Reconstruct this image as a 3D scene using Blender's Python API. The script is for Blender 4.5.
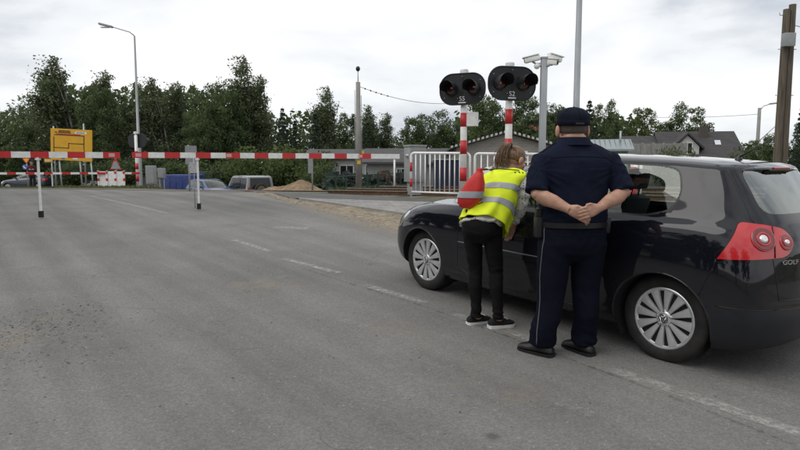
import bpy, bmesh, math, random
import numpy as np
from mathutils import Vector, Matrix, noise as mnoise
from mathutils.bvhtree import BVHTree

for _o in list(bpy.data.objects):
    bpy.data.objects.remove(_o)
random.seed(7)
rng = np.random.default_rng(7)
scene = bpy.context.scene
COL = scene.collection
R = math.radians

# ------------------------------------------------------------------ camera
cam_data = bpy.data.cameras.new("camera")
cam = bpy.data.objects.new("camera", cam_data)
COL.objects.link(cam)
cam_data.sensor_fit = 'HORIZONTAL'
cam_data.angle = 2 * math.atan(400 / 600)
cam_data.clip_start = 0.05
cam_data.clip_end = 4000
CAM_Z = 1.6
PITCH = math.atan(60 / 600)
cam.location = (0, 0, CAM_Z)
cam.rotation_euler = (math.pi / 2 - PITCH, 0, 0)
scene.camera = cam

# ------------------------------------------------------------------ sky and sun (bright overcast)
SUN_ELEV, SUN_AZ = R(52), R(-118)          # azimuth from +Y (view direction), clockwise
world = bpy.data.worlds.new("World")
scene.world = world
world.use_nodes = True
wn = world.node_tree.nodes
wl = world.node_tree.links
wn.clear()
w_out = wn.new('ShaderNodeOutputWorld')
w_bg = wn.new('ShaderNodeBackground')
w_bg.inputs['Strength'].default_value = 0.1
w_sky = wn.new('ShaderNodeTexSky')
w_sky.sky_type = 'NISHITA'
w_sky.sun_disc = False
w_sky.sun_elevation = SUN_ELEV
w_sky.sun_rotation = SUN_AZ
w_tc = wn.new('ShaderNodeTexCoord')
w_map = wn.new('ShaderNodeMapping')
w_map.inputs['Scale'].default_value = (1.0, 1.0, 2.8)
w_n1 = wn.new('ShaderNodeTexNoise')
w_n1.inputs['Scale'].default_value = 2.1
w_n1.inputs['Detail'].default_value = 7.0
w_n1.inputs['Roughness'].default_value = 0.52
w_n1.inputs['Distortion'].default_value = 0.25
w_ramp = wn.new('ShaderNodeValToRGB')
_cr = w_ramp.color_ramp
_cr.elements[0].position = 0.36
_cr.elements[0].color = (0.53, 0.57, 0.63, 1)
_cr.elements[1].position = 0.58
_cr.elements[1].color = (1.0, 1.0, 1.0, 1)
_e = _cr.elements.new(0.47)
_e.color = (0.845, 0.865, 0.89, 1)
w_mul = wn.new('ShaderNodeVectorMath')
w_mul.operation = 'SCALE'
w_mul.inputs['Scale'].default_value = 10.0
w_mix = wn.new('ShaderNodeMix')
w_mix.data_type = 'RGBA'
w_mix.inputs['Factor'].default_value = 0.94
wl.new(w_tc.outputs['Generated'], w_map.inputs['Vector'])
wl.new(w_map.outputs['Vector'], w_n1.inputs['Vector'])
wl.new(w_n1.outputs['Fac'], w_ramp.inputs['Fac'])
wl.new(w_ramp.outputs['Color'], w_mul.inputs[0])
wl.new(w_sky.outputs['Color'], w_mix.inputs['A'])
wl.new(w_mul.outputs['Vector'], w_mix.inputs['B'])
wl.new(w_mix.outputs['Result'], w_bg.inputs['Color'])
wl.new(w_bg.outputs['Background'], w_out.inputs['Surface'])

sun_data = bpy.data.lights.new("sun", 'SUN')
sun_data.energy = 1.1
sun_data.angle = R(45)
sun_data.color = (1.0, 0.965, 0.92)
sun = bpy.data.objects.new("sun", sun_data)
COL.objects.link(sun)
_sd = Vector((math.sin(SUN_AZ) * math.cos(SUN_ELEV), math.cos(SUN_AZ) * math.cos(SUN_ELEV), math.sin(SUN_ELEV)))
sun.rotation_euler = _sd.to_track_quat('Z', 'Y').to_euler()

scene.view_settings.view_transform = 'Standard'
scene.view_settings.look = 'None'
scene.view_settings.exposure = 0.15
scene.view_settings.gamma = 1.0
scene.view_settings.use_curve_mapping = False
scene.render.engine = 'CYCLES'

# ------------------------------------------------------------------ helpers: materials
MATS = {}


def mat(name, color, rough=0.6, metal=0.0, coat=0.0, var=0.0, scale=8.0, bump=0.0, bscale=None, spec=0.5,
        color2=None, stretch=None, island=0.0, detail=4.0, sheen=0.0, bdist=0.01):
    """A procedural Principled material: a base colour broken up by noise, fine relief, optional per-island variation."""
    if name in MATS:
        return MATS[name]
    m = bpy.data.materials.new(name)
    m.use_nodes = True
    n, l = m.node_tree.nodes, m.node_tree.links
    b = n['Principled BSDF']
    b.inputs['Roughness'].default_value = rough
    b.inputs['Metallic'].default_value = metal
    b.inputs['Coat Weight'].default_value = coat
    b.inputs['Coat Roughness'].default_value = 0.03
    b.inputs['Specular IOR Level'].default_value = spec
    b.inputs['Sheen Weight'].default_value = sheen
    b.inputs['Base Color'].default_value = (*color, 1)
    tc = n.new('ShaderNodeTexCoord')
    mp = n.new('ShaderNodeMapping')
    if stretch:
        mp.inputs['Scale'].default_value = stretch
    l.new(tc.outputs['Object'], mp.inputs['Vector'])
    if var > 0 or color2:
        nz = n.new('ShaderNodeTexNoise')
        nz.inputs['Scale'].default_value = scale
        nz.inputs['Detail'].default_value = detail
        nz.inputs['Roughness'].default_value = 0.6
        l.new(mp.outputs['Vector'], nz.inputs['Vector'])
        rp = n.new('ShaderNodeValToRGB')
        rp.color_ramp.elements[0].position = 0.3
        rp.color_ramp.elements[1].position = 0.7
        c2 = color2 or color
        rp.color_ramp.elements[0].color = (*[max(0, c * (1 - var)) for c in color], 1)
        rp.color_ramp.elements[1].color = (*[min(1, c * (1 + var)) for c in c2], 1)
        l.new(nz.outputs['Fac'], rp.inputs['Fac'])
        src = rp.outputs['Color']
        if island > 0:
            src = _island(n, l, src, island)
        l.new(src, b.inputs['Base Color'])
    elif island > 0:
        rgb = n.new('ShaderNodeRGB')
        rgb.outputs[0].default_value = (*color, 1)
        l.new(_island(n, l, rgb.outputs[0], island), b.inputs['Base Color'])
    if bump > 0:
        nb = n.new('ShaderNodeTexNoise')
        nb.inputs['Scale'].default_value = bscale or scale * 3
        nb.inputs['Detail'].default_value = 5
        l.new(mp.outputs['Vector'], nb.inputs['Vector'])
        bp = n.new('ShaderNodeBump')
        bp.inputs['Strength'].default_value = bump
        bp.inputs['Distance'].default_value = bdist
        l.new(nb.outputs['Fac'], bp.inputs['Height'])
        l.new(bp.outputs['Normal'], b.inputs['Normal'])
    MATS[name] = m
    return m


def _island(n, l, src, amt):
    g = n.new('ShaderNodeNewGeometry')
    mr = n.new('ShaderNodeMapRange')
    mr.inputs['To Min'].default_value = 1 - amt
    mr.inputs['To Max'].default_value = 1 + amt
    l.new(g.outputs['Random Per Island'], mr.inputs['Value'])
    vm = n.new('ShaderNodeVectorMath')
    vm.operation = 'SCALE'
    l.new(src, vm.inputs[0])
    l.new(mr.outputs['Result'], vm.inputs['Scale'])
    return vm.outputs['Vector']


def glass_mat(name, tint=(0.7, 0.8, 0.77), rough=0.0, base=0.04):
    if name in MATS:
        return MATS[name]
    m = bpy.data.materials.new(name)
    m.use_nodes = True
    n, l = m.node_tree.nodes, m.node_tree.links
    n.clear()
    out = n.new('ShaderNodeOutputMaterial')
    tr = n.new('ShaderNodeBsdfTransparent')
    tr.inputs['Color'].default_value = (*tint, 1)
    gl = n.new('ShaderNodeBsdfGlossy')
    gl.inputs['Roughness'].default_value = rough
    gl.inputs['Color'].default_value = (0.95, 1.0, 0.97, 1)
    fr = n.new('ShaderNodeFresnel')
    fr.inputs['IOR'].default_value = 1.62
    ad = n.new('ShaderNodeMath')
    ad.operation = 'ADD'
    ad.inputs[1].default_value = base
    mx = n.new('ShaderNodeMixShader')
    ge = n.new('ShaderNodeNewGeometry')
    io = n.new('ShaderNodeMapRange')          # a thin pane: the same reflectance from both faces
    io.inputs['To Min'].default_value, io.inputs['To Max'].default_value = 1.55, 1 / 1.55
    l.new(ge.outputs['Backfacing'], io.inputs['Value'])
    l.new(io.outputs['Result'], fr.inputs['IOR'])
    l.new(fr.outputs[0], ad.inputs[0])
    l.new(ad.outputs[0], mx.inputs['Fac'])
    l.new(tr.outputs[0], mx.inputs[1])
    l.new(gl.outputs[0], mx.inputs[2])
    l.new(mx.outputs[0], out.inputs['Surface'])
    MATS[name] = m
    return m


# ------------------------------------------------------------------ helpers: objects
def link(o, parent=None):
    COL.objects.link(o)
    if parent is not None:
        o.parent = parent
    return o


def tag(o, label=None, cat=None, group=None, kind=None):
    if label:
        o['label'] = label
    if cat:
        o['category'] = cat
    if group:
        o['group'] = group
    if kind:
        o['kind'] = kind
    return o


def thing(name, label, cat, loc=(0, 0, 0), rz=0.0, group=None):
    o = bpy.data.objects.new(name, None)
    o.empty_display_size = 0.2
    link(o)
    o.location = loc
    o.rotation_euler = (0, 0, rz)
    return tag(o, label, cat, group)


def copy_tree(o, parent=None):
    c = o.copy()
    link(c, parent)
    for ch in o.children:
        copy_tree(ch, c)
    return c


class MB:
    """Collects shapes and links them as one mesh object."""

    def __init__(s):
        s.v, s.f = [], []

    def add(s, vs, fs):
        k = len(s.v)
        s.v += [tuple(p) for p in vs]
        s.f += [tuple(i + k for i in f) for f in fs]
        return s

    def box(s, c, d, rot=None, bevel=0.0):
        hx, hy, hz = d[0] / 2, d[1] / 2, d[2] / 2
        if bevel > 0:
            b = min(bevel, hx * .9, hy * .9, hz * .9)
            bm = bmesh.new()
            bmesh.ops.create_cube(bm, size=1)
            for v in bm.verts:
                v.co = Vector((v.co.x * d[0], v.co.y * d[1], v.co.z * d[2]))
            bmesh.ops.bevel(bm, geom=bm.edges[:], offset=b, segments=2, affect='EDGES', profile=0.6)
            vs = [v.co.copy() for v in bm.verts]
            fs = [[v.index for v in f.verts] for f in bm.faces]
            bm.verts.index_update()
            fs = [[v.index for v in f.verts] for f in bm.faces]
            bm.free()
        else:
            vs = [Vector((sx * hx, sy * hy, sz * hz)) for sx in (-1, 1) for sy in (-1, 1) for sz in (-1, 1)]
            fs = [(0, 1, 3, 2), (4, 6, 7, 5), (0, 4, 5, 1), (2, 3, 7, 6), (0, 2, 6, 4), (1, 5, 7, 3)]
        c = Vector(c)
        if rot is not None:
            vs = [rot @ v for v in vs]
        return s.add([v + c for v in vs], fs)

    def tube(s, pts, rad, n=10, caps=True, flat=1.0, up=None, closed=False):
        pts = [Vector(p) for p in pts]
        m = len(pts)
        if not hasattr(rad, '__len__'):
            rad = [rad] * m
        vs, fs = [], []
        t0 = (pts[1] - pts[0]).normalized()
        ref = Vector(up) if up is not None else (Vector((0, 0, 1)) if abs(t0.z) < .9 else Vector((1, 0, 0)))
        prev = None
        for i, p in enumerate(pts):
            if closed:
                t = (pts[(i + 1) % m] - pts[i - 1]).normalized()
            else:
                t = (pts[min(i + 1, m - 1)] - pts[max(i - 1, 0)]).normalized()
            if prev is None or up is not None:
                a = ref - t * ref.dot(t)
            else:
                a = prev - t * prev.dot(t)
            if a.length < 1e-6:
                a = t.orthogonal()
            a.normalize()
            prev = a
            b = t.cross(a)
            r = rad[i]
            ra, rb = (r, r * flat) if not hasattr(r, '__len__') else r
            for k in range(n):
                th = 2 * math.pi * k / n
                vs.append(p + a * (ra * math.cos(th)) + b * (rb * math.sin(th)))
        for i in range(m if closed else m - 1):
            j = (i + 1) % m
            for k in range(n):
                k2 = (k + 1) % n
                fs.append((i * n + k, i * n + k2, j * n + k2, j * n + k))
        if caps and not closed:
            fs.append(tuple(range(n - 1, -1, -1)))
            fs.append(tuple((m - 1) * n + k for k in range(n)))
        return s.add(vs, fs)

    def lathe(s, prof, n=24, center=(0, 0, 0), axis='z', closed=False):
        c = Vector(center)
        vs, fs = [], []
        m = len(prof)
        for i, (r, h) in enumerate(prof):
            for k in range(n):
                th = 2 * math.pi * k / n
                x, y = r * math.cos(th), r * math.sin(th)
                p = {'z': (x, y, h), 'y': (x, h, y), 'x': (h, x, y)}[axis]
                vs.append(c + Vector(p))
        for i in range(m if closed else m - 1):
            j = (i + 1) % m
            for k in range(n):
                k2 = (k + 1) % n
                fs.append((i * n + k, i * n + k2, j * n + k2, j * n + k))
        return s.add(vs, fs)

    def prism(s, poly, d, origin=(0, 0, 0), u=(1, 0, 0), v=(0, 0, 1)):
        """Extrude a 2-D outline (in the u, v axes) by the vector d."""
        o, u, v, d = Vector(origin), Vector(u), Vector(v), Vector(d)
        n = len(poly)
        a = [o + u * p[0] + v * p[1] for p in poly]
        vs = a + [p + d for p in a]
        fs = [tuple(range(n))[::-1], tuple(range(n, 2 * n))]
        fs += [(i, (i + 1) % n, n + (i + 1) % n, n + i) for i in range(n)]
        return s.add(vs, fs)

    def ball(s, c, r, n=12, m=8):
        c = Vector(c)
        r = r if hasattr(r, '__len__') else (r, r, r)
        vs, fs = [], []
        for i in range(m + 1):
            ph = math.pi * i / m
            for k in range(n):
                th = 2 * math.pi * k / n
                vs.append(c + Vector((r[0] * math.sin(ph) * math.cos(th), r[1] * math.sin(ph) * math.sin(th), r[2] * math.cos(ph))))
        for i in range(m):
            for k in range(n):
                k2 = (k + 1) % n
                fs.append((i * n + k, (i + 1) * n + k, (i + 1) * n + k2, i * n + k2))
        return s.add(vs, fs)

    def mesh(s, name, smooth=False, weld=0.0, recalc=True):
        me = bpy.data.meshes.new(name)
        me.from_pydata([tuple(p) for p in s.v], [], s.f)
        if recalc or weld:
            bm = bmesh.new()
            bm.from_mesh(me)
            bmesh.ops.remove_doubles(bm, verts=bm.verts, dist=max(weld, 1e-6))
            bmesh.ops.recalc_face_normals(bm, faces=bm.faces)
            bm.to_mesh(me)
            bm.free()
        if smooth:
            me.shade_smooth()
            if smooth == 'auto':
                sharp_edges(me, R(35))
        me.update()
        return me

    def build(s, name, m, parent=None, smooth=False, weld=0.0, loc=None, recalc=True):
        me = s.mesh(name, smooth, weld, recalc)
        o = bpy.data.objects.new(name, me)
        if m is not None:
            me.materials.append(m)
        link(o, parent)
        if loc is not None:
            o.location = loc
        return o


def sharp_edges(me, ang):
    bm = bmesh.new()
    bm.from_mesh(me)
    for e in bm.edges:
        if len(e.link_faces) == 2:
            e.smooth = e.calc_face_angle(0) < ang
    bm.to_mesh(me)
    bm.free()


def eval_mesh(me, mods, name):
    """Run modifiers on a mesh and return the result as a new mesh."""
    o = bpy.data.objects.new('tmp', me)
    COL.objects.link(o)
    for kind, props in mods:
        md = o.modifiers.new(kind, kind)
        for k, v in props.items():
            setattr(md, k, v)
    dg = bpy.context.evaluated_depsgraph_get()
    dg.update()
    out = bpy.data.meshes.new_from_object(o.evaluated_get(dg))
    out.name = name
    bpy.data.objects.remove(o)
    return out


def text_mesh(body, size, extrude=0.001, align='CENTER'):
    cu = bpy.data.curves.new('txt', 'FONT')
    cu.body = body
    cu.size = size
    cu.extrude = extrude
    cu.align_x = align
    cu.align_y = 'CENTER'
    o = bpy.data.objects.new('tmp', cu)
    COL.objects.link(o)
    dg = bpy.context.evaluated_depsgraph_get()
    dg.update()
    me = bpy.data.meshes.new_from_object(o.evaluated_get(dg))
    bpy.data.objects.remove(o)
    return me


def text_obj(name, body, size, m, loc, rot, parent=None, extrude=0.001):
    me = text_mesh(body, size, extrude)
    me.name = name
    me.materials.append(m)
    o = bpy.data.objects.new(name, me)
    link(o, parent)
    o.location = loc
    o.rotation_euler = rot
    return o


def smoothstep(a, b, x):
    t = min(1, max(0, (x - a) / (b - a)))
    return t * t * (3 - 2 * t)


def interp(tab, x):
    """Smooth interpolation through (x, value) pairs."""
    xs = [t[0] for t in tab]
    ys = [t[1] for t in tab]
    if x <= xs[0]:
        return ys[0]
    if x >= xs[-1]:
        return ys[-1]
    i = max(k for k in range(len(xs) - 1) if xs[k] <= x)

    def slope(k):
        if k == 0 or k == len(xs) - 1:
            a, b = (0, 1) if k == 0 else (k - 1, k)
            return (ys[b] - ys[a]) / (xs[b] - xs[a])
        s0 = (ys[k] - ys[k - 1]) / (xs[k] - xs[k - 1])
        s1 = (ys[k + 1] - ys[k]) / (xs[k + 1] - xs[k])
        return 0 if s0 * s1 < 0 else (s0 + s1) / 2
    h = xs[i + 1] - xs[i]
    t = (x - xs[i]) / h
    m0, m1 = slope(i) * h, slope(i + 1) * h
    return ((2 * t**3 - 3 * t * t + 1) * ys[i] + (t**3 - 2 * t * t + t) * m0 +
            (-2 * t**3 + 3 * t * t) * ys[i + 1] + (t**3 - t * t) * m1)


# ------------------------------------------------------------------ terrain: a road that climbs to the tracks and falls away again
HUMP_L = [(-60, -2.4), (0, .03), (4.2, .215), (6.2, .305), (13, .615), (15.3, .71), (17.5, .765), (20, .775), (27, .51), (40, -.01), (52, -.55), (62, -.8), (80, -.9)]
HUMP_R = [(-60, -2.4), (0, .03), (4.2, .215), (6.2, .305), (13, .615), (15.3, .71), (17.5, .76), (20, .75), (23, .6), (28, -.05), (34, -.7), (42, -1.0), (80, -1.0)]


def ground_z(x, y):
    edge = -4.0 - 0.30 * y            # right-hand flank of the road embankment beyond the tracks
    w = 1 - smoothstep(edge, edge + 3.5, x)
    return interp(HUMP_L, y) * w + interp(HUMP_R, y) * (1 - w)


def ray(px, py):
    """World direction through a point of the 800 x 450 picture, scaled so that its y component is 1."""
    u, v = (px - 400) / 600, (225 - py) / 600
    c, s = math.cos(PITCH), math.sin(PITCH)
    d = Vector((u, c + v * s, -s + v * c))
    return d / d.y


def at(px, py, depth):
    return Vector((0, 0, CAM_Z)) + ray(px, py) * depth


def on_ground(px, py):
    d = ray(px, py)
    a, b = 1.0, 90.0
    for k in range(4500):
        t = a + (b - a) * k / 4500
        if CAM_Z + d.z * t < ground_z(d.x * t, t):
            break
    return Vector((d.x * t, t, ground_z(d.x * t, t)))


def gpt(px, depth):
    """Ground point at a bearing (picture column) and a distance."""
    x = (px - 400) / 600 * depth
    return Vector((x, depth, ground_z(x, depth)))
# ================================================================== SETTING
def axis_vals(segs):
    out = []
    for a, b, st in segs:
        n = max(1, int(round((b - a) / st)))
        out += [a + (b - a) * i / n for i in range(n)]
    out.append(segs[-1][1])
    return out


gx = axis_vals([(-900, -200, 100), (-200, -60, 14), (-60, -30, 3), (-30, 24, .6), (24, 60, 3), (60, 200, 14), (200, 900, 100)])
gy = axis_vals([(-120, -20, 10), (-20, -2, 1.5), (-2, 48, .5), (48, 90, 3), (90, 300, 20), (300, 1500, 150)])
gm = MB()
for yv in gy:
    for xv in gx:
        b = 0.0 if abs(xv) < 30 and yv < 26 else 0.10 * (mnoise.noise(Vector((xv * .15, yv * .15, 1.3))))
        gm.v.append((xv, yv, ground_z(xv, yv) - 0.03 + b))
nx = len(gx)
gm.f = [(j * nx + i, j * nx + i + 1, (j + 1) * nx + i + 1, (j + 1) * nx + i) for j in range(len(gy) - 1) for i in range(nx - 1)]


def ground_material():
    m = mat('ground_soil', (0.16, 0.135, 0.10), 0.95, var=0.35, scale=1.2, color2=(0.20, 0.165, 0.12), bump=0.6, bscale=14, bdist=.03)
    n, l = m.node_tree.nodes, m.node_tree.links
    b = n['Principled BSDF']
    src = b.inputs['Base Color'].links[0].from_socket
    tc = n.new('ShaderNodeTexCoord')
    nz = n.new('ShaderNodeTexNoise')
    nz.inputs['Scale'].default_value = .35
    nz.inputs['Detail'].default_value = 6
    l.new(tc.outputs['Object'], nz.inputs['Vector'])
    rp = n.new('ShaderNodeValToRGB')
    rp.color_ramp.elements[0].position, rp.color_ramp.elements[1].position = .40, .55
    l.new(nz.outputs['Fac'], rp.inputs['Fac'])
    mx = n.new('ShaderNodeMix')
    mx.data_type = 'RGBA'
    mx.inputs['B'].default_value = (0.075, 0.095, 0.04, 1)
    l.new(rp.outputs['Color'], mx.inputs['Factor'])
    l.new(src, mx.inputs['A'])
    l.new(mx.outputs['Result'], b.inputs['Base Color'])
    return m


ground = gm.build('ground', ground_material(), smooth=True, recalc=False)
tag(ground, kind='structure')

# ---- asphalt sheet: between a left and a right edge line
ROAD_R = [(-14, 19.0), (-2, 9.2), (2, 6.3), (4.6, 4.35), (7, 2.5), (10.3, 0.0), (12.5, -1.2), (14.8, -2.5), (17.6, -3.9), (21, -6.2), (27, -10.6), (40, -20.2), (60, -36), (80, -54)]
ROAD_L = [(-14, -14), (0, -13), (10, -14), (20, -19), (27, -23.5), (40, -31), (60, -47), (80, -66)]


def asphalt_material():
    m = bpy.data.materials.new('asphalt')
    m.use_nodes = True
    n, l = m.node_tree.nodes, m.node_tree.links
    b = n['Principled BSDF']
    b.inputs['Roughness'].default_value = 0.82
    b.inputs['Specular IOR Level'].default_value = 0.35
    tc = n.new('ShaderNodeTexCoord')

    def noise(scale, detail=4, rough=.6, sx=None, rot=0):
        m0 = n.new('ShaderNodeMapping')              # turn first, stretch afterwards
        m0.inputs['Rotation'].default_value = (0, 0, rot)
        mp = n.new('ShaderNodeMapping')
        if sx:
            mp.inputs['Scale'].default_value = sx
        l.new(tc.outputs['Object'], m0.inputs['Vector'])
        l.new(m0.outputs[0], mp.inputs['Vector'])
        z = n.new('ShaderNodeTexNoise')
        z.inputs['Scale'].default_value = scale
        z.inputs['Detail'].default_value = detail
        z.inputs['Roughness'].default_value = rough
        l.new(mp.outputs['Vector'], z.inputs['Vector'])
        return z.outputs['Fac']

    def ramp(src, p0, p1, c0, c1):
        r = n.new('ShaderNodeValToRGB')
        r.color_ramp.elements[0].position, r.color_ramp.elements[1].position = p0, p1
        r.color_ramp.elements[0].color, r.color_ramp.elements[1].color = (*c0, 1), (*c1, 1)
        l.new(src, r.inputs['Fac'])
        return r.outputs['Color']

    def mix(fac, a, bb, mode='MIX', f=None):
        x = n.new('ShaderNodeMix')
        x.data_type = 'RGBA'
        x.blend_type = mode
        if f is not None:
            x.inputs['Factor'].default_value = f
        else:
            l.new(fac, x.inputs['Factor'])
        for sck, s in (('A', a), ('B', bb)):
            if isinstance(s, tuple):
                x.inputs[sck].default_value = (*s, 1)
            else:
                l.new(s, x.inputs[sck])
        return x.outputs['Result']
    base = ramp(noise(1.1, 6), .3, .7, (0.164, 0.161, 0.155), (0.200, 0.1965, 0.189))
    # tyre-polished and stained bands running along the road
    bands = ramp(noise(.9, 5, .55, (2.6, .16, 1), -.66), .36, .62, (0.82, 0.82, 0.82), (1.08, 1.08, 1.07))
    c = mix(None, base, bands, 'MULTIPLY', 1.0)
    blot = ramp(noise(.33, 3), .35, .62, (0.86, 0.86, 0.87), (1.07, 1.065, 1.05))
    c = mix(None, c, blot, 'MULTIPLY', 1.0)
    # aggregate: light and dark chips
    vor = n.new('ShaderNodeTexVoronoi')
    vor.inputs['Scale'].default_value = 95
    l.new(tc.outputs['Object'], vor.inputs['Vector'])
    sep = n.new('ShaderNodeSeparateColor')
    l.new(vor.outputs['Color'], sep.inputs['Color'])
    chips = ramp(sep.outputs['Red'], 0.15, 0.95, (0.78, 0.78, 0.78), (1.24, 1.23, 1.22))
    c = mix(None, c, chips, 'MULTIPLY', 0.7)
    fine = ramp(noise(300, 2), .3, .7, (0.80, 0.80, 0.80), (1.2, 1.2, 1.2))
    c = mix(None, c, fine, 'MULTIPLY', 0.8)
    pale = ramp(sep.outputs['Green'], 0.985, 0.996, (0, 0, 0), (1, 1, 1))
    c = mix(pale, c, (0.27, 0.26, 0.24))
    # dark oil spots
    spots = n.new('ShaderNodeTexVoronoi')
    spots.inputs['Scale'].default_value = .75
    l.new(tc.outputs['Object'], spots.inputs['Vector'])
    sp = ramp(spots.outputs['Distance'], .018, .042, (1, 1, 1), (0, 0, 0))
    c = mix(sp, c, (0.105, 0.10, 0.093))
    # fine cracks
    dn = n.new('ShaderNodeTexNoise')
    dn.inputs['Scale'].default_value = 2.2
    dn.inputs['Detail'].default_value = 6
    l.new(tc.outputs['Object'], dn.inputs['Vector'])
    va = n.new('ShaderNodeVectorMath')
    va.operation = 'SCALE'
    va.inputs['Scale'].default_value = .9
    l.new(dn.outputs['Color'], va.inputs[0])
    vb = n.new('ShaderNodeVectorMath')
    l.new(tc.outputs['Object'], vb.inputs[0])
    l.new(va.outputs[0], vb.inputs[1])
    ck = n.new('ShaderNodeTexVoronoi')
    ck.feature = 'DISTANCE_TO_EDGE'
    ck.inputs['Scale'].default_value = .23
    l.new(vb.outputs[0], ck.inputs['Vector'])
    ckm = ramp(ck.outputs['Distance'], .0012, .0032, (1, 1, 1), (0, 0, 0))
    brk = ramp(noise(.6, 3), .47, .55, (0, 0, 0), (1, 1, 1))
    cm = mix(None, ckm, brk, 'MULTIPLY', 1.0)
    c = mix(cm, c, (0.125, 0.12, 0.112))
    # sand and dust drifted over the surface
    at_ = n.new('ShaderNodeAttribute')
    at_.attribute_name = 'dust'
    dz = noise(5.5, 8, .7)
    add = n.new('ShaderNodeMath')
    add.operation = 'MULTIPLY_ADD'
    l.new(at_.outputs['Fac'], add.inputs[0])
    add.inputs[1].default_value = 1.0
    l.new(dz, add.inputs[2])
    dm = ramp(add.outputs[0], .72, 1.25, (0, 0, 0), (.85, .85, .85))
    sandc = ramp(noise(16, 4), .3, .7, (0.17, 0.148, 0.118), (0.245, 0.215, 0.17))
    c = mix(dm, c, sandc)
    l.new(c, b.inputs['Base Color'])
    bp = n.new('ShaderNodeBump')
    bp.inputs['Strength'].default_value = .55
    bp.inputs['Distance'].default_value = .006
    ht = n.new('ShaderNodeMath')
    ht.operation = 'ADD'
    l.new(vor.outputs['Distance'], ht.inputs[0])
    l.new(noise(160, 3), ht.inputs[1])
    l.new(ht.outputs[0], bp.inputs['Height'])
    l.new(bp.outputs['Normal'], b.inputs['Normal'])
    return m


DUST_BLOBS = [(262, 285, .45, .42), (395, 330, .35, .3), (300, 250, .5, .2), (560, 405, .35, .16), (20, 330, .55, .24), (60, 300, .6, .12), (0, 360, .6, .16), (470, 395, .5, .2),
              (470, 350, .4, .14), (350, 300, .4, .16)]
blobs = [(on_ground(a, b), r, k) for a, b, r, k in DUST_BLOBS]
ry = axis_vals([(-14, 1.5, .8), (1.5, 13, .12), (13, 28, .25), (28, 80, 1.5)])
NC = 96
rm = MB()
dust = []
for yv in ry:
    xl, xr = interp(ROAD_L, yv), interp(ROAD_R, yv)
    xr += 0.10 * mnoise.noise(Vector((yv * 1.3, 4.2, 0))) + .05 * mnoise.noise(Vector((yv * 4.1, 9.2, 0)))
    for i in range(NC + 1):
        t = i / NC
        t = 1 - (1 - t) ** 1.5
        x = xl + (xr - xl) * t
        z = ground_z(x, yv) + .012 * mnoise.noise(Vector((x * .35, yv * .35, 0)))
        rm.v.append((x, yv, z))
        de = xr - x
        d = 0.75 * math.exp(-de / .35) + 0.22 * math.exp(-de / 1.5)
        for c, rr, k in blobs:
            q = ((x - c.x) ** 2 + ((yv - c.y) * .8) ** 2) / (rr * rr)
            if q < 6:
                d += k * math.exp(-q)
        dust.append(min(1, d))
rm.f = [(j * (NC + 1) + i, j * (NC + 1) + i + 1, (j + 1) * (NC + 1) + i + 1, (j + 1) * (NC + 1) + i) for j in range(len(ry) - 1) for i in range(NC)]
road = rm.build('road', asphalt_material(), smooth=True, recalc=False)
_a = road.data.attributes.new('dust', 'FLOAT', 'POINT')
_a.data.foreach_set('value', dust)
tag(road, kind='structure')
road_bvh = BVHTree.FromPolygons([Vector(v) for v in rm.v], rm.f)


def road_z(x, y):
    h = road_bvh.ray_cast(Vector((x, y, 10)), Vector((0, 0, -1)))
    return h[0].z if h[0] is not None else ground_z(x, y)


# ---- worn lane markings (each dash its own piece of the road)
def paint_material(name, lo, hi, col):
    m = bpy.data.materials.new(name)
    m.use_nodes = True
    n, l = m.node_tree.nodes, m.node_tree.links
    b = n['Principled BSDF']
    b.inputs['Base Color'].default_value = (*col, 1)
    b.inputs['Roughness'].default_value = .8
    tc = n.new('ShaderNodeTexCoord')
    z = n.new('ShaderNodeTexNoise')
    z.inputs['Scale'].default_value = 17
    z.inputs['Detail'].default_value = 9
    z.inputs['Roughness'].default_value = .78
    l.new(tc.outputs['Object'], z.inputs['Vector'])
    r = n.new('ShaderNodeValToRGB')
    r.color_ramp.elements[0].position, r.color_ramp.elements[1].position = lo, hi
    r.color_ramp.elements[1].color = (.8, .8, .8, 1)
    l.new(z.outputs['Fac'], r.inputs['Fac'])
    at_ = n.new('ShaderNodeAttribute')
    at_.attribute_name = 'fade'
    mu = n.new('ShaderNodeMath')
    mu.operation = 'MULTIPLY'
    l.new(r.outputs['Color'], mu.inputs[0])
    l.new(at_.outputs['Fac'], mu.inputs[1])
    l.new(mu.outputs[0], b.inputs['Alpha'])
    return m


worn = paint_material('worn_white_paint', .40, .60, (0.42, 0.41, 0.38))
faint = paint_material('faint_white_paint', .47, .70, (0.36, 0.35, 0.32))


def marking(px0, px1, width, m, name='lane_marking', jitter=.012):
    a, b = on_ground(*px0), on_ground(*px1)
    d = (b - a)
    L = d.length
    d.normalize()
    s = Vector((-d.y, d.x, 0)).normalized()
    n = max(3, int(L / .08))
    mb = MB()
    fade = []
    for i in range(n + 1):
        p = a + d * (L * i / n)
        for k, t in enumerate((-.5, -.32, 0, .32, .5)):
            j = jitter * mnoise.noise(Vector((p.x * 9, p.y * 9, k)))
            q = p + s * (width * t + j)
            mb.v.append((q.x, q.y, road_z(q.x, q.y) + .004))
            fade.append((0.15 if abs(t) == .5 else 1.0) * (0.1 if i in (0, n) else 1.0))
    mb.f = [(i * 5 + k, i * 5 + k + 1, (i + 1) * 5 + k + 1, (i + 1) * 5 + k) for i in range(n) for k in range(4)]
    o = mb.build(name, m, road, recalc=False)
    o.data.attributes.new('fade', 'FLOAT', 'POINT').data.foreach_set('value', fade)
    return o


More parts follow.
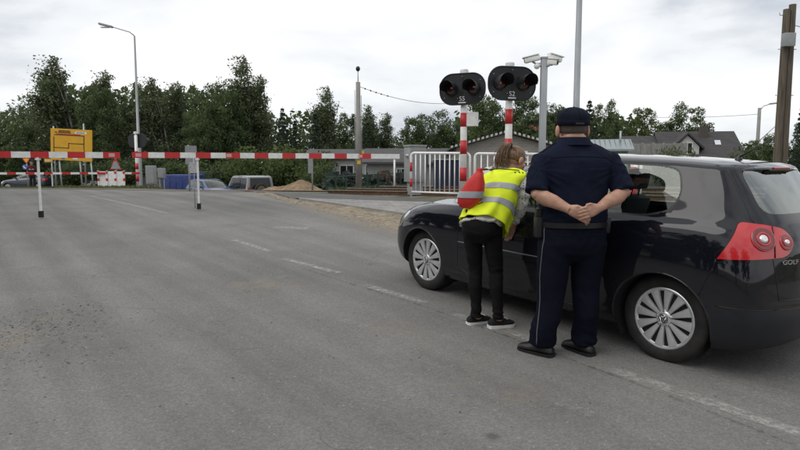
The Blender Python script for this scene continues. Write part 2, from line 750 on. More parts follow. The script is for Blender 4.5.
for a, b, w, m in [((610, 370), (812, 440), .13, worn), ((453, 314.5), (486, 326), .12, worn), ((500, 329), (562, 352), .12, worn), ((364, 285), (427, 304), .12, worn), ((283, 259), (341, 274), .12, worn),
                   ((233, 240), (271, 252), .12, worn), ((186, 226), (216, 236), .12, faint), ((90, 196), (168, 214), .13, worn), ((124, 199.5), (176, 210), .12, faint),
                   ((272, 227.5), (311, 229), .30, worn), ((545, 400), (600, 420), .10, faint), ((330, 318), (372, 330), .1, faint)]:
    marking(a, b, w, m)

seam_m = paint_material('dark_tar_seam', .46, .66, (0.11, 0.107, 0.101))
for a, b in (((425, 307), (655, 392)), ((655, 392), (800, 449)), ((300, 268), (425, 307))):
    marking(a, b, .028, seam_m, 'tar_seam', .02)

# ---- sandy shoulder between the asphalt and the footway
SH_OUT = [(-14, 20.6), (-2, 10.8), (2, 7.9), (4.6, 5.95), (7, 4.1), (10.3, 1.4), (12.1, .05), (13.8, -1.38), (15.6, -2.9), (17.6, -3.85), (18.2, -4.2)]
sand_m = mat('shoulder_sand', (0.20, 0.165, 0.115), .95, var=.32, scale=7, color2=(0.28, 0.235, 0.17), bump=.9, bscale=38, bdist=.03, detail=8)
sm = MB()
sy = axis_vals([(-10, 3, .6), (3, 18, .14)])
for yv in sy:
    x0, x1 = interp(ROAD_R, yv) - .25, interp(SH_OUT, yv) + .10
    for i in range(13):
        t = i / 12
        x = x0 + (x1 - x0) * t
        z = ground_z(x, yv) + .010 - .022 * (1 - smoothstep(0, .25, t)) + .045 * max(0, mnoise.noise(Vector((x * 2.2, yv * 2.2, 2)))) + .02 * mnoise.noise(Vector((x * 9, yv * 9, 5)))
        if t < .25:
            z = ground_z(x, yv) - .02 + (t / .25) * .035 + .02 * mnoise.noise(Vector((x * 6, yv * 6, 5)))
        sm.v.append((x, yv, z))
sm.f = [(j * 13 + i, j * 13 + i + 1, (j + 1) * 13 + i + 1, (j + 1) * 13 + i) for j in range(len(sy) - 1) for i in range(12)]
tag(sm.build('sand_shoulder', sand_m, smooth=True, recalc=False), kind='structure')

# ---- footway of pale concrete pavers with an edging kerb
PV_OUT = [(-10, 20.3), (2, 10.6), (8, 6.2), (12, 3.6), (14.0, 2.6)]


def paver_material():
    m = mat('concrete_pavers', (0.23, 0.225, 0.215), .9, var=.16, scale=3.2, color2=(0.28, 0.275, 0.26), bump=.4, bscale=60, bdist=.006)
    n, l = m.node_tree.nodes, m.node_tree.links
    b = n['Principled BSDF']
    src = b.inputs['Base Color'].links[0].from_socket
    tc = n.new('ShaderNodeTexCoord')
    mp = n.new('ShaderNodeMapping')
    mp.inputs['Rotation'].default_value = (0, 0, .66)
    l.new(tc.outputs['Object'], mp.inputs['Vector'])
    br = n.new('ShaderNodeTexBrick')
    br.inputs['Scale'].default_value = 1.0
    br.inputs['Brick Width'].default_value = .20
    br.inputs['Row Height'].default_value = .10
    br.inputs['Mortar Size'].default_value = .006
    br.inputs['Color1'].default_value = (.95, .95, .95, 1)
    br.inputs['Color2'].default_value = (1.05, 1.05, 1.05, 1)
    br.inputs['Mortar'].default_value = (.55, .53, .5, 1)
    l.new(mp.outputs[0], br.inputs['Vector'])
    mx = n.new('ShaderNodeMix')
    mx.data_type = 'RGBA'
    mx.blend_type = 'MULTIPLY'
    mx.inputs['Factor'].default_value = 1
    l.new(src, mx.inputs['A'])
    l.new(br.outputs['Color'], mx.inputs['B'])
    l.new(mx.outputs['Result'], b.inputs['Base Color'])
    return m


pm = MB()
py_ = axis_vals([(-8, 6, .7), (6, 15.3, .2)])


def paved_far(y):            # the paving ends in a slanting line in front of the tracks
    return 1


prow = []
for yv in py_:
    x0 = interp(SH_OUT, yv) + .11
    x1 = interp(PV_OUT, yv) if yv < 13.6 else interp(PV_OUT, 13.6) - (yv - 13.6) * 3.2
    x1 = max(x1, x0 + .03)
    for i in range(9):
        x = x0 + (x1 - x0) * i / 8
        pm.v.append((x, yv, ground_z(x, yv) + .055))
pm.f = [(j * 9 + i, j * 9 + i + 1, (j + 1) * 9 + i + 1, (j + 1) * 9 + i) for j in range(len(py_) - 1) for i in range(8)]
pavement = pm.build('pavement', paver_material(), smooth=True, recalc=False)
tag(pavement, kind='structure')
kerb_m = mat('kerb_concrete', (0.27, 0.262, 0.245), .9, var=.2, scale=6, bump=.3, bscale=50)
kpts = [(interp(SH_OUT, y), y) for y in axis_vals([(-6, 15.2, 1.0)])]
for i in range(len(kpts) - 1):
    (xa, ya), (xb, yb) = kpts[i], kpts[i + 1]
    dx, dy = xb - xa, yb - ya
    L = math.hypot(dx, dy)
    ang = math.atan2(dy, dx)
    za, zb = ground_z(xa, ya), ground_z(xb, yb)
    rot = Matrix.Rotation(ang, 3, 'Z') @ Matrix.Rotation(-math.atan2(zb - za, L), 3, 'Y')
    mb = MB().box((0, 0, 0), (L - .012, .08, .20), rot, bevel=.012)
    o = mb.build('kerb_stone', kerb_m, pavement, loc=((xa + xb) / 2 + .06, (ya + yb) / 2 + .03, (za + zb) / 2 - .035))

# ---- asphalt foot crossing beside the road, up to the rails
fp = MB()
path_m = mat('foot_crossing_asphalt', (0.095, 0.093, 0.09), .9, var=.2, scale=3, bump=.5, bscale=120, bdist=.006)
fy = axis_vals([(13.6, 19.6, .3)])
for yv in fy:
    xa = interp(ROAD_R, yv) + (.1 if yv > 15.5 else .9)
    xb = interp(PV_OUT, 13.6) - (yv - 13.6) * 1.35 + .3
    if yv < 15.2:
        xa = interp(PV_OUT, 13.6) - (yv - 13.6) * 3.2 - .15
        xa = max(xa, interp(SH_OUT, yv) + .15)
    for i in range(7):
        x = xa + (max(xb, xa + .05) - xa) * i / 6
        fp.v.append((x, yv, ground_z(x, yv) + .014))
fp.f = [(j * 7 + i, j * 7 + i + 1, (j + 1) * 7 + i + 1, (j + 1) * 7 + i) for j in range(len(fy) - 1) for i in range(6)]
tag(fp.build('path', path_m, smooth=True, recalc=False), kind='structure')

# ---- railway: ballast, sleepers, rails; flush through the road
TDIR = Vector((.955, -.297, 0)).normalized()
TNRM = Vector((.297, .955, 0)).normalized()
T0 = Vector((0, 17.9, 0))
rust = mat('rusty_rail', (0.085, 0.048, 0.030), .75, var=.35, scale=14, color2=(0.13, 0.075, 0.045), bump=.3, bscale=60)
railtop = mat('worn_rail_head', (0.30, 0.28, 0.26), .42, metal=.8, var=.2, scale=20)
ballast_m = mat('ballast_stone', (0.14, 0.105, 0.08), .95, var=.45, scale=16, color2=(0.22, 0.18, 0.145), bump=1.0, bscale=22, bdist=.05, detail=6)
bl = MB()
ts = axis_vals([(-2.0, 30, .4)])
for t in ts:
    for i, (o_, dz) in enumerate(((-2.2, -.10), (-1.6, .0), (-1.0, .03), (0, .03), (1.0, .03), (1.6, .02), (2.6, .0), (3.6, .02), (4.6, .03), (5.6, .03), (6.6, 0), (7.4, -.15))):
        p = T0 + TDIR * t + TNRM * o_
        bl.v.append((p.x, p.y, ground_z(p.x, p.y) * .35 + .76 * .65 + dz - .06 + .03 * mnoise.noise(Vector((p.x * 3, p.y * 3, 0)))))
bl.f = [(j * 12 + i, j * 12 + i + 1, (j + 1) * 12 + i + 1, (j + 1) * 12 + i) for j in range(len(ts) - 1) for i in range(11)]
tag(bl.build('ballast_bed', ballast_m, smooth=True, recalc=False), kind='structure')


def rail(off, label, t0, t1, flush):
    mb, mt = MB(), MB()
    n = 24
    prof = [(-.062, 0), (-.062, .015), (-.012, .03), (-.012, .11), (-.034, .12), (-.034, .15), (.034, .15), (.034, .12), (.012, .11), (.012, .03), (.062, .015), (.062, 0)]
    for i in range(n + 1):
        p = T0 + TDIR * (t0 + (t1 - t0) * i / n) + TNRM * off
        z = (road_z(p.x, p.y) - .135) if flush else (ground_z(p.x, p.y) * .35 + .76 * .65 - .05)
        mb.v += [(p.x + TNRM.x * a, p.y + TNRM.y * a, z + b) for a, b in prof]
        mt.v += [(p.x + TNRM.x * a, p.y + TNRM.y * a, z + b) for a, b in ((-.033, .151), (-.02, .155), (.02, .155), (.033, .151))]
    k = len(prof)
    mb.f = [(i * k + a, i * k + (a + 1) % k, (i + 1) * k + (a + 1) % k, (i + 1) * k + a) for i in range(n) for a in range(k)]
    mt.f = [(i * 4 + a, i * 4 + a + 1, (i + 1) * 4 + a + 1, (i + 1) * 4 + a) for i in range(n) for a in range(3)]
    root = thing('rail', label, 'rail', group='railway rails at the crossing')
    mb.build('rail_web', rust, root)
    mt.build('rail_head', railtop, root, smooth=True)


rail(-.75, 'rusty steel rail nearest the white guard fence', -2, 30, False)
rail(.75, 'second rusty steel rail behind the white guard fence', -2, 30, False)
rail(3.9, 'rusty rail of the farther track, near rail of the two', -2, 30, False)
rail(5.4, 'farthest rusty rail, in front of the scrap yard fence', -2, 30, False)
rail(-.75, 'worn rail head set flush in the asphalt, nearest the barriers', -20, -2.0, True)
rail(.75, 'worn rail head set flush in the asphalt, second from the barriers', -20, -2.0, True)
sleeper_m = mat('sleeper_concrete', (0.17, 0.15, 0.13), .9, var=.25, scale=8)
slm = MB().box((0, 0, 0), (.24, 2.5, .16), bevel=.02).mesh('sleeper')
slm.materials.append(sleeper_m)
for i in range(26):
    p = T0 + TDIR * (-1.6 + i * .62)
    o = bpy.data.objects.new('sleeper', slm)
    link(o)
    o.location = (p.x, p.y, ground_z(p.x, p.y) * .35 + .76 * .65 - .125)
    o.rotation_euler = (0, 0, math.atan2(TDIR.y, TDIR.x))
    tag(o, 'concrete sleeper half sunk in the ballast under the near track', 'sleeper', 'sleepers under the near track')

# ---- loose stones on the asphalt and in the sand
st = MB()
peb = [Vector(v) for v in ((-1, -.7, 0), (.9, -.8, 0), (1, .8, 0), (-.8, .9, 0), (-.5, -.4, .8), (.6, -.3, .9), (.4, .5, .75), (-.4, .45, .85))]
pf = [(0, 1, 5, 4), (1, 2, 6, 5), (2, 3, 7, 6), (3, 0, 4, 7), (4, 5, 6, 7)]


def pebble(x, y, z, r):
    a = random.uniform(0, 6.28)
    q = Matrix.Rotation(a, 3, 'Z')
    s = Vector((r * random.uniform(.7, 1.3), r * random.uniform(.7, 1.2), r * random.uniform(.5, 1.0)))
    st.add([q @ Vector((v.x * s.x, v.y * s.y, v.z * s.z)) + Vector((x, y, z)) for v in peb], pf)


for k in range(1000):
    c, rr, kk = blobs[random.choice((4, 4, 4, 4, 6))]
    x, y = random.gauss(c.x, rr * .62), random.gauss(c.y, rr * .62)
    pebble(x, y, road_z(x, y) + .001, random.choice((.003, .004, .005, .006, .007, .010)))
for k in range(900):
    y = random.uniform(2.2, 9)
    x = random.uniform(-y * .75, y * .7)
    if x < interp(ROAD_R, y):
        pebble(x, y, road_z(x, y) + .001, random.choice((.003, .004, .005, .007)))
for k in range(700):
    y = random.uniform(8, 17)
    x0, x1 = interp(ROAD_R, y) - .4, interp(SH_OUT, y)
    x = random.uniform(x0, x1)
    pebble(x, y, ground_z(x, y) + .012, random.choice((.005, .007, .009, .012, .016)))
stone_m = mat('loose_stone', (0.20, 0.188, 0.17), .9, island=.5)
tag(st.build('loose_gravel', stone_m, recalc=False), 'loose gravel and grit scattered over the asphalt and sandy shoulder', 'gravel', kind='stuff')
# ================================================================== THE DARK HATCHBACK
# car axes: x forward (rear axle at 0), y to the car's left, z up
CAR_LOC, CAR_HEAD, CAR_SLOPE = Vector((2.4617, 4.6308, 0.2073)), 0.6623, 0.0376
WB = 2.578
LEVELS = [
    # rear centre      rear inner        rear corner       behind wheel      rear axle        mid               front axle        front corner      front inner       front centre
    [(-.60, 0, .20), (-.58, .40, .20), (-.48, .68, .20), (-.36, .765, .20), (0, .77, .20), (1.2, .78, .19), (2.55, .77, .20), (3.02, .64, .21), (3.24, .35, .21), (3.28, 0, .21)],
    [(-.68, 0, .27), (-.66, .45, .27), (-.53, .745, .27), (-.37, .815, .27), (0, .83, .26), (1.2, .842, .25), (WB, .832, .27), (3.06, .715, .27), (3.32, .38, .27), (3.37, 0, .27)],
    [(-.725, 0, .40), (-.70, .46, .40), (-.555, .768, .40), (-.38, .84, .40), (0, .862, .40), (1.2, .868, .40), (WB, .86, .40), (3.10, .745, .40), (3.37, .40, .40), (3.43, 0, .40)],
    [(-.726, 0, .50), (-.700, .46, .50), (-.556, .774, .50), (-.38, .848, .50), (0, .871, .51), (1.2, .876, .52), (WB, .868, .52), (3.10, .752, .52), (3.38, .40, .52), (3.44, 0, .52)],
    [(-.719, 0, .56), (-.693, .46, .56), (-.550, .774, .56), (-.38, .851, .58), (0, .876, .60), (1.2, .879, .60), (WB, .872, .60), (3.09, .75, .60), (3.36, .40, .60), (3.42, 0, .60)],
    [(-.70, 0, .74), (-.673, .46, .74), (-.532, .766, .74), (-.376, .847, .74), (0, .875, .74), (1.2, .875, .74), (WB, .866, .73), (3.06, .735, .70), (3.33, .40, .69), (3.39, 0, .69)],
    [(-.682, 0, .89), (-.652, .46, .89), (-.508, .748, .89), (-.366, .830, .89), (0, .862, .88), (1.2, .858, .86), (WB, .842, .83), (3.00, .705, .775), (3.27, .39, .745), (3.33, 0, .745)],
    [(-.648, 0, .985), (-.612, .46, .985), (-.482, .71, .985), (-.35, .803, .985), (0, .836, .98), (1.2, .822, .945), (2.52, .775, .895), (2.93, .655, .835), (3.19, .37, .80), (3.25, 0, .80)],
    [(-.625, 0, 1.03), (-.588, .455, 1.03), (-.462, .69, 1.025), (-.325, .782, 1.02), (0, .812, 1.012), (1.2, .802, .97), (2.22, .765, .925), (2.58, .635, .905), (2.84, .36, .91), (2.90, 0, .915)],
    [(-.592, 0, 1.075), (-.556, .45, 1.075), (-.435, .668, 1.07), (-.295, .756, 1.06), (0, .786, 1.045), (1.2, .776, 1.0), (1.96, .735, .968), (2.22, .62, .965), (2.42, .34, .985), (2.48, 0, .99)],
    [(-.475, 0, 1.22), (-.44, .44, 1.22), (-.35, .628, 1.215), (-.22, .70, 1.20), (0, .728, 1.195), (1.15, .726, 1.165), (1.70, .68, 1.125), (1.92, .56, 1.135), (2.10, .30, 1.155), (2.15, 0, 1.16)],
    [(-.36, 0, 1.345), (-.335, .43, 1.345), (-.275, .588, 1.335), (-.165, .645, 1.325), (.05, .668, 1.335), (1.0, .668, 1.33), (1.41, .63, 1.28), (1.60, .515, 1.29), (1.74, .28, 1.315), (1.78, 0, 1.32)],
    [(-.32, 0, 1.398), (-.30, .42, 1.396), (-.245, .562, 1.388), (-.14, .612, 1.385), (.08, .632, 1.398), (.9, .632, 1.40), (1.22, .595, 1.365), (1.36, .485, 1.372), (1.46, .26, 1.39), (1.50, 0, 1.395)],
    [(-.235, 0, 1.422), (-.225, .38, 1.418), (-.185, .495, 1.411), (-.09, .535, 1.416), (.12, .555, 1.427), (.82, .555, 1.434), (1.05, .52, 1.408), (1.15, .42, 1.412), (1.22, .22, 1.425), (1.25, 0, 1.428)],
    [(-.08, 0, 1.438), (-.07, .26, 1.435), (-.04, .34, 1.433), (.03, .39, 1.436), (.18, .42, 1.443), (.72, .42, 1.450), (.86, .37, 1.437), (.92, .28, 1.442), (.96, .15, 1.447), (.98, 0, 1.449)],
    [(.10, 0, 1.449), (.105, .08, 1.447), (.12, .12, 1.447), (.16, .17, 1.448), (.28, .20, 1.452), (.60, .20, 1.458), (.68, .16, 1.455), (.71, .10, 1.456), (.73, .05, 1.456), (.74, 0, 1.457)],
]
LEVELS.append([(.22, 0, 1.453), (.225, 0, 1.453), (.23, 0, 1.453), (.25, 0, 1.453), (.32, 0, 1.456), (.54, 0, 1.460), (.60, 0, 1.459), (.615, 0, 1.459), (.62, 0, 1.459), (.625, 0, 1.459)])


def crom(P, T, n_per):
    """Catmull-Rom (non-uniform knots T) through rows of points P[k]; returns samples."""
    P = [np.asarray(p, float) for p in P]
    out = []
    for i in range(len(P) - 1):
        p0 = P[i - 1] if i > 0 else None
        p3 = P[i + 2] if i + 2 < len(P) else None
        h = T[i + 1] - T[i]
        d = (P[i + 1] - P[i]) / h

        def tang(k):
            if k == 0:
                return (P[1] - P[0]) / (T[1] - T[0])
            if k == len(P) - 1:
                return (P[-1] - P[-2]) / (T[-1] - T[-2])
            h0, h1 = T[k] - T[k - 1], T[k + 1] - T[k]
            return ((P[k] - P[k - 1]) / h0 * h1 + (P[k + 1] - P[k]) / h1 * h0) / (h0 + h1)
        m0, m1 = tang(i) * h, tang(i + 1) * h
        for s in range(n_per[i]):
            t = s / n_per[i]
            out.append((2 * t**3 - 3 * t * t + 1) * P[i] + (t**3 - 2 * t * t + t) * m0 + (-2 * t**3 + 3 * t * t) * P[i + 1] + (t**3 - t * t) * m1)
    out.append(P[-1])
    return out


def car_surface():
    nper = [7, 8, 7, 9, 20, 20, 9, 8, 7]
    rows = []
    for lv in LEVELS:
        P = [np.array(p, float) for p in lv]
        mir = lambda p: p * np.array([1, -1, 1])
        full = [mir(P[1])] + P + [mir(P[-2])]
        if np.allclose(P[1][1], 0):
            full = [2 * P[0] - P[1]] + P + [2 * P[-1] - P[-2]]
        ref = [np.array(p, float) for p in LEVELS[5]]
        reff = [mir(ref[1])] + ref + [mir(ref[-2])]
        T = [0.0]
        for a, b in zip(reff[:-1], reff[1:]):
            T.append(T[-1] + math.sqrt(np.linalg.norm(b - a)))
        smp = crom(full, T, [1] + nper + [1])
        rows.append(np.array(smp[1:-1]))
    rows = np.array(rows)                       # level, station, xyz
    # across levels
    vper = [3, 4, 4, 3, 5, 5, 4, 3, 3, 6, 6, 4, 3, 3, 3, 3]
    cols = []
    ref = rows[:, rows.shape[1] // 2 - 10]
    for s in range(rows.shape[1]):
        c = rows[:, s]
        T = [0.0]
        for a, b in zip(c[:-1], c[1:]):
            T.append(T[-1] + math.sqrt(max(np.linalg.norm(b - a), .012)))
        cols.append(crom(list(c), T, vper))
    return np.array(cols)                       # station, height sample, xyz


CS = car_surface()
NS, NV = CS.shape[:2]
# polygons of the left half as lists of vertices with (station index) for sorting
polys = []
for i in range(NS - 1):
    for j in range(NV - 1):
        q = [CS[i, j], CS[i + 1, j], CS[i + 1, j + 1], CS[i, j + 1]]
        polys.append([tuple(map(float, p)) for p in q])
car_bvh = BVHTree.FromPolygons([Vector(p) for pl in polys for p in pl], [tuple(range(k * 4, k * 4 + 4)) for k in range(len(polys))])


def clip_split(faces, poly, proj, sel):
    """Split faces by a convex outline in a projection: returns (inside, outside)."""
    poly = list(poly)
    area = sum(poly[k][0] * poly[(k + 1) % len(poly)][1] - poly[(k + 1) % len(poly)][0] * poly[k][1] for k in range(len(poly)))
    if area < 0:
        poly.reverse()
    bx0, bx1 = min(p[0] for p in poly), max(p[0] for p in poly)
    by0, by1 = min(p[1] for p in poly), max(p[1] for p in poly)
    ins, out = [], []
    for f in faces:
        if not sel(f):
            out.append(f)
            continue
        uv = [proj(p) for p in f]
        if max(u for u, v in uv) < bx0 or min(u for u, v in uv) > bx1 or max(v for u, v in uv) < by0 or min(v for u, v in uv) > by1:
            out.append(f)
            continue
        cur = [(p, *proj(p)) for p in f]
        rest = []
        for k in range(len(poly)):
            (ax, ay), (bx, by) = poly[k], poly[(k + 1) % len(poly)]
            dist = [(bx - ax) * (c[2] - ay) - (by - ay) * (c[1] - ax) for c in cur]
            if all(d >= -1e-9 for d in dist):
                continue
            if all(d <= 1e-9 for d in dist):
                rest.append([c[0] for c in cur])
                cur = []
                break
            a_in, a_out = [], []
            for m_ in range(len(cur)):
                c, d = cur[m_], dist[m_]
                c2, d2 = cur[(m_ + 1) % len(cur)], dist[(m_ + 1) % len(cur)]
                (a_in if d >= 0 else a_out).append(c)
                if d * d2 < 0:
                    t = d / (d - d2)
                    p = tuple(x + (y - x) * t for x, y in zip(c[0], c2[0]))
                    n_ = (p, c[1] + (c2[1] - c[1]) * t, c[2] + (c2[2] - c[2]) * t)
                    a_in.append(n_)
                    a_out.append(n_)
            if len(a_out) > 2:
                rest.append([c[0] for c in a_out])
            cur = a_in
            if len(cur) < 3:
                cur = []
                break
        if cur:
            ins.append([c[0] for c in cur])
            out += rest
        else:
            out.append(f)
    return ins, out


def cen(f):
    n = len(f)
    return (sum(p[0] for p in f) / n, sum(p[1] for p in f) / n, sum(p[2] for p in f) / n)


def grow(poly, d):
    """Offset a convex outline outward."""
    cx, cy = sum(p[0] for p in poly) / len(poly), sum(p[1] for p in poly) / len(poly)
    out = []
    n = len(poly)
    area = sum(poly[k][0] * poly[(k + 1) % n][1] - poly[(k + 1) % n][0] * poly[k][1] for k in range(n))
    sg = 1 if area > 0 else -1
    for k in range(n):
        a, b, c = poly[k - 1], poly[k], poly[(k + 1) % n]
        n1 = ((b[1] - a[1]) * sg, -(b[0] - a[0]) * sg)
        n2 = ((c[1] - b[1]) * sg, -(c[0] - b[0]) * sg)
        l1, l2 = math.hypot(*n1) or 1, math.hypot(*n2) or 1
        nx_, ny_ = n1[0] / l1 + n2[0] / l2, n1[1] / l1 + n2[1] / l2
        L = math.hypot(nx_, ny_) or 1
        k_ = d / max(.35, L / 2)
        out.append((b[0] + nx_ / L * k_, b[1] + ny_ / L * k_))
    return out


def rounded(poly, r, n=4):
    """Round the corners of a convex outline."""
    out = []
    m = len(poly)
    for k in range(m):
        if hasattr(r, '__len__') and r[k] == 0:
            out.append(tuple(poly[k]))
            continue
        a, b, c = Vector(poly[k - 1]), Vector(poly[k]), Vector(poly[(k + 1) % m])
        rr = r[k] if hasattr(r, '__len__') else r
        d1, d2 = (a - b), (c - b)
        t = min(rr, d1.length * .45, d2.length * .45)
        p, q = b + d1.normalized() * t, b + d2.normalized() * t
        for s in range(n + 1):
            u = s / n
            out.append(tuple(p * (1 - u) ** 2 + b * 2 * u * (1 - u) + q * u * u))
    return out


SIDE = lambda p: (p[0], p[2])
REAR = lambda p: (p[1], p[2])
DIAG = lambda p: ((p[0] + p[1]) / math.sqrt(2), p[2])
Q_WIN = rounded([(.62, 1.018), (.18, 1.04), (.02, 1.085), (-.025, 1.20), (.03, 1.355), (.16, 1.378), (.62, 1.385)], [.02, .12, .08, .12, .07, .1, .03])
D_WIN = rounded([(.70, 1.013), (1.90, .985), (1.93, 1.0), (1.40, 1.305), (1.25, 1.352), (1.0, 1.378), (.70, 1.385)], [.03, .03, .02, .1, .1, .1, .02])
R_WIN = rounded([(-.72, 1.095), (.575, 1.095), (.50, 1.365), (-.72, 1.365)], [0, .09, .05, 0])
W_WIN = rounded([(-.8, 1.0), (.60, 1.0), (.475, 1.362), (-.8, 1.362)], [0, .06, .06, 0])
T_LGT = rounded([(.352, .806), (.215, 1.048), (.05, 1.033), (-.075, 1.010), (-.150, .925), (-.085, .835), (.03, .828)], [.005, .03, .1, .06, .07, .05, .1])
B_LOW = [(-2, .10), (-.2, .10), (-.2, .502), (-2, .502)]
H_LGT = rounded([(.36, .60), (.36, .70), (.60, .80), (.80, .80), (.80, .61)], .04)
arch = lambda cx, r=.35, cz=.302: [(cx + r * math.cos(2 * math.pi * k / 40), cz + r * math.sin(2 * math.pi * k / 40)) for k in range(40)]
side_sel = lambda f: cen(f)[1] > .45
upper_side = lambda f: cen(f)[1] > .5 and cen(f)[2] > .9
rear_sel = lambda f: cen(f)[0] < .05 and cen(f)[2] > 1.0
front_sel = lambda f: cen(f)[0] > 1.15 and cen(f)[2] > .95
corner_sel = lambda f: cen(f)[0] < -.2 and .6 < cen(f)[2] < 1.15
F = polys
_, F = clip_split(F, arch(0), SIDE, side_sel)
_, F = clip_split(F, arch(WB), SIDE, side_sel)
qw_f, F = clip_split(F, grow(Q_WIN, .014), SIDE, upper_side)
dw_f, F = clip_split(F, grow(D_WIN, .014), SIDE, upper_side)
rw_f, F = clip_split(F, grow(R_WIN, .012), REAR, rear_sel)
ww_f, F = clip_split(F, grow(W_WIN, .02), REAR, front_sel)
tl_f, F = clip_split(F, T_LGT, DIAG, corner_sel)
bl_f, F = clip_split(F, B_LOW, SIDE, lambda f: cen(f)[0] < -.15 and cen(f)[2] < .6)
hl_f, F = clip_split(F, H_LGT, REAR, lambda f: cen(f)[0] > 2.85 and .55 < cen(f)[2] < .85)
qg, qs = clip_split(qw_f, Q_WIN, SIDE, upper_side)
dg_, ds = clip_split(dw_f, D_WIN, SIDE, upper_side)
rg, rs = clip_split(rw_f, R_WIN, REAR, rear_sel)
wg, ws = clip_split(ww_f, W_WIN, REAR, front_sel)
DOOR = [(.655, .27), (1.80, .27), (1.99, .36), (2.0, .985), (1.92, 1.035), (1.38, 1.345), (1.2, 1.385), (.655, 1.398)]
door_f, F = clip_split(F, DOOR, SIDE, lambda f: cen(f)[1] > .5)
GATE = [(-.9, .56), (.60, .56), (.635, .85), (.655, 1.03), (.572, 1.40), (-.9, 1.40)]
gate_f, F = clip_split(F, GATE, REAR, lambda f: cen(f)[0] < -.12 and cen(f)[2] > .5 and cen(f)[1] < .72)


def car_paint(name, col, dust):
    m = mat(name, col, .38, metal=0.0, coat=1.0, var=.12, scale=300, spec=0.0)
    n, l = m.node_tree.nodes, m.node_tree.links
    b = n['Principled BSDF']
    # road film: a thin dusty veil, thicker towards the sills
    tc = n.new('ShaderNodeTexCoord')
    sp = n.new('ShaderNodeSeparateXYZ')
    l.new(tc.outputs['Object'], sp.inputs[0])
    mr = n.new('ShaderNodeMapRange')
    mr.inputs['From Min'].default_value, mr.inputs['From Max'].default_value = .22, .75
    mr.inputs['To Min'].default_value, mr.inputs['To Max'].default_value = dust, dust * .12
    l.new(sp.outputs['Z'], mr.inputs['Value'])
    nz = n.new('ShaderNodeTexNoise')
    nz.inputs['Scale'].default_value = 5
    nz.inputs['Detail'].default_value = 8
    l.new(tc.outputs['Object'], nz.inputs['Vector'])
    mu = n.new('ShaderNodeMath')
    mu.operation = 'MULTIPLY'
    l.new(mr.outputs[0], mu.inputs[0])
    l.new(nz.outputs['Fac'], mu.inputs[1])
    src = b.inputs['Base Color'].links[0].from_socket
    mx = n.new('ShaderNodeMix')
    mx.data_type = 'RGBA'
    mx.inputs['B'].default_value = (.16, .145, .12, 1)
    l.new(mu.outputs[0], mx.inputs['Factor'])
    l.new(src, mx.inputs['A'])
    l.new(mx.outputs['Result'], b.inputs['Base Color'])
    cr = n.new('ShaderNodeMath')
    cr.operation = 'MULTIPLY_ADD'
    l.new(mu.outputs[0], cr.inputs[0])
    cr.inputs[1].default_value = .5
    cr.inputs[2].default_value = .035
    l.new(cr.outputs[0], b.inputs['Coat Roughness'])
    return m


paint = car_paint('midnight_blue_paint', (0.0046, 0.0055, 0.0100), .22)
seal = mat('black_rubber_seal', (0.006, 0.006, 0.007), .35)
plastic = mat('dark_bumper_plastic', (0.010, 0.0115, 0.016), .42, var=.25, scale=9, bump=.1, bscale=300)
g_side = glass_mat('car_side_glass', (.86, .94, .91), base=.03)
g_rear = glass_mat('car_rear_glass', (.50, .62, .60), base=.15)
tyre_m = mat('tyre_rubber', (0.008, 0.008, 0.008), .75, var=.5, scale=10, color2=(.016, .015, .0135), bump=.2, bscale=80)
alloy = mat('silver_wheel_trim', (0.62, 0.63, 0.64), .36, metal=.6, var=.08, scale=20)
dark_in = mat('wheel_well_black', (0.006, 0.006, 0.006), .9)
cabin_m = mat('cabin_dark_trim', (0.012, 0.0125, 0.014), .8, var=.3, scale=10)
seat_m = mat('seat_dark_fabric', (0.020, 0.021, 0.023), .95, var=.2, scale=40)
chrome = mat('badge_chrome', (.75, .76, .78), .12, metal=1.0)
red_lens = mat('red_tail_lens', (0.50, 0.007, 0.012), .22, coat=1.0, bump=.05, bscale=160)
red_dark = mat('deep_red_lamp_ring', (0.17, 0.004, 0.008), .12, coat=1.0)
facet_m = mat('red_lamp_facet', (0.50, 0.02, 0.025), .12, coat=1.0, metal=.3)
clear_lens = mat('clear_lamp_bulb', (.78, .74, .74), .08, coat=1.0, metal=.5)

car = thing('parked_car', 'dark navy three-door hatchback standing beside the officer and the person in the yellow vest', 'car')
fwd = Vector((-math.sin(CAR_HEAD) * math.cos(CAR_SLOPE), math.cos(CAR_HEAD) * math.cos(CAR_SLOPE), math.sin(CAR_SLOPE)))
lft = Vector((-math.cos(CAR_HEAD), -math.sin(CAR_HEAD), 0))
upv = fwd.cross(lft)
car.matrix_world = Matrix(((fwd.x, lft.x, upv.x, CAR_LOC.x), (fwd.y, lft.y, upv.y, CAR_LOC.y), (fwd.z, lft.z, upv.z, CAR_LOC.z), (0, 0, 0, 1)))
FLIP = lambda p: (p[0], -p[1], p[2])


def panel(name, faces, m, both=True, only=None, parent=car, smooth=True, inset=0.0):
    mb = MB()
    if only != 'right':
        for f in faces:
            mb.add(f, [tuple(range(len(f)))])
    if both or only == 'right':
        for f in faces:
            mb.add([FLIP(p) for p in f][::-1], [tuple(range(len(f)))])
    o = mb.build(name, m, parent, smooth=smooth, weld=.0002)
    return o


panel('body_shell', F, paint)
tailgate = panel('tailgate', gate_f, paint)
panel('bumper_skirt', bl_f, plastic)
for sd in ('left', 'right'):
    d = panel('door', door_f, paint, both=False, only=sd)
    panel('quarter_window_seal', qs, seal, both=False, only=sd)
    panel('quarter_window', qg, g_side, both=False, only=sd)
    s_ = panel('door_window_seal', ds, seal, both=False, only=sd, parent=d)
    panel('door_window', dg_, g_side, both=False, only=sd, parent=d)
panel('rear_window_seal', rs, paint, parent=tailgate)
panel('rear_window', rg, g_rear, parent=tailgate)
panel('windscreen_seal', ws, seal)
panel('windscreen', wg, g_side)


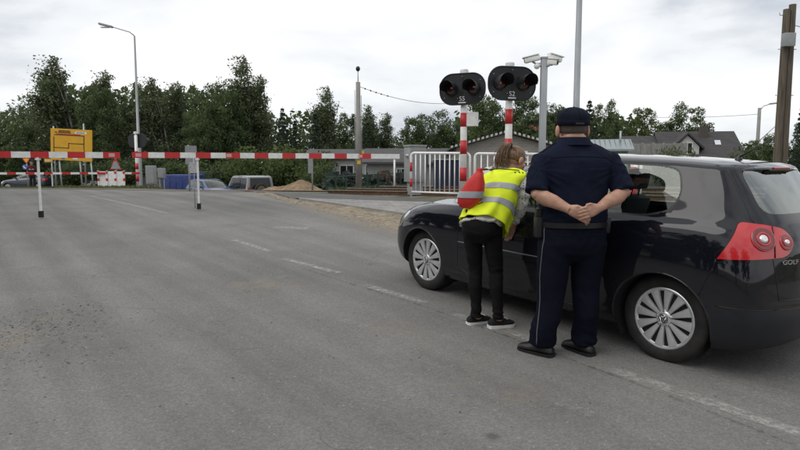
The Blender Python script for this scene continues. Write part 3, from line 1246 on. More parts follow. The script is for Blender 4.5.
def side_y(x, z, y0=1.5):
    h = car_bvh.ray_cast(Vector((x, y0, z)), Vector((0, -1, 0)))
    return h[0] if h[0] is not None else None


def rear_x(y, z):
    h = car_bvh.ray_cast(Vector((-2, y, z)), Vector((1, 0, 0)))
    return h[0]


def diag_p(a, z):
    """Point on the rear left corner seen along the 45 degree diagonal."""
    o = Vector((a / math.sqrt(2), a / math.sqrt(2), z)) + Vector((-1.5, 1.5, 0))
    h = car_bvh.ray_cast(o, Vector((1, -1, 0)).normalized())
    return h[0]


def seam(pts, name='panel_gap', r=.0028, parent=car, m=seal, sides=(1, -1)):
    pts = [p for p in pts if p is not None]
    for sg in sides:
        MB().tube([(p.x, p.y * sg, p.z) for p in pts], r, n=6).build(name, m, parent, smooth=True)


lin = lambda a, b, n: [a + (b - a) * k / n for k in range(n + 1)]
seam([side_y(.655, z) for z in lin(.27, 1.0, 22)])
seam([side_y(2.0, z) for z in lin(.36, .93, 16)])
seam([side_y(x, .27) for x in lin(.655, 1.80, 12)] + [side_y(x, .27 + (x - 1.8) * .47) for x in lin(1.82, 2.0, 4)])
hatch = [rear_x(y, z) for y, z in zip(lin(.572, .655, 12), lin(1.398, 1.03, 12))]
seam(hatch, r=.0035)
seam([rear_x(y, 1.400) for y in lin(-.57, .57, 16)], r=.003, sides=(1,))
seam([diag_p(a, .503) for a in lin(.34, -.02, 10)] + [rear_x(y, .503) for y in lin(.66, 0, 8)], r=.003)
seam([diag_p(a, z) for a, z in zip(lin(.352, .37, 3), lin(.806, .72, 3))] + [side_y(x, z) for x, z in zip(lin(-.33, -.27, 5), lin(.73, .55, 5))], r=.0028)
seam([rear_x(y, z) for y, z in zip(lin(.60, .635, 8), lin(.56, .84, 8))], r=.003)
seam([rear_x(y, .56) for y in lin(0, .6, 8)], r=.003)
seam([Vector(CS[i, 33]) for i in range(56, 96, 2)], r=.003)

# window bright-black trims and wheel-arch lips
for sg in (1, -1):
    for cx in (0, WB):
        pts = []
        for k in range(31):
            th = R(-12 + 204 * k / 30)
            p = side_y(cx + .353 * math.cos(th), .302 + .353 * math.sin(th))
            if p is not None:
                pts.append((p.x, (p.y - .004) * sg, p.z))
        MB().tube(pts, .007, n=8).build('wheel_arch_lip', paint, car, smooth=True)
        # wheel well
        mb = MB()
        prof = []
        n = 28
        for k in range(n + 1):
            th = R(-30 + 240 * k / n)
            x, z = cx + .352 * math.cos(th), .302 + .352 * math.sin(th)
            yo = side_y(x, max(z, .22))
            yo = (yo.y if yo else .84) - .006
            for y in (yo, .50):
                mb.v.append((x, y * sg, z))
        mb.f = [(2 * k, 2 * k + 1, 2 * k + 3, 2 * k + 2) for k in range(n)]
        c0 = len(mb.v)
        mb.v.append((cx, .50 * sg, .30))
        mb.f += [(2 * k + 1, 2 * k + 3, c0) for k in range(n)]
        mb.build('wheel_well', dark_in, car)

# underside, cabin and seats
MB().box((1.32, 0, .235), (3.7, 1.0, .03)).box((1.29, 0, .24), (1.8, 1.5, .03)).build('floor_pan', dark_in, car)
cb = MB().box((1.2, 0, .42), (3.0, 1.30, .04)).box((2.2, 0, .78), (.30, 1.42, .26), bevel=.06).box((-.15, 0, .82), (.56, 1.25, .03))
cb.build('cabin_trim', cabin_m, car)
MB().box((1.72, .37, .92), (.03, .36, .03)).tube([(1.70 + .06 * math.cos(t), .37 + .18 * math.sin(t), .93 + .17 * math.cos(t)) for t in lin(0, 6.0, 20)], .014).build('steering_wheel', cabin_m, car, smooth=True)


def seat(x, y, w, h, name):
    s = MB()
    s.box((x + .25, y, .50), (.50, w, .16), bevel=.05)
    s.box((x - .04, y, .80), (.15, w * .95, h), Matrix.Rotation(R(-16), 3, 'Y'), bevel=.06)
    o = s.build(name, seat_m, car, smooth='auto')
    hh = MB()
    hh.box((x - .16, y, .80 + h * .5 + .14), (.10, .27, .19), Matrix.Rotation(R(-8), 3, 'Y'), bevel=.045)
    for k in (-.06, .06):
        hh.tube([(x - .13, y + k, .80 + h * .45), (x - .15, y + k, .80 + h * .5 + .08)], .007)
    hh.build('headrest', seat_m, o, smooth='auto')


seat(1.10, .37, .50, .58, 'front_seat')
seat(1.10, -.37, .50, .58, 'front_seat')
rsb = MB().box((.12, 0, .74), (.15, 1.22, .56), Matrix.Rotation(R(-20), 3, 'Y'), bevel=.06).box((.40, 0, .50), (.5, 1.22, .16), bevel=.06).build('rear_bench', seat_m, car, smooth='auto')
for y in (.37, -.37):
    MB().box((.02, y, 1.08), (.09, .25, .14), Matrix.Rotation(R(-10), 3, 'Y'), bevel=.04).build('headrest', seat_m, rsb, smooth='auto')

# roof spoiler, high brake lamp, antenna
sp_ = MB()
sec = [(-.225, 1.424), (-.32, 1.408), (-.368, 1.392), (-.371, 1.380), (-.33, 1.372), (-.28, 1.366), (-.23, 1.39)]
ysm = [-.565, -.54, -.45, -.2, 0, .2, .45, .54, .565]
for y in ysm:
    t = abs(y) / .565
    k = 1 - .50 * t ** 5
    dz = -.022 * t ** 2
    dx = .085 * t ** 3
    sp_.v += [(-.235 + (x + .235) * k + dx * .7, y, 1.40 + (z - 1.40) * (1 - .35 * t ** 4) + dz) for x, z in sec]
ns = len(sec)
sp_.f = [(i * ns + a, i * ns + (a + 1) % ns, (i + 1) * ns + (a + 1) % ns, (i + 1) * ns + a) for i in range(len(ysm) - 1) for a in range(ns)]
sp_.f += [tuple(range(ns)), tuple(range((len(ysm) - 1) * ns, len(ysm) * ns))]
spo = sp_.build('roof_spoiler', paint, tailgate, smooth='auto')
MB().box((-.371, 0, 1.386), (.012, .28, .016), bevel=.005).build('brake_lamp', red_lens, spo)
MB().box((-.352, 0, 1.374), (.03, .40, .012)).build('brake_lamp_housing', seal, spo)
an = MB().lathe([(.028, 0), (.026, .012), (.012, .026), (0, .03)], 14, (-.075, 0, 1.434))
an.tube([(-.075, 0, 1.455), (-.13, 0, 1.49), (-.30, 0, 1.60)], [.007, .004, .0025], n=8)
an.build('antenna', seal, car, smooth=True)

# tail lamps
for sg in (1, -1):
    lamp = MB()
    for f in tl_f:
        ff = [(p[0] - .004, (p[1] + .004) * sg, p[2]) for p in f]
        lamp.add(ff if sg > 0 else ff[::-1], [tuple(range(len(ff)))])
    lo = lamp.build('tail_light', red_lens, car, smooth=True, weld=.0002)
    for (a, z, r) in ((.085, .945, .078), (-.075, .925, .052)):
        p = diag_p(a, z)
        q1, q2 = diag_p(a + .03, z), diag_p(a, z + .03)
        n_ = (q1 - p).cross(q2 - p).normalized()
        if n_.x > 0:
            n_ = -n_
        q = n_.to_track_quat('Z', 'Y').to_matrix()

        def disc(prof, m, nm, par):
            mb = MB().lathe(prof, 24)
            mb.v = [q @ Vector(v) + p + n_ * .003 for v in mb.v]
            mb.v = [Vector((v.x, v.y * sg, v.z)) for v in mb.v]
            return mb.build(nm, m, par, smooth=True)
        ring = disc([(r, .001), (r * .97, .006), (r * .88, .009), (r * .70, .006), (r * .50, .005), (r * .3, .007)], red_dark, 'lamp_ring', lo)
        disc([(r * .60, .0075), (r * .52, .012), (r * .44, .0085)], facet_m, 'lamp_reflector', lo)
        disc([(r * .36, .006), (r * .34, .013), (r * .2, .017), (0, .018)], clear_lens, 'lamp_bulb', lo)
        disc([(r * 1.03, .000), (r * 1.03, .006), (r * .97, .007), (r * .95, .002)], red_lens, 'lamp_bezel', lo)
    seam([p + Vector((-.007, .004, 0)) for p in (diag_p(.012, z) for z in lin(.832, 1.026, 8))], 'lamp_split', .0035, lo, sides=(sg,))
    hd = MB()
    for f in hl_f:
        ff = [(p[0] + .003, p[1] * sg, p[2]) for p in f]
        hd.add(ff, [tuple(range(len(ff)))])
    hd.build('headlight', mat('headlight_glass', (.35, .37, .38), .08, metal=.4, coat=1.0), car, smooth=True, weld=.0002)

# side mouldings, door handles, mirrors
for sg in (1, -1):
    for nm, x0, x1 in (('side_moulding', .44, .645), ('side_moulding', .665, 1.985)):
        mb = MB()
        xs = lin(x0, x1, 14)
        for x in xs:
            for dz, dy in ((-.030, .0), (-.024, .011), (.018, .013), (.026, .007), (.028, 0)):
                y = side_y(x, .575 + dz).y
                mb.v.append((x, (y + dy) * sg, .575 + dz))
        mb.f = [(i * 5 + a, i * 5 + a + 1, (i + 1) * 5 + a + 1, (i + 1) * 5 + a) for i in range(len(xs) - 1) for a in range(4)]
        mb.f += [(0, 1, 2, 3, 4), tuple((len(xs) - 1) * 5 + a for a in range(5))]
        mb.build(nm, paint, car, smooth='auto')
        MB().tube([(x, (side_y(x, .600).y + .008) * sg, .600) for x in xs], .005, n=6).build('moulding_strip', mat('brushed_strip', (.28, .285, .29), .35, metal=.7), car, smooth=True)
    y = side_y(.85, .86).y
    mb = MB().tube([(.76, (y + .004) * sg, .862), (.775, (y + .032) * sg, .864), (.86, (y + .036) * sg, .864), (.945, (y + .032) * sg, .862), (.96, (y + .002) * sg, .86)], [.014, .016, .016, .016, .012], n=8, flat=.7)
    mb.build('door_handle', paint, car, smooth=True)
    y = side_y(1.80, .98).y
    mr_ = MB().box((1.80, (y + .125) * sg, 1.035), (.11, .19, .14), Matrix.Rotation(R(-8 * sg), 3, 'Z'), bevel=.045).tube([(1.83, (y - .005) * sg, .985), (1.82, (y + .07) * sg, 1.0)], .025)
    mo = mr_.build('wing_mirror', paint, car, smooth='auto')
    MB().box((1.741, (y + .125) * sg, 1.035), (.004, .155, .105), Matrix.Rotation(R(-8 * sg), 3, 'Z')).build('mirror_glass', chrome, mo)

# wheels
def wheel(x, sg, steer):
    w = bpy.data.objects.new('wheel', None)
    link(w, car)
    w.location = (x, .672 * sg, .316)
    w.rotation_euler = (0, 0, (0 if sg > 0 else math.pi) + steer)
    T = MB()
    prof = [(.216, .098), (.225, .106), (.255, .112), (.285, .108), (.304, .098), (.313, .086), (.3155, .074)]
    for k, y in enumerate((.062, .056, .034, .028, .004, -.004, -.028, -.034, -.056, -.062)):
        prof.append((.317 if k % 4 in (0, 3) else .311, y))
    prof += [(.3155, -.074), (.313, -.086), (.304, -.098), (.285, -.108), (.225, -.106), (.216, -.098)]
    T.lathe(prof, 56, axis='y')
    T.build('tyre', tyre_m, w, smooth='auto')
    rim = MB()
    rim.lathe([(.219, .094), (.2205, .102), (.214, .106), (.203, .103), (.196, .094)], 56, axis='y')
    n = 12
    for k in range(n):
        a0 = 2 * math.pi * k / n + .1
        sec_ = []
        for r, wd, y in ((.046, .0112, .094), (.085, .0175, .100), (.130, .0240, .103), (.170, .0305, .104), (.203, .0375, .1025)):
            for t, dy in ((-1, -.012), (-.82, 0), (0, .0035), (.82, 0), (1, -.012)):
                ang = wd * t / r
                # spokes lean a little
                ang += (r - .05) * .0
                sec_.append((r * math.cos(a0) * math.cos(ang) - r * math.sin(a0) * math.sin(ang), y + dy, r * math.sin(a0) * math.cos(ang) + r * math.cos(a0) * math.sin(ang)))
        fs = [(i * 5 + a, i * 5 + a + 1, (i + 1) * 5 + a + 1, (i + 1) * 5 + a) for i in range(4) for a in range(4)]
        rim.add(sec_, fs)
    rim.lathe([(.056, .088), (.054, .100), (.046, .106), (.036, .107)], 32, axis='y')
    rim.build('wheel_trim', alloy, w, smooth='auto')
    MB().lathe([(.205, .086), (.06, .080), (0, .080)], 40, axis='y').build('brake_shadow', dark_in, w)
    cap = MB().lathe([(.037, .106), (.034, .111), (.02, .113), (0, .1135)], 28, axis='y').build('hub_cap', mat('hub_grey', (.10, .105, .11), .3, metal=.6), w, smooth=True)
    em = MB()
    em.tube([(.030 * math.cos(t), .1135, .030 * math.sin(t)) for t in lin(0, 2 * math.pi, 28)[:-1]], .0022, n=6, closed=True)
    for pts in ([(-.012, .024), (0, .004), (.012, .024)], [(-.023, .014), (-.010, -.024), (0, -.002), (.010, -.024), (.023, .014)]):
        em.tube([(px_, .1142, pz_) for px_, pz_ in pts], .0024, n=6)
    em.build('hub_emblem', chrome, w, smooth=True)
    for k in range(5):
        t = 2 * math.pi * k / 5 + .3
        MB().lathe([(.0065, .098), (.0065, .110), (0, .111)], 8, (.052 * math.cos(t), 0, .052 * math.sin(t)), axis='y').build('wheel_bolt', chrome, w)
    return w


for x in (0, WB):
    for sg in (1, -1):
        wheel(x, sg, R(0) if x == 0 else R(0))

# rear lettering, plate, handle emblem
pa, pb = rear_x(.585, .80), rear_x(.415, .80)
ga = math.atan2(pb.y - pa.y, pb.x - pa.x)
gl = text_obj('model_lettering', 'GOLF', .042, chrome, ((pa.x + pb.x) / 2 - .006, .50, .80), (R(86), 0, ga), tailgate, .003)
gl.scale = (1.4, 1, 1)
MB().box((rear_x(0, .38).x - .008, 0, .40), (.012, .52, .115), bevel=.004).build('number_plate', mat('plate_white', (.7, .7, .68), .4), car)
em = MB().lathe([(.058, 0), (.058, .010), (.05, .013), (0, .013)], 28, axis='x')
em.v = [Vector((rear_x(0, .92).x - .002 - v[0], v[1], v[2] + .92)) for v in em.v]
em.build('tailgate_emblem', chrome, tailgate, smooth='auto')
# ================================================================== PEOPLE
skin_m = mat('skin', (0.40, 0.215, 0.145), .55, var=.16, scale=16, color2=(0.48, 0.27, 0.19), bump=.25, bscale=90, bdist=.004, detail=8)
skin_m.node_tree.nodes['Principled BSDF'].inputs['Subsurface Weight'].default_value = .12
skin_m.node_tree.nodes['Principled BSDF'].inputs['Subsurface Scale'].default_value = .01
navy = mat('navy_uniform_cloth', (0.0078, 0.0102, 0.0235), .9, var=.22, scale=5, bump=.7, bscale=9, bdist=.02, spec=.12)
navy_tr = mat('navy_trouser_cloth', (0.0052, 0.0064, 0.0132), .9, var=.22, scale=5, bump=.5, bscale=7, bdist=.016, spec=.1)
navy_cap = mat('navy_cap_cloth', (0.009, 0.0105, 0.020), .9, var=.2, scale=30, bump=.15, bscale=200, spec=.1)
black_shoe = mat('black_leather', (0.010, 0.010, 0.011), .42, var=.3, scale=20, bump=.1, bscale=60)
belt_m = mat('black_belt', (0.007, 0.007, 0.008), .45)
white_pipe = mat('pale_piping', (0.115, 0.12, 0.14), .8)
hair_grey = mat('short_grey_brown_hair', (0.085, 0.068, 0.055), .8, var=.4, scale=160, bump=.5, bscale=400)
hair_br = mat('light_brown_hair', (0.125, 0.070, 0.036), .5, var=.45, scale=40, color2=(.19, .11, .06), stretch=(3, 3, .4), bump=.4, bscale=90)
hivis = mat('fluorescent_yellow_vest', (0.78, 0.92, 0.018), .75, var=.06, scale=8, bump=.35, bscale=11, bdist=.01)
silver_band = mat('grey_reflective_tape', (0.36, 0.38, 0.40), .38, var=.08, scale=40, bump=.1, bscale=300)
red_cloth = mat('red_nylon', (0.58, 0.028, 0.022), .6, var=.12, scale=9, bump=.5, bscale=14, bdist=.012)
jean = mat('black_denim', (0.0065, 0.0065, 0.0075), .9, var=.3, scale=14, bump=.4, bscale=16, bdist=.006, spec=.2)
sole_w = mat('white_rubber_sole', (0.72, 0.71, 0.68), .7, var=.1, scale=20)
black_cloth = mat('black_canvas', (0.008, 0.008, 0.008), .9, var=.3, scale=40)


def dotted_material():
    m = mat('white_blouse_dots', (0.62, 0.60, 0.56), .85, var=.05, scale=6, bump=.4, bscale=10, bdist=.01)
    n, l = m.node_tree.nodes, m.node_tree.links
    b = n['Principled BSDF']
    src = b.inputs['Base Color'].links[0].from_socket
    tc = n.new('ShaderNodeTexCoord')
    v = n.new('ShaderNodeTexVoronoi')
    v.inputs['Scale'].default_value = 40
    v.inputs['Randomness'].default_value = .55
    l.new(tc.outputs['Object'], v.inputs['Vector'])
    r = n.new('ShaderNodeValToRGB')
    r.color_ramp.elements[0].position, r.color_ramp.elements[1].position = .22, .30
    r.color_ramp.elements[0].color, r.color_ramp.elements[1].color = (1, 1, 1, 1), (0, 0, 0, 1)
    l.new(v.outputs['Distance'], r.inputs['Fac'])
    mx = n.new('ShaderNodeMix')
    mx.data_type = 'RGBA'
    mx.inputs['B'].default_value = (.04, .035, .05, 1)
    l.new(r.outputs['Color'], mx.inputs['Factor'])
    l.new(src, mx.inputs['A'])
    l.new(mx.outputs['Result'], b.inputs['Base Color'])
    return m


blouse_m = dotted_material()


def ringsect(mb, secs, n=28, caps=True):
    """Loft of horizontal-ish rings: (centre, rx, ry, exponent, right axis, forward axis)."""
    vs, fs = [], []
    for c, rx, ry, ex, ax, ay in secs:
        c, ax, ay = Vector(c), Vector(ax), Vector(ay)
        for k in range(n):
            t = 2 * math.pi * k / n
            ct, st_ = math.cos(t), math.sin(t)
            u = math.copysign(abs(ct) ** (2 / ex), ct) * rx
            w = math.copysign(abs(st_) ** (2 / ex), st_) * ry
            vs.append(c + ax * u + ay * w)
    m = len(secs)
    for i in range(m - 1):
        for k in range(n):
            k2 = (k + 1) % n
            fs.append((i * n + k, i * n + k2, (i + 1) * n + k2, (i + 1) * n + k))
    if caps:
        fs += [tuple(range(n))[::-1], tuple((m - 1) * n + k for k in range(n))]
    mb.add(vs, fs)


def fuse(mb, voxel, smooth=4, name='fused', wrinkle=None):
    me = mb.mesh('raw')
    out = eval_mesh(me, [('REMESH', dict(mode='VOXEL', voxel_size=voxel)), ('SMOOTH', dict(factor=.5, iterations=smooth))], name)
    if wrinkle:
        out.update()
        co = np.empty(len(out.vertices) * 3)
        out.vertices.foreach_get('co', co)
        no = np.empty(len(out.vertices) * 3)
        out.vertices.foreach_get('normal', no)
        co, no = co.reshape(-1, 3), no.reshape(-1, 3)
        d = np.array([wrinkle(Vector(p)) for p in co])
        co += no * d[:, None]
        out.vertices.foreach_set('co', co.ravel())
    out.shade_smooth()
    out.update()
    return out


def mesh_obj(name, me, m, parent):
    me.materials.clear()
    me.materials.append(m)
    o = bpy.data.objects.new(name, me)
    return link(o, parent)


def head(mb, c, rot, s=1.0):
    """Skull, jaw, brow, nose, lips, ears; +y of rot is where the face looks."""
    c = Vector(c)

    def el(off, r):
        b = MB().ball((0, 0, 0), [x * s for x in r], 20, 14)
        mb.add([rot @ (v + Vector(off) * s) + c for v in [Vector(t) for t in b.v]], b.f)
    el((0, -.012, .025), (.078, .098, .095))
    el((0, .028, -.045), (.060, .068, .070))
    el((0, .060, -.088), (.032, .030, .024))
    el((0, .090, .018), (.052, .016, .014))
    el((0, .104, -.022), (.0135, .020, .028))
    el((0, .116, -.036), (.016, .012, .011))
    el((0, .092, -.066), (.026, .012, .010))
    for sx in (-1, 1):
        el((sx * .092, -.012, -.006), (.013, .024, .038))
        el((sx * .042, .068, -.020), (.024, .022, .024))


def ridge(v):
    return 1 - abs(mnoise.noise(v)) * 2


def finger(mb, pts, r0=.0104, r1=.0082):
    n = len(pts)
    mb.tube(pts, [r0 + (r1 - r0) * i / (n - 1) for i in range(n)], n=8)
    mb.ball(pts[-1], r1, 8, 6)


# ------------------------------------------------------------------ officer in navy
O_POS = gpt(573.5, 4.26)
officer = thing('person', 'person in navy uniform and cap seen from behind, hands clasped at the back', 'person', O_POS, R(4))
X3, Y3 = Vector((1, 0, 0)), Vector((0, 1, 0))
bd = MB()
hrot = Matrix.Rotation(R(5), 3, 'X')
head(bd, (-.005, .055, 1.628), hrot, 1.17)
bd.tube([(-.005, .01, 1.42), (-.005, .015, 1.50), (-.005, .03, 1.58)], [.10, .094, .090], n=18)
ringsect(bd, [((0, 0, z), rx, ry, 2.3, X3, Y3) for z, rx, ry in ((.86, .17, .12), (1.0, .19, .13), (1.15, .19, .13), (1.3, .2, .13), (1.42, .20, .10), (1.50, .12, .08))])
for sx, foot in ((-1, (-.185, .04)), (1, (.128, .05))):
    bd.tube([(sx * .10, 0, .90), ((sx * .10 + foot[0]) / 2, .02, .48), (foot[0], foot[1] - .03, .10), (foot[0] - .02, foot[1] + .02, .06)], [.08, .05, .035, .025], n=14)
SHL, ELL, WRL = Vector((-.238, -.005, 1.450)), Vector((-.296, -.105, 1.19)), Vector((-.115, -.255, 1.085))
SHR, ELR, WRR = Vector((.244, -.005, 1.450)), Vector((.312, -.105, 1.195)), Vector((.072, -.255, 1.090))
for S, E_, W in ((SHL, ELL, WRL), (SHR, ELR, WRR)):
    m1 = S.lerp(E_, .5)
    f1, f2 = E_.lerp(W, .30) + Vector((0, -.004, -.004)), E_.lerp(W, .7)
    sw = W - E_
    bd.tube([S + Vector((.04 if E_.x < 0 else -.04, 0, -.05)), m1, E_.lerp(S, .18), E_ + Vector((0, -.004, -.002)), E_ + sw * .14 + Vector((0, -.004, -.006)), E_ + sw * .30 + Vector((0, -.006, -.008)), E_ + sw * .52, E_ + sw * .76, E_ + sw * .93, W],
            [.045, .054, .049, (.046, .047), (.050, .049), (.052, .048), (.047, .042), (.037, .032), (.031, .026), (.033, .026)], n=20, up=(0, 0, 1))
    bd.ball(E_ + Vector((-.01 if E_.x < 0 else .01, -.022, -.004)), .034, 12, 8)
# his left hand: palm hangs across the small of the back
pl = [WRL, WRL + Vector((.035, -.004, -.008)), WRL + Vector((.085, -.004, -.030))]
bd.tube(pl, [(.034, .026), (.046, .024), (.046, .020)], n=14, up=(.25, 0, 1))
for k in range(4):
    b0 = WRL + Vector((.082 - .004 * k, -.006, -.002 - .0215 * k))
    L = (.9, 1.0, .95, .75)[k]
    finger(bd, [b0, b0 + Vector((.032, -.004, -.014)) * L, b0 + Vector((.056, .003, -.030)) * L, b0 + Vector((.064, .018, -.046)) * L])
finger(bd, [WRL + Vector((.025, -.012, .018)), WRL + Vector((.055, -.022, .022)), WRL + Vector((.080, -.026, .012))], .0105, .0085)
# his right hand: closes over the left one
pr = [WRR, WRR + Vector((-.035, -.012, -.004)), WRR + Vector((-.078, -.026, -.016))]
bd.tube(pr, [(.034, .026), (.047, .025), (.047, .020)], n=14, up=(-.1, 0, 1))
for k in range(4):
    b0 = WRR + Vector((-.074 + .002 * k, -.030, .018 - .0225 * k))
    L = (.92, 1.0, .95, .8)[k]
    finger(bd, [b0, b0 + Vector((-.034, -.008, -.008)) * L, b0 + Vector((-.060, .004, -.020)) * L, b0 + Vector((-.070, .026, -.026)) * L])
finger(bd, [WRR + Vector((-.028, -.014, .022)), WRR + Vector((-.060, -.030, .036)), WRR + Vector((-.086, -.036, .030))], .011, .0088)
mesh_obj('body', fuse(bd, .0046, 2, 'body'), skin_m, officer)


def ridge(v):
    return 1 - abs(mnoise.noise(v)) * 2


def shirt_wrinkle(p):
    w = .010 * mnoise.noise(Vector((p.x * 5, p.y * 5, p.z * 6)))
    # creases fan out from the armpits, and gather above the belt
    s_ = 1 if p.x > 0 else -1
    ang = math.atan2(p.z - 1.36, abs(p.x) - .30)
    near = math.exp(-((abs(p.x) - .22) ** 2 + (p.z - 1.30) ** 2) / .020)
    w += .010 * near * ridge(Vector((ang * 3.2, s_ * 4, p.z * 2)))
    w += .007 * ridge(Vector((p.x * 5 + 2, p.y * 4, p.z * 9 + p.x * 5))) * smoothstep(1.45, 1.15, p.z)
    w += .011 * ridge(Vector((p.x * 6, p.y * 5, p.z * 21))) * smoothstep(1.13, 1.01, p.z)
    w += .006 * ridge(Vector((p.x * 17, p.y * 12, p.z * 13))) * smoothstep(.22, .30, abs(p.x))
    return w - .008


sh = MB()
ringsect(sh, [((0, y, z), rx, ry, ex, X3, Y3) for z, rx, ry, ex, y in (
    (.975, .226, .168, 2.4, .02), (1.00, .238, .180, 2.4, .02), (1.06, .241, .187, 2.4, .02), (1.13, .233, .184, 2.4, .02), (1.23, .232, .176, 2.5, .012), (1.34, .246, .168, 2.6, .0),
    (1.415, .262, .150, 2.7, -.004), (1.455, .260, .130, 2.6, -.004), (1.487, .232, .115, 2.4, .0), (1.516, .188, .102, 2.3, .004), (1.542, .138, .098, 2.2, .008), (1.565, .112, .096, 2.1, .012))], 40)
for S, E_, sx in ((SHL, ELL, -1), (SHR, ELR, 1)):
    a = S + Vector((-sx * .06, 0, -.035))
    hem = S.lerp(E_, .95)
    sh.tube([a, S + Vector((sx * .004, 0, -.045)), S.lerp(E_, .5) + Vector((sx * .010, 0, 0)), hem + Vector((sx * .006, 0, 0))], [(.078, .080), (.080, .082), (.078, .078), (.075, .073)], n=20)
shirt = mesh_obj('shirt', fuse(sh, .0085, 11, 'shirt', shirt_wrinkle), navy, officer)
for S, E_, sx in ((SHL, ELL, -1), (SHR, ELR, 1)):
    t_ = (E_ - S).normalized()
    hq = S.lerp(E_, .93) + Vector((sx * .006, 0, 0))
    MB().tube([hq - t_ * .014, hq - t_ * .012, hq + t_ * .012, hq + t_ * .014], [(.070, .067), (.078, .076), (.078, .076), (.070, .067)], n=28).build('sleeve_hem', navy, shirt, smooth=True)
# collar, yoke seam, shoulder straps, sleeve hems
co_ = MB()
ringsect(co_, [((-.003, y, z), r, r * .94, 2.1, X3, Y3) for z, r, y in ((1.520, .130, .010), (1.545, .116, .014), (1.570, .108, .020), (1.576, .102, .022), (1.55, .097, .02))], 28, caps=False)
co_.build('collar', navy, shirt, smooth=True)
sbv = BVHTree.FromPolygons([v.co.copy() for v in shirt.data.vertices], [tuple(p.vertices) for p in shirt.data.polygons])


def on_back(bv, x, z):
    h = bv.ray_cast(Vector((x, -1.0, z)), Vector((0, 1, 0)))
    return h[0]


yk = [on_back(sbv, x, 1.440 - .008 * (x / .2) ** 2) for x in lin(-.21, .21, 20)]
MB().tube([p + Vector((0, -.001, 0)) for p in yk if p], .0032, n=6).build('yoke_seam', navy, shirt, smooth=True)
for sx, S, E_ in ((-1, SHL, ELL), (1, SHR, ELR)):
    pts = []
    for t in lin(.14, .25, 8):
        h = sbv.ray_cast(Vector((sx * t, 0, 2)), Vector((0, 0, -1)))
        if h[0] is not None:
            pts.append(h[0] + Vector((0, 0, .001)))
    MB().tube(pts, [(.005, .024)] * len(pts), n=8, up=(0, 0, 1)).build('shoulder_strap', navy_cap, shirt, smooth=True)


def trouser_wrinkle(p):
    w = .008 * mnoise.noise(Vector((p.x * 6, p.y * 6, p.z * 4)))
    w += .010 * ridge(Vector((p.x * 8 + 4, p.y * 8, p.z * 15 + p.x * 9))) * smoothstep(.36, .10, p.z)
    w += .007 * ridge(Vector((p.x * 9, p.y * 7, p.z * 10 - abs(p.x) * 12))) * smoothstep(.62, .78, p.z)
    w += .006 * ridge(Vector((p.x * 9, p.y * 9, p.z * 9 + p.x * 10))) * math.exp(-((p.z - .48) / .14) ** 2)
    return w - .005


tr = MB()
ringsect(tr, [((0, y, z), rx, ry, 2.3, X3, Y3) for z, rx, ry, y in ((.70, .15, .10, .01), (.76, .226, .155, .005), (.84, .240, .168, .0), (.93, .237, .165, .01), (1.00, .228, .160, .02))], 30)
FOOT_L, FOOT_R = Vector((-.185, .03, 0)), Vector((.128, .04, 0))
for sx, FT in ((-1, FOOT_L), (1, FOOT_R)):
    hip = Vector((sx * .122, .0, .84))
    kn = hip.lerp(FT + Vector((0, -.02, .05)), .45) + Vector((-sx * .010, .015, 0))
    tr.tube([hip, hip.lerp(kn, .45), kn, kn.lerp(FT, .45) + Vector((0, -.02, .03)), FT + Vector((.0, -.01, .22)), FT + Vector((.0, .005, .13)), FT + Vector((0, .01, .085))],
            [(.126, .150), (.118, .130), (.101, .112), (.093, .106), (.092, .104), (.096, .106), (.097, .108)], n=24, up=(1, 0, 0))
trousers = mesh_obj('trousers', fuse(tr, .009, 5, 'trousers', trouser_wrinkle), navy_tr, officer)
tbv = BVHTree.FromPolygons([v.co.copy() for v in trousers.data.vertices], [tuple(p.vertices) for p in trousers.data.polygons])
pts = []
for z in lin(.95, .10, 34):
    t = smoothstep(.9, .05, z)
    x = -.13 + (FOOT_L.x + .13) * t
    az = R(205 + 8 * math.sin(z * 9))
    d = Vector((math.cos(az), math.sin(az), 0))
    h = tbv.ray_cast(Vector((x, 0.0 + .0 * t, z)) + d * .8, -d)
    if h[0] is not None:
        pts.append(h[0] + d * .002)
MB().tube(pts, .0034, n=6).build('side_piping', white_pipe, trousers, smooth=True)
for x in (-.115, .115):
    pk = [on_back(tbv, x + dx, .90 + dz) for dx, dz in ((-.07, .005), (-.035, 0), (0, -.003), (.035, 0), (.07, .005))]
    MB().tube([p + Vector((0, -.0005, 0)) for p in pk if p], .0035, n=6).build('pocket_seam', navy_cap, trousers, smooth=True)
bt = MB()
ringsect(bt, [((0, .018, z), rx, ry, 2.35, X3, Y3) for z, rx, ry in ((.945, .236, .172), (.947, .244, .182), (.985, .246, .184), (.988, .236, .172))], 36, caps=False)
bt.build('belt', belt_m, officer, smooth='auto')
pch = MB().box((-.250, .0, .945), (.05, .085, .15), bevel=.014).box((-.253, -.005, 1.045), (.045, .06, .07), bevel=.012).tube([(-.268, .01, 1.06), (-.272, .015, 1.14)], .006)
pch.build('radio_pouch', belt_m, officer, smooth='auto')
MB().box((.248, .02, .955), (.05, .09, .12), Matrix.Rotation(R(4), 3, 'Y'), bevel=.016).build('belt_pouch', belt_m, officer, smooth='auto')


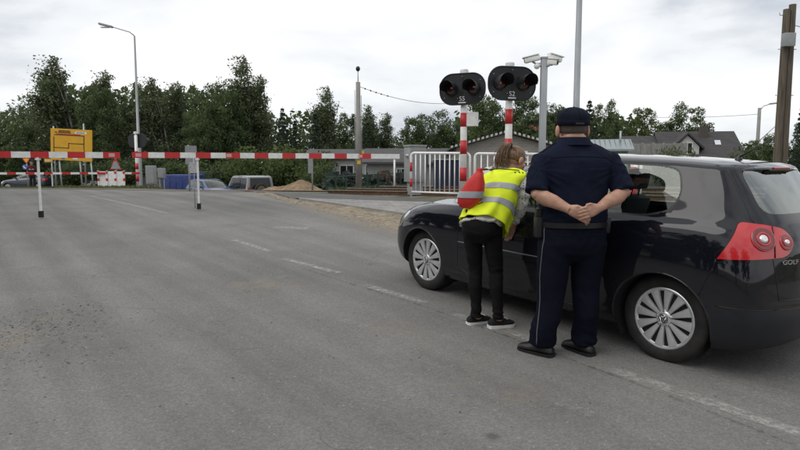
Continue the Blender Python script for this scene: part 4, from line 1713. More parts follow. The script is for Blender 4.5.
def shoe(name, FT, ang, m_up, m_sole, parent, L=.305, W=.108, low=False):
    r = Matrix.Rotation(ang, 3, 'Z')
    s = MB()
    secs = [(-.45, .052, .36), (-.40, .085, .62), (-.22, .098, .80), (-.05, .104, .82), (.10, .104, .62), (.25, .108, .52), (.38, .092, .42), (.46, .062, .30), (.50, .02, .20)]
    sole = MB()
    rows, srows = [], []
    for t, w, h in secs:
        y = t * L
        ww = w / .108 * W / 2
        hh = h * .10 * (1.0 if not low else .85)
        rows.append([(-ww, y, .024), (-ww * 1.02, y, .024 + hh * .35), (-ww * .78, y, .024 + hh * .8), (-ww * .3, y, .024 + hh), (ww * .3, y, .024 + hh), (ww * .78, y, .024 + hh * .8), (ww * 1.02, y, .024 + hh * .35), (ww, y, .024)])
        e = 1.08
        lift = .010 * max(0, (t - .3) / .2) ** 2
        srows.append([(-ww * e, y * 1.02, lift), (-ww * e * 1.01, y * 1.02, .026 + lift * .3), (ww * e * 1.01, y * 1.02, .026 + lift * .3), (ww * e, y * 1.02, lift)])
    for mb, rw in ((s, rows), (sole, srows)):
        k = len(rw[0])
        mb.v = [r @ Vector(p) + FT for row in rw for p in row]
        mb.f = [(i * k + a, i * k + (a + 1) % k, (i + 1) * k + (a + 1) % k, (i + 1) * k + a) for i in range(len(rw) - 1) for a in range(k)]
        mb.f += [tuple(range(k)), tuple((len(rw) - 1) * k + a for a in range(k))]
    o = s.build(name, m_up, parent, smooth='auto')
    md = o.modifiers.new('sub', 'SUBSURF')
    md.levels = md.render_levels = 2
    so = sole.build('sole', m_sole, o, smooth='auto')
    lc = MB()
    for k, t in enumerate((.02, .08, .14, .20)):
        z = .024 + .10 * (.80 - (t) * 1.2) * (1.0 if not low else .85)
        a = [r @ Vector((x, t * L, z + .004 - 6 * x * x)) + FT for x in lin(-.026, .026, 6)]
        lc.tube(a, .0035, n=6)
    lc.build('laces', m_sole if low else m_up, o, smooth=True)
    return o


shoe('shoe', Vector((-.225, .055, 0)), R(44), black_shoe, mat('black_sole', (0.006, 0.006, 0.006), .7), officer)
shoe('shoe', Vector((.100, .075, 0)), R(27), black_shoe, mat('black_sole', (0.006, 0.006, 0.006), .7), officer)

# cap with visor, hair below it
hc = Vector((-.005, .055, 1.630))
cp = MB()


def cap_pt(th, ph, s=1.0):
    return hc + hrot @ Vector((.1115 * s * math.cos(ph) * math.cos(th), -.012 + .134 * s * math.cos(ph) * math.sin(th), .068 + .090 * s * math.sin(ph) ** .75))


n_, m_ = 36, 12
for i in range(m_ + 1):
    for k in range(n_):
        cp.v.append(cap_pt(2 * math.pi * k / n_, math.pi / 2 * i / m_ * .995 + .002))
cp.f = [(i * n_ + k, i * n_ + (k + 1) % n_, (i + 1) * n_ + (k + 1) % n_, (i + 1) * n_ + k) for i in range(m_) for k in range(n_)]
# the sweatband edge
cap = cp.build('cap', navy_cap, officer, smooth=True)
bnd = MB()
ringsect(bnd, [(hc + hrot @ Vector((0, -.012, z)), rx, ry, 2, hrot @ X3, hrot @ Y3) for z, rx, ry in ((.034, .108, .131), (.036, .114, .137), (.066, .1135, .1365), (.072, .111, .133))], 36, caps=False)
bnd.build('cap_band', navy_cap, cap, smooth=True)
for k in range(6):
    MB().tube([cap_pt(R(30 + 60 * k), math.pi / 2 * t, 1.004) for t in lin(.05, .98, 10)], .0022, n=5).build('cap_seam', navy_cap, cap, smooth=True)
MB().ball(cap_pt(0, 1.57), (.010, .010, .006), 10, 6).build('cap_button', navy_cap, cap, smooth=True)
vz = MB()
for i, s in enumerate(lin(0, 1, 5)):
    for t in lin(-62, 62, 12):
        a = R(90 + t)
        base = hc + hrot @ Vector((.110 * math.cos(a), -.012 + .133 * math.sin(a), .040))
        vz.v.append(base + hrot @ Vector((0, .085 * s * math.cos(R(t)) ** .6, -.018 * s * s - .01 * (1 - math.cos(R(t))) * 0)))
vz.f = [(i * 13 + k, i * 13 + k + 1, (i + 1) * 13 + k + 1, (i + 1) * 13 + k) for i in range(4) for k in range(12)]
vo = vz.build('visor', navy_cap, cap, smooth=True)
vo.modifiers.new('thick', 'SOLIDIFY').thickness = .004
MB().box(hc + hrot @ Vector((0, -.151, .048)), (.062, .006, .014), bevel=.003).build('cap_strap', belt_m, cap)
hr = MB()
ringsect(hr, [(hc + hrot @ Vector((0, -.010, z)), rx, ry, 2.1, hrot @ X3, hrot @ Y3) for z, rx, ry in ((-.030, .070, .092), (-.018, .0885, .112), (.0, .0935, .119), (.02, .096, .123), (.06, .096, .123))], 30)
hr.v = [Vector(v) + (Vector((0, -.03, 0)) if (Vector(v) - hc).y > .03 else Vector((0, 0, 0))) for v in hr.v]
hr.build('hair', hair_grey, officer, smooth=True)
for sx in (-1, 1):
    MB().ball(hc + hrot @ Vector((sx * .04, .092, -.006)), .012, 10, 8).build('eye', mat('eye_white', (.6, .58, .55), .2), officer, smooth=True)

# ------------------------------------------------------------------ person in the yellow vest
G_POS = gpt(491, 4.93)
girl = thing('person', 'person with brown ponytail in fluorescent yellow vest leaning toward the car window', 'person', G_POS, 0)
FA = R(24)                                         # the back is turned to the left, the chest to the car
FW = Vector((math.sin(FA), math.cos(FA), 0))
RT = Vector((FW.y, -FW.x, 0))                      # her right
UP = Vector((0, 0, 1))
LEAN = Vector((math.sin(R(58)), math.cos(R(58)), 0))
fr = lambda f, r, z: FW * f + RT * r + UP * z
HIP = Vector((-.080, -.03, .885))
SHM = HIP + LEAN * .265 + UP * .385
HD = SHM + LEAN * .095 + UP * .118
TA = (SHM - HIP).normalized()                      # torso axis
TR_ = (RT - TA * RT.dot(TA)).normalized()
TF = (FW - TA * FW.dot(TA)).normalized()           # torso forward
gb = MB()
HA = R(60)
HF = Vector((math.sin(HA), math.cos(HA), 0))
grot = Matrix((Vector((HF.y, -HF.x, 0)), HF, UP)).transposed() @ Matrix.Rotation(R(-26), 3, 'X') @ Matrix.Rotation(R(0), 3, 'Z')
head(gb, HD, grot, .92)
gb.tube([SHM + TA * .0, SHM + TA * .07 + TF * .01, HD + Vector((0, 0, -.06)) - HF * .02], [.060, .050, .048], n=16)
ringsect(gb, [(HIP.lerp(SHM, t), rx, ry, 2.2, RT, TF) for t, rx, ry in ((-.15, .13, .09), (0, .155, .10), (.3, .13, .09), (.7, .145, .095), (.95, .15, .08), (1.08, .09, .06))], 24)
FL_, FR_ = Vector((-.085, .075, 0)), Vector((.085, -.015, 0))
GR_S, GR_E, GR_W = SHM + TR_ * .165 - TA * .03, Vector((.265, .03, 1.045)), Vector((.215, .15, .835))
GL_S, GL_E, GL_W = SHM - TR_ * .165 - TA * .03, SHM + Vector((.02, .30, -.22)), SHM + Vector((.20, .42, -.20))
for sx, FT in ((-1, FL_), (1, FR_)):
    hp = HIP + RT * (sx * .08)
    kn = (hp + FT) * .5 + FW * .02 + UP * .03
    gb.tube([hp, kn, FT + FW * -.05 + UP * .09, FT + FW * .04 + UP * .04], [.075, .05, .035, .03], n=14)
for S, E_, W, sx in ((GR_S, GR_E, GR_W, 1), (GL_S, GL_E, GL_W, -1)):
    gb.tube([S, E_.lerp(S, .4), E_, E_.lerp(W, .4), W], [.050, .042, .037, .036, .024], n=14)
    d = (W - E_).normalized()
    sd = RT * -sx
    gb.tube([W, W + d * .04, W + d * .085], [(.024, .016), (.034, .015), (.034, .012)], n=12, up=tuple(sd))
    for k in range(4):
        b0 = W + d * .082 + sd * (.026 - .0175 * k)
        dn = d.cross(sd).normalized() * (1 if d.cross(sd).z < 0 else -1)
        L = (.9, 1, .94, .75)[k]
        finger(gb, [b0, b0 + (d * .030 + dn * .006) * L, b0 + (d * .050 + dn * .018) * L, b0 + (d * .060 + dn * .034) * L], .0078, .0062)
    finger(gb, [W + d * .02 + sd * .022, W + d * .045 + sd * .042, W + d * .068 + sd * .048], .009, .0072)
mesh_obj('body', fuse(gb, .006, 2, 'body'), skin_m, girl)

# black jeans
jn = MB()
ringsect(jn, [(HIP + UP * dz + FW * df, rx, ry, 2.2, RT, FW) for dz, rx, ry, df in ((-.17, .10, .07, .0), (-.09, .155, .120, -.012), (-.01, .160, .122, -.014), (.07, .148, .108, .0), (.11, .142, .104, .012))], 28)
for sx, FT in ((-1, FL_), (1, FR_)):
    hp = HIP + RT * (sx * .083) - UP * .04
    kn = (hp + FT) * .5 + FW * .02 + UP * .05
    an_ = FT + FW * -.05 + UP * .115
    jn.tube([hp, hp.lerp(kn, .5) + FW * .005, kn, kn.lerp(an_, .35) - FW * .018, kn.lerp(an_, .75), an_, an_ - UP * .035],
            [.088, .074, .058, .057, .046, .0435, .046], n=20)


def jean_wrinkle(p):
    w = .003 * mnoise.noise(Vector((p.x * 14, p.y * 14, p.z * 16)))
    w += .0045 * math.sin(p.z * 95 + 7 * mnoise.noise(p * 8)) * (smoothstep(.26, .13, p.z) + .7 * math.exp(-((p.z - .48) / .07) ** 2) + .5 * math.exp(-((p.z - .80) / .05) ** 2))
    return w


mesh_obj('jeans', fuse(jn, .009, 3, 'jeans', jean_wrinkle), jean, girl)
# blouse: hem and sleeves
bs = MB()
ringsect(bs, [(HIP.lerp(SHM, t) , rx, ry, 2.2, RT, TF) for t, rx, ry in ((-.07, .178, .138), (.02, .176, .136), (.15, .160, .122), (.5, .150, .11), (.85, .16, .105), (1.0, .13, .08), (1.09, .075, .065))], 28)
for S, E_, W in ((GR_S, GR_E, GR_W), (GL_S, GL_E, GL_W)):
    bs.tube([S - (S - SHM) * .25, S, S.lerp(E_, .5), E_, E_.lerp(W, .5), E_.lerp(W, .88)], [.062, .067, .058, .054, .048, .036], n=18)
blouse = mesh_obj('blouse', fuse(bs, .0095, 3, 'blouse', lambda p: .006 * mnoise.noise(p * 13) + .005 * math.sin(p.z * 60 + 6 * mnoise.noise(p * 7))), blouse_m, girl)
# the vest: a loose open shell
vs_ = [(-.14, .200, .168, .0), (.10, .196, .160, .0), (.22, .192, .156, .0), (.38, .184, .150, .0), (.55, .180, .146, .0), (.72, .184, .142, 0), (.86, .192, .130, .0), (.95, .188, .112, .0), (1.02, .160, .092, .0), (1.07, .115, .082, .005)]


def vest_sec(t):
    return interp([(a[0], a[1]) for a in vs_], t), interp([(a[0], a[2]) for a in vs_], t)


def vest_pt(t, a, off=0.0):
    rx, ry = vest_sec(t)
    ex = 2.25
    ct, st2 = math.cos(a), math.sin(a)
    c = HIP.lerp(SHM, t)
    u = math.copysign(abs(ct) ** (2 / ex), ct) * (rx + off)
    w = math.copysign(abs(st2) ** (2 / ex), st2) * (ry + off)
    p = c + RT * u + TF * w
    # the loose cloth hangs off the front and folds
    hang = smoothstep(.6, .1, t)
    low = max(0, st2 * .6 + ct * .8)
    p += LEAN * (.03 * hang * low) - UP * (.085 * hang * low)
    q = Vector((p.x * 7, p.y * 7, p.z * 4))
    f = .011 * mnoise.noise(q) + .010 * (ridge(Vector((p.x * 9 + p.z * 5, p.y * 9, p.z * 7))) - .5) + .004 * mnoise.noise(q * 2.7) + hang * .010 * math.sin(a * 9 + 2 * mnoise.noise(q * .6))
    return p + (p - c).normalized() * f


vt = MB()
tl = lin(.0, 1.07, 44)
NA = 72
for t in tl:
    for k in range(NA):
        vt.v.append(vest_pt(t, 2 * math.pi * k / NA))
for i in range(len(tl) - 1):
    for k in range(NA):
        a = 2 * math.pi * (k + .5) / NA
        side = abs(math.cos(a))
        if side > .90 and .66 < tl[i] < .985:     # arm holes
            continue
        vt.f.append((i * NA + k, i * NA + (k + 1) % NA, (i + 1) * NA + (k + 1) % NA, (i + 1) * NA + k))
vest = vt.build('vest', hivis, girl, smooth=True)
vest.modifiers.new('thick', 'SOLIDIFY').thickness = .004


def vest_band(t0, t1, a0=0, a1=2 * math.pi, name='reflective_band'):
    mb = MB()
    ts_ = lin(t0, t1, 5)
    n = 72
    for t in ts_:
        for k in range(n + 1):
            mb.v.append(vest_pt(t, a0 + (a1 - a0) * k / n, .0035))
    mb.f = [(i * (n + 1) + k, i * (n + 1) + k + 1, (i + 1) * (n + 1) + k + 1, (i + 1) * (n + 1) + k) for i in range(len(ts_) - 1) for k in range(n)]
    return mb.build(name, silver_band, vest, smooth=True)


vest_band(.275, .385)
vest_band(.575, .685)
# black shoulder marks
for a, t in ((-1.15, .93), (-.95, .955), (-.75, .965)):
    MB().box(vest_pt(t, a, .004), (.012, .012, .006), bevel=.002).build('vest_print', black_cloth, vest)

# red drawstring bag on her back
bg = MB()
BC = HIP.lerp(SHM, .46) - TF * .245 - TR_ * .165 - UP * .055
bz_ = (UP * .93 + RT * .34).normalized()
bx_ = RT
by_ = UP.cross(bx_).normalized()
secs = [(-.168, .028, .016), (-.155, .056, .032), (-.115, .088, .052), (-.065, .100, .060), (-.01, .094, .058), (.05, .074, .050), (.10, .051, .040), (.136, .034, .028), (.156, .021, .018), (.172, .032, .024), (.178, .028, .02)]
n = 32
for h, w, d in secs:
    for k in range(n):
        t = 2 * math.pi * k / n
        f = 1 + .07 * math.sin(7 * t + h * 30) * smoothstep(-.05, .2, h) + .06 * mnoise.noise(Vector((math.cos(t) * 2, h * 14, math.sin(t) * 2)))
        ex = 2 / 2.8
        bg.v.append(BC + bz_ * h + bx_ * (math.copysign(abs(math.cos(t)) ** ex, math.cos(t)) * w * f) + by_ * (math.copysign(abs(math.sin(t)) ** ex, math.sin(t)) * d * f))
bg.f = [(i * n + k, i * n + (k + 1) % n, (i + 1) * n + (k + 1) % n, (i + 1) * n + k) for i in range(len(secs) - 1) for k in range(n)] + [tuple(range(n))]
bag = thing('drawstring_bag', 'red drawstring bag with a grey reflective band on the back of the yellow vest', 'bag', G_POS)
bag_body = bg.build('bag_body', red_cloth, bag, smooth=True)
bb = MB()
for h in (-.075, -.055, -.035, -.018):
    w, d = interp([(a[0], a[1]) for a in secs], h), interp([(a[0], a[2]) for a in secs], h)
    for k in range(n):
        t = 2 * math.pi * k / n
        ex = 2 / 2.8
        f = 1 + .06 * mnoise.noise(Vector((math.cos(t) * 2, h * 14, math.sin(t) * 2)))
        bb.v.append(BC + bz_ * h + bx_ * (math.copysign(abs(math.cos(t)) ** ex, math.cos(t)) * (w * f + .004)) + by_ * (math.copysign(abs(math.sin(t)) ** ex, math.sin(t)) * (d * f + .004)))
bb.f = [(i * n + k, i * n + (k + 1) % n, (i + 1) * n + (k + 1) % n, (i + 1) * n + k) for i in range(3) for k in range(n)]
bb.build('reflective_band', silver_band, bag_body, smooth=True)
top = BC + bz_ * .160
for a, t, crn in ((R(-55), .99, .085), (R(-130), .99, -.085)):
    sh_p = vest_pt(1.0, a, .008)
    MB().tube([top, top.lerp(sh_p, .5) + TA * .01 - TF * .012, sh_p], .004, n=6).build('cord', black_cloth, bag, smooth=True)
    lowp = BC + bz_ * -.13 + bx_ * crn
    sidep = vest_pt(.62, R(-18) if crn > 0 else R(198), .012)
    MB().tube([lowp, lowp.lerp(sidep, .5) - TF * .01, sidep], .004, n=6).build('cord', black_cloth, bag, smooth=True)
# hair and ponytail
hm = MB()
hb = MB().ball((0, 0, 0), (.090, .112, .104), 24, 16)
for v in hb.v:
    q = Vector(v)
    if q.y > .055 and q.z < .05:
        q.y = .055
    if q.z < -.055:
        q.z = -.055
        q.x *= .92
    hm.v.append(HD + grot @ (q * .90 + Vector((0, -.016, .028))))
hm.f = hb.f
knot = HD + grot @ Vector((-.005, -.104, .078))
tp = [knot + grot @ Vector((0, .02, -.01)), knot + grot @ Vector((0, -.025, .012)), knot + Vector((0, 0, 0)) - HF * .045 + UP * .004, knot - HF * .080 - UP * .050, knot - HF * .092 - UP * .115, knot - HF * .095 - UP * .165]
hm.tube(tp, [.022, .024, .027, .026, .018, .006], n=14)
hair = mesh_obj('hair', fuse(hm, .007, 3, 'hair', lambda p: .003 * mnoise.noise(Vector((p.x * 50, p.y * 50, p.z * 9)))), hair_br, girl)
st_ = MB()
for k in range(190):
    o0 = Vector((random.gauss(0, .013), random.gauss(0, .013), random.gauss(0, .005)))
    st_.tube([p + o0 * (1 + .4 * i) + Vector((random.gauss(0, .003), random.gauss(0, .003), random.gauss(0, .003))) for i, p in enumerate(tp[1:])], [.0018, .0019, .0018, .0014, .0007], n=3)
for k in range(150):
    a = R(random.uniform(0, 360))
    s0 = HD + grot @ Vector((.082 * math.cos(a), -.016 + .100 * math.sin(a), random.uniform(-.01, .08)))
    st_.tube([s0, s0.lerp(knot, .5) + (s0.lerp(knot, .5) - HD).normalized() * .012, knot], [.0014, .0016, .0014], n=3)
st_.build('hair_strands', hair_br, hair, smooth=True)
MB().tube([knot + grot @ Vector((.03 * math.cos(t), -.006, .03 * math.sin(t))) for t in lin(0, 6.28, 14)[:-1]], .006, n=6, closed=True).build('hair_tie', black_cloth, hair, smooth=True)
for sx in (-1, 1):
    MB().ball(HD + grot @ Vector((sx * .034, .078, -.004)), .0115, 10, 8).build('eye', mat('eye_white', (.6, .58, .55), .2), girl, smooth=True)
shoe('sneaker', FL_ + Vector((.01, .02, 0)), -R(66), black_cloth, sole_w, girl, .25, .088, True)
shoe('sneaker', FR_ + Vector((.01, .0, 0)), -R(74), black_cloth, sole_w, girl, .25, .088, True)
# ================================================================== LEVEL CROSSING EQUIPMENT
white_p = mat('white_gloss_paint', (0.76, 0.76, 0.735), .45, var=.14, scale=9, bump=.05, bscale=40, detail=9)
red_p = mat('red_gloss_paint', (0.50, 0.022, 0.025), .45, var=.12, scale=6)
grey_box = mat('grey_cabinet_paint', (0.27, 0.28, 0.285), .55, var=.10, scale=5, bump=.05, bscale=50)
galv = mat('galvanised_steel', (0.38, 0.395, 0.41), .5, metal=.45, var=.16, scale=4, stretch=(1, 1, .3))
black_p = mat('black_signal_plate', (0.010, 0.011, 0.013), .5, var=.2, scale=8)
lens_red = mat('dark_red_signal_lens', (0.045, 0.004, 0.006), .12, coat=1.0)
pink_ref = mat('reflective_sticker', (0.62, 0.33, 0.32), .35)
rubber = mat('black_rubber_foot', (0.010, 0.010, 0.010), .8)


def fit_beam(mb, a, b, w, h):
    a, b = Vector(a), Vector(b)
    d = b - a
    t = d.normalized()
    s = Vector((-t.y, t.x, 0)).normalized()
    u = t.cross(s)
    if u.z < 0:
        u = -u
    vs = []
    for p in (a, b):
        for i, j in ((-1, -1), (1, -1), (1, 1), (-1, 1)):
            vs.append(p + s * (i * w / 2) + u * (j * h / 2))
    mb.add(vs, [(0, 1, 2, 3), (7, 6, 5, 4), (0, 4, 5, 1), (1, 5, 6, 2), (2, 6, 7, 3), (3, 7, 4, 0)])
    return mb


def boom(tip, pivot, label, h=.118, w=.075, period=.628, refl=(), legs=(), taper=.8):
    """A striped barrier arm: white box beam, red sleeves, stickers, hanging legs."""
    tip, pivot = Vector(tip), Vector(pivot)
    root = thing('boom_barrier', label, 'barrier', tip)
    d = pivot - tip
    L = d.length
    t = d.normalized()
    fit_beam(MB(), (0, 0, 0), d, w, h).build('beam', white_p, root)
    s = 0.0
    while s < L - .5:
        fit_beam(MB(), t * max(0, s - (.003 if s == 0 else 0)), t * (s + period * .49), w + .006, h + .006).build('red_stripe', red_p, root)
        s += period
    for r in refl:
        fit_beam(MB(), t * (r - .055), t * (r + .055), w + .014, h * .62).build('reflector', pink_ref, root)
    for q in legs:
        p = t * q
        gz = road_z(tip.x + p.x, tip.y + p.y) - tip.z
        lg = MB().box((p.x, p.y, (p.z - h / 2 + gz + .12) / 2), (.038, .038, p.z - h / 2 - gz - .12), bevel=.006).box((p.x, p.y, p.z - h / 2 - .02), (.07, .09, .05))
        lo = lg.build('support_leg', white_p, root)
        MB().box((p.x, p.y, gz + .085), (.075, .075, .13), bevel=.012).build('rubber_foot', rubber, lo)
    return root


boom(at(132, 155, 12.5), at(399, 156.4, 15.1), 'right-hand red and white barrier arm lowered across the road, reaching to the white guard fence', refl=(.12, 1.95, 5.05), legs=(1.29,))
tipL = at(120, 155.2, 12.3)
boom(tipL, tipL + Vector((-.915, -.404, .0)) * 6.2, 'left-hand red and white barrier arm lowered across the road, running out of the left edge', refl=(.15, 2.25), legs=(1.45,))

# barrier drive cabinet behind the pivot
bp_ = at(415, 160, 17.0)
cabn = thing('barrier_machine', 'grey barrier drive cabinet behind the left end of the white guard fence', 'cabinet', (bp_.x, bp_.y, ground_z(bp_.x, bp_.y)), R(24))
MB().box((0, 0, .86), (.50, .42, .98), bevel=.02).build('housing', grey_box, cabn, smooth='auto')
MB().box((0, 0, 1.375), (.54, .46, .05), bevel=.012).build('lid', grey_box, cabn, smooth='auto')
MB().box((0, 0, .19), (.36, .30, .38), bevel=.01).build('pedestal', grey_box, cabn)
MB().box((0, -.216, .85), (.40, .012, .82), bevel=.004).build('door_panel', grey_box, cabn)
MB().tube([(-.30, -.05, 1.10), (.30, -.05, 1.10)], .05).build('pivot_shaft', galv, cabn, smooth=True)
MB().box((.36, -.05, 1.02), (.06, .22, .34), bevel=.01).build('counterweight', grey_box, cabn)


fence_w = mat('fence_white_paint', (0.86, 0.86, 0.85), .4, var=.04, scale=12)


def guard_fence(a, b, label, nb, h=1.14, banded=True):
    a, b = Vector(a), Vector(b)
    root = thing('guard_fence', label, 'fence', a, group='white guard fences by the crossing')
    d = b - a
    u = Vector((d.x, d.y, 0)).normalized()
    L = Vector((d.x, d.y, 0)).length
    dz = d.z / L
    r = .10
    pts = [Vector((0, 0, 0)), Vector((0, 0, h - r))]
    pts += [u * (r - r * math.cos(t)) + Vector((0, 0, h - r + r * math.sin(t) + (r - r * math.cos(t)) * dz)) for t in lin(.2, math.pi / 2, 5)]
    pts += [u * (L - r + r * math.sin(t)) + Vector((0, 0, h - r + r * math.cos(t) + (L - r + r * math.sin(t)) * dz)) for t in lin(0, math.pi / 2 - .2, 5)]
    pts += [u * L + Vector((0, 0, h - r + L * dz)), u * L + Vector((0, 0, L * dz))]
    MB().tube(pts, .030, n=12).build('frame_tube', fence_w, root, smooth=True)
    MB().tube([Vector((0, 0, .13)), u * L + Vector((0, 0, .13 + L * dz))], .022, n=10).build('bottom_rail', fence_w, root, smooth=True)
    for k in range(1, nb + 1):
        p = u * (L * k / (nb + 1))
        z = p.length * dz
        MB().tube([p + Vector((0, 0, .13 + z)), p + Vector((0, 0, h - .01 + z))], .015, n=8).build('bar', fence_w, root, smooth=True)
    if banded:
        for z0, z1 in ((.26, .48), (.66, .90)):
            MB().tube([(0, 0, z0), (0, 0, z1)], .0325, n=12).build('red_band', red_p, root, smooth=True)
    return root


def gfix(px, depth):
    p = gpt(px, depth)
    return Vector((p.x, p.y, ground_z(p.x, p.y) + .05))


guard_fence(gfix(411, 15.7), gfix(469.5, 15.0), 'white tubular guard fence left of the signal posts, its left leg banded red', 11)
guard_fence(gfix(474.5, 14.8), gfix(548, 13.9), 'white tubular guard fence standing behind the person in the yellow vest', 10, banded=False)
guard_fence(gfix(556, 13.8), gfix(640, 12.9), 'white tubular guard fence hidden behind the officer and seen through the car window', 10)


def crossing_signal(px, depth, label, txt, yaw, base_z=None, side_box=False, scale=1.0):
    p = gpt(px, depth)
    root = thing('crossing_signal', label, 'signal', p, yaw, group='level crossing signals')
    s = scale
    hz = 3.44 - p.z if base_z is None else base_z
    post = MB().tube([(0, 0, 0), (0, 0, hz + .30 * s)], .082 * s, n=16).build('post', white_p, root, smooth=True)
    z = hz - (.375 + .19 + .335) * s
    while z > -.2:
        MB().tube([(0, 0, max(z, .07)), (0, 0, z + .335 * s)], .085 * s, n=16).build('red_band', red_p, root, smooth=True)
        z -= .67 * s
    MB().box((0, 0, .03), (.34, .34, .06), bevel=.01).build('base_plate', galv, root)
    # pill-shaped background plate facing -y
    W, H, r = 1.16 * s, .75 * s, .33 * s
    out = []
    for cx, cz, a0 in ((W / 2 - r, H / 2 - r, 0), (-W / 2 + r, H / 2 - r, 90), (-W / 2 + r, -H / 2 + r, 180), (W / 2 - r, -H / 2 + r, 270)):
        out += [(cx + r * math.cos(R(a0 + t)), cz + r * math.sin(R(a0 + t))) for t in lin(0, 90, 7)]
    pl_ = MB().prism(out, (0, .03, 0), (0, -.14 * s, hz), (1, 0, 0), (0, 0, 1)).build('background_plate', black_p, root)
    rimpts = [(x, -.145 * s, hz + z_) for x, z_ in out]
    MB().tube(rimpts, .012 * s, n=6, closed=True).build('plate_rim', black_p, pl_, smooth=True)
    for sx in (-1, 1):
        cx, cz = sx * .285 * s, hz + .01
        MB().lathe([(.165 * s, 0), (.165 * s, -.05 * s), (.145 * s, -.055 * s), (.14 * s, -.03 * s)], 24, (cx, -.14 * s, cz), 'y').build('lamp_bezel', black_p, root, smooth='auto')
        MB().lathe([(.142 * s, -.025 * s), (.10 * s, -.045 * s), (.05 * s, -.055 * s), (0, -.058 * s)], 24, (cx, -.14 * s, cz), 'y').build('lamp_lens', lens_red, root, smooth=True)
        hd = MB()
        n = 18
        for k in range(n + 1):
            t = R(-20 + 220 * k / n)
            ln = (.36 + .06 * math.sin(t)) * s
            for rr, y in ((.168, 0), (.172, -ln), (.164, -ln), (.160, 0)):
                hd.v.append((cx + rr * s * math.cos(t), -.16 * s + y, cz + rr * s * math.sin(t) - .10 * abs(y) * 0))
        hd.f = [(k * 4 + a, k * 4 + (a + 1) % 4, (k + 1) * 4 + (a + 1) % 4, (k + 1) * 4 + a) for k in range(n) for a in range(4)]
        hd.f += [(0, 1, 2, 3), tuple(n * 4 + a for a in range(4))]
        hd.build('lamp_hood', black_p, root, smooth='auto')
    for bx, bz in ((-.45, .2), (.45, .2), (-.45, -.2), (.45, -.2), (0, .3), (-.12, -.22)):
        MB().ball((bx * s, -.148 * s, hz + bz * s), .013 * s, 8, 5).build('plate_bolt', galv, root, smooth=True)
    MB().box((0, -.146 * s, hz), (.012 * s, .008, .66 * s)).build('plate_joint', black_p, root)
    if txt:
        text_obj('signal_number', txt, .155 * s, white_p, (0, -.152 * s, hz - .235 * s), (R(90), 0, 0), root, .002)
        MB().box((0, -.152 * s, hz - .325 * s), (.19 * s, .006, .028 * s)).build('number_underline', white_p, root)
    MB().lathe([(0, 0), (.05, 0), (.05, .06), (.105, .07), (.105, .17), (.09, .19), (0, .20)], 16, (0, 0, hz + .30 * s)).build('bell', white_p, root, smooth='auto')
    if side_box:
        MB().box((.20, .06, 2.02 - .0), (.26, .18, .34), bevel=.01).build('control_box', white_p, root)
    return root


crossing_signal(463, 15.0, 'left of the two large level crossing signals, numbered S5, on a red and white post', 'S5', R(-24), side_box=True)
crossing_signal(507.5, 14.0, 'right of the two large level crossing signals, numbered S2, on a red and white post', 'S2', R(14))

# ---- striped post seen through the car's side window
p = gpt(633, 12.6)
sp2 = thing('striped_post', 'red and white striped post visible through the rear side window of the car', 'post', p)
MB().tube([(0, 0, 0), (0, 0, 1.06)], .07, n=14).build('post', white_p, sp2, smooth=True)
for z in (.30, .74):
    MB().tube([(0, 0, z), (0, 0, min(z + .22, 1.05))], .073, n=14).build('red_band', red_p, sp2, smooth=True)

# ---- camera mast
p = gpt(541, 13.3)
cctv = thing('camera_mast', 'pale square mast carrying surveillance cameras beside signal S2', 'mast', p)
mz = 3.90 - p.z
MB().box((0, 0, mz / 2), (.135, .135, mz), bevel=.012).build('mast', galv, cctv, smooth='auto')
MB().box((0, 0, mz + .01), (.16, .16, .03)).build('mast_cap', galv, cctv)


def cctv_cam(c, yaw, pitch, L):
    r = Matrix.Rotation(yaw, 3, 'Z') @ Matrix.Rotation(pitch, 3, 'X')
    mb = MB()
    mb.box(r @ Vector((0, 0, 0)) + Vector(c), (.13, L, .11), r, bevel=.03)
    mb.box(r @ Vector((0, L * .08, .068)) + Vector(c), (.16, L * 1.05, .02), r, bevel=.006)
    o = mb.build('camera_housing', white_p, cctv, smooth='auto')
    MB().lathe([(.045, 0), (.045, .01), (0, .012)], 14, (0, 0, 0), 'y').build('camera_lens', black_p, o, smooth=True).matrix_local = Matrix.Translation(Vector(c) + r @ Vector((0, L / 2, 0))) @ r.to_4x4()
    MB().tube([Vector(c) - Vector((0, 0, .05)), Vector((c[0] * .45, c[1], mz - .16)), (0, 0, mz - .18)], .022, n=8).build('bracket', galv, cctv, smooth=True)


cctv_cam((-.26, -.02, mz - .02), R(78), R(-12), .34)
cctv_cam((.22, .0, mz + .0), R(-66), R(-10), .34)
cctv_cam((.16, -.10, mz - .10), R(-120), R(-8), .22)
MB().ball((-.16, -.03, mz - .17), .065, 14, 10).tube([(-.16, -.03, mz - .12), (0, 0, mz - .10)], .02).build('dome_camera', white_p, cctv, smooth=True)

# ---- tall lighting column behind the officer
p = gpt(573.8, 17.0)
lampc = thing('street_lamp', 'tall galvanised lighting column rising behind the officer out of the top of the picture', 'street lamp', p)
MB().tube([(0, 0, 0), (0, 0, 1.3), (0, 0, 1.35), (0, 0, 9.2)], [.11, .105, .095, .062], n=18).build('column', galv, lampc, smooth='auto')
MB().tube([(0, 0, 9.15), (-.15, -.1, 9.5), (-.7, -.45, 9.75), (-1.4, -.9, 9.85)], .035, n=10).build('arm', galv, lampc, smooth=True)
MB().box((-1.65, -1.05, 9.87), (.60, .26, .10), Matrix.Rotation(R(33), 3, 'Z'), bevel=.04).build('lantern', grey_box, lampc, smooth='auto')
MB().box((0, -.108, .75), (.10, .02, .45), bevel=.006).build('access_door', galv, lampc)


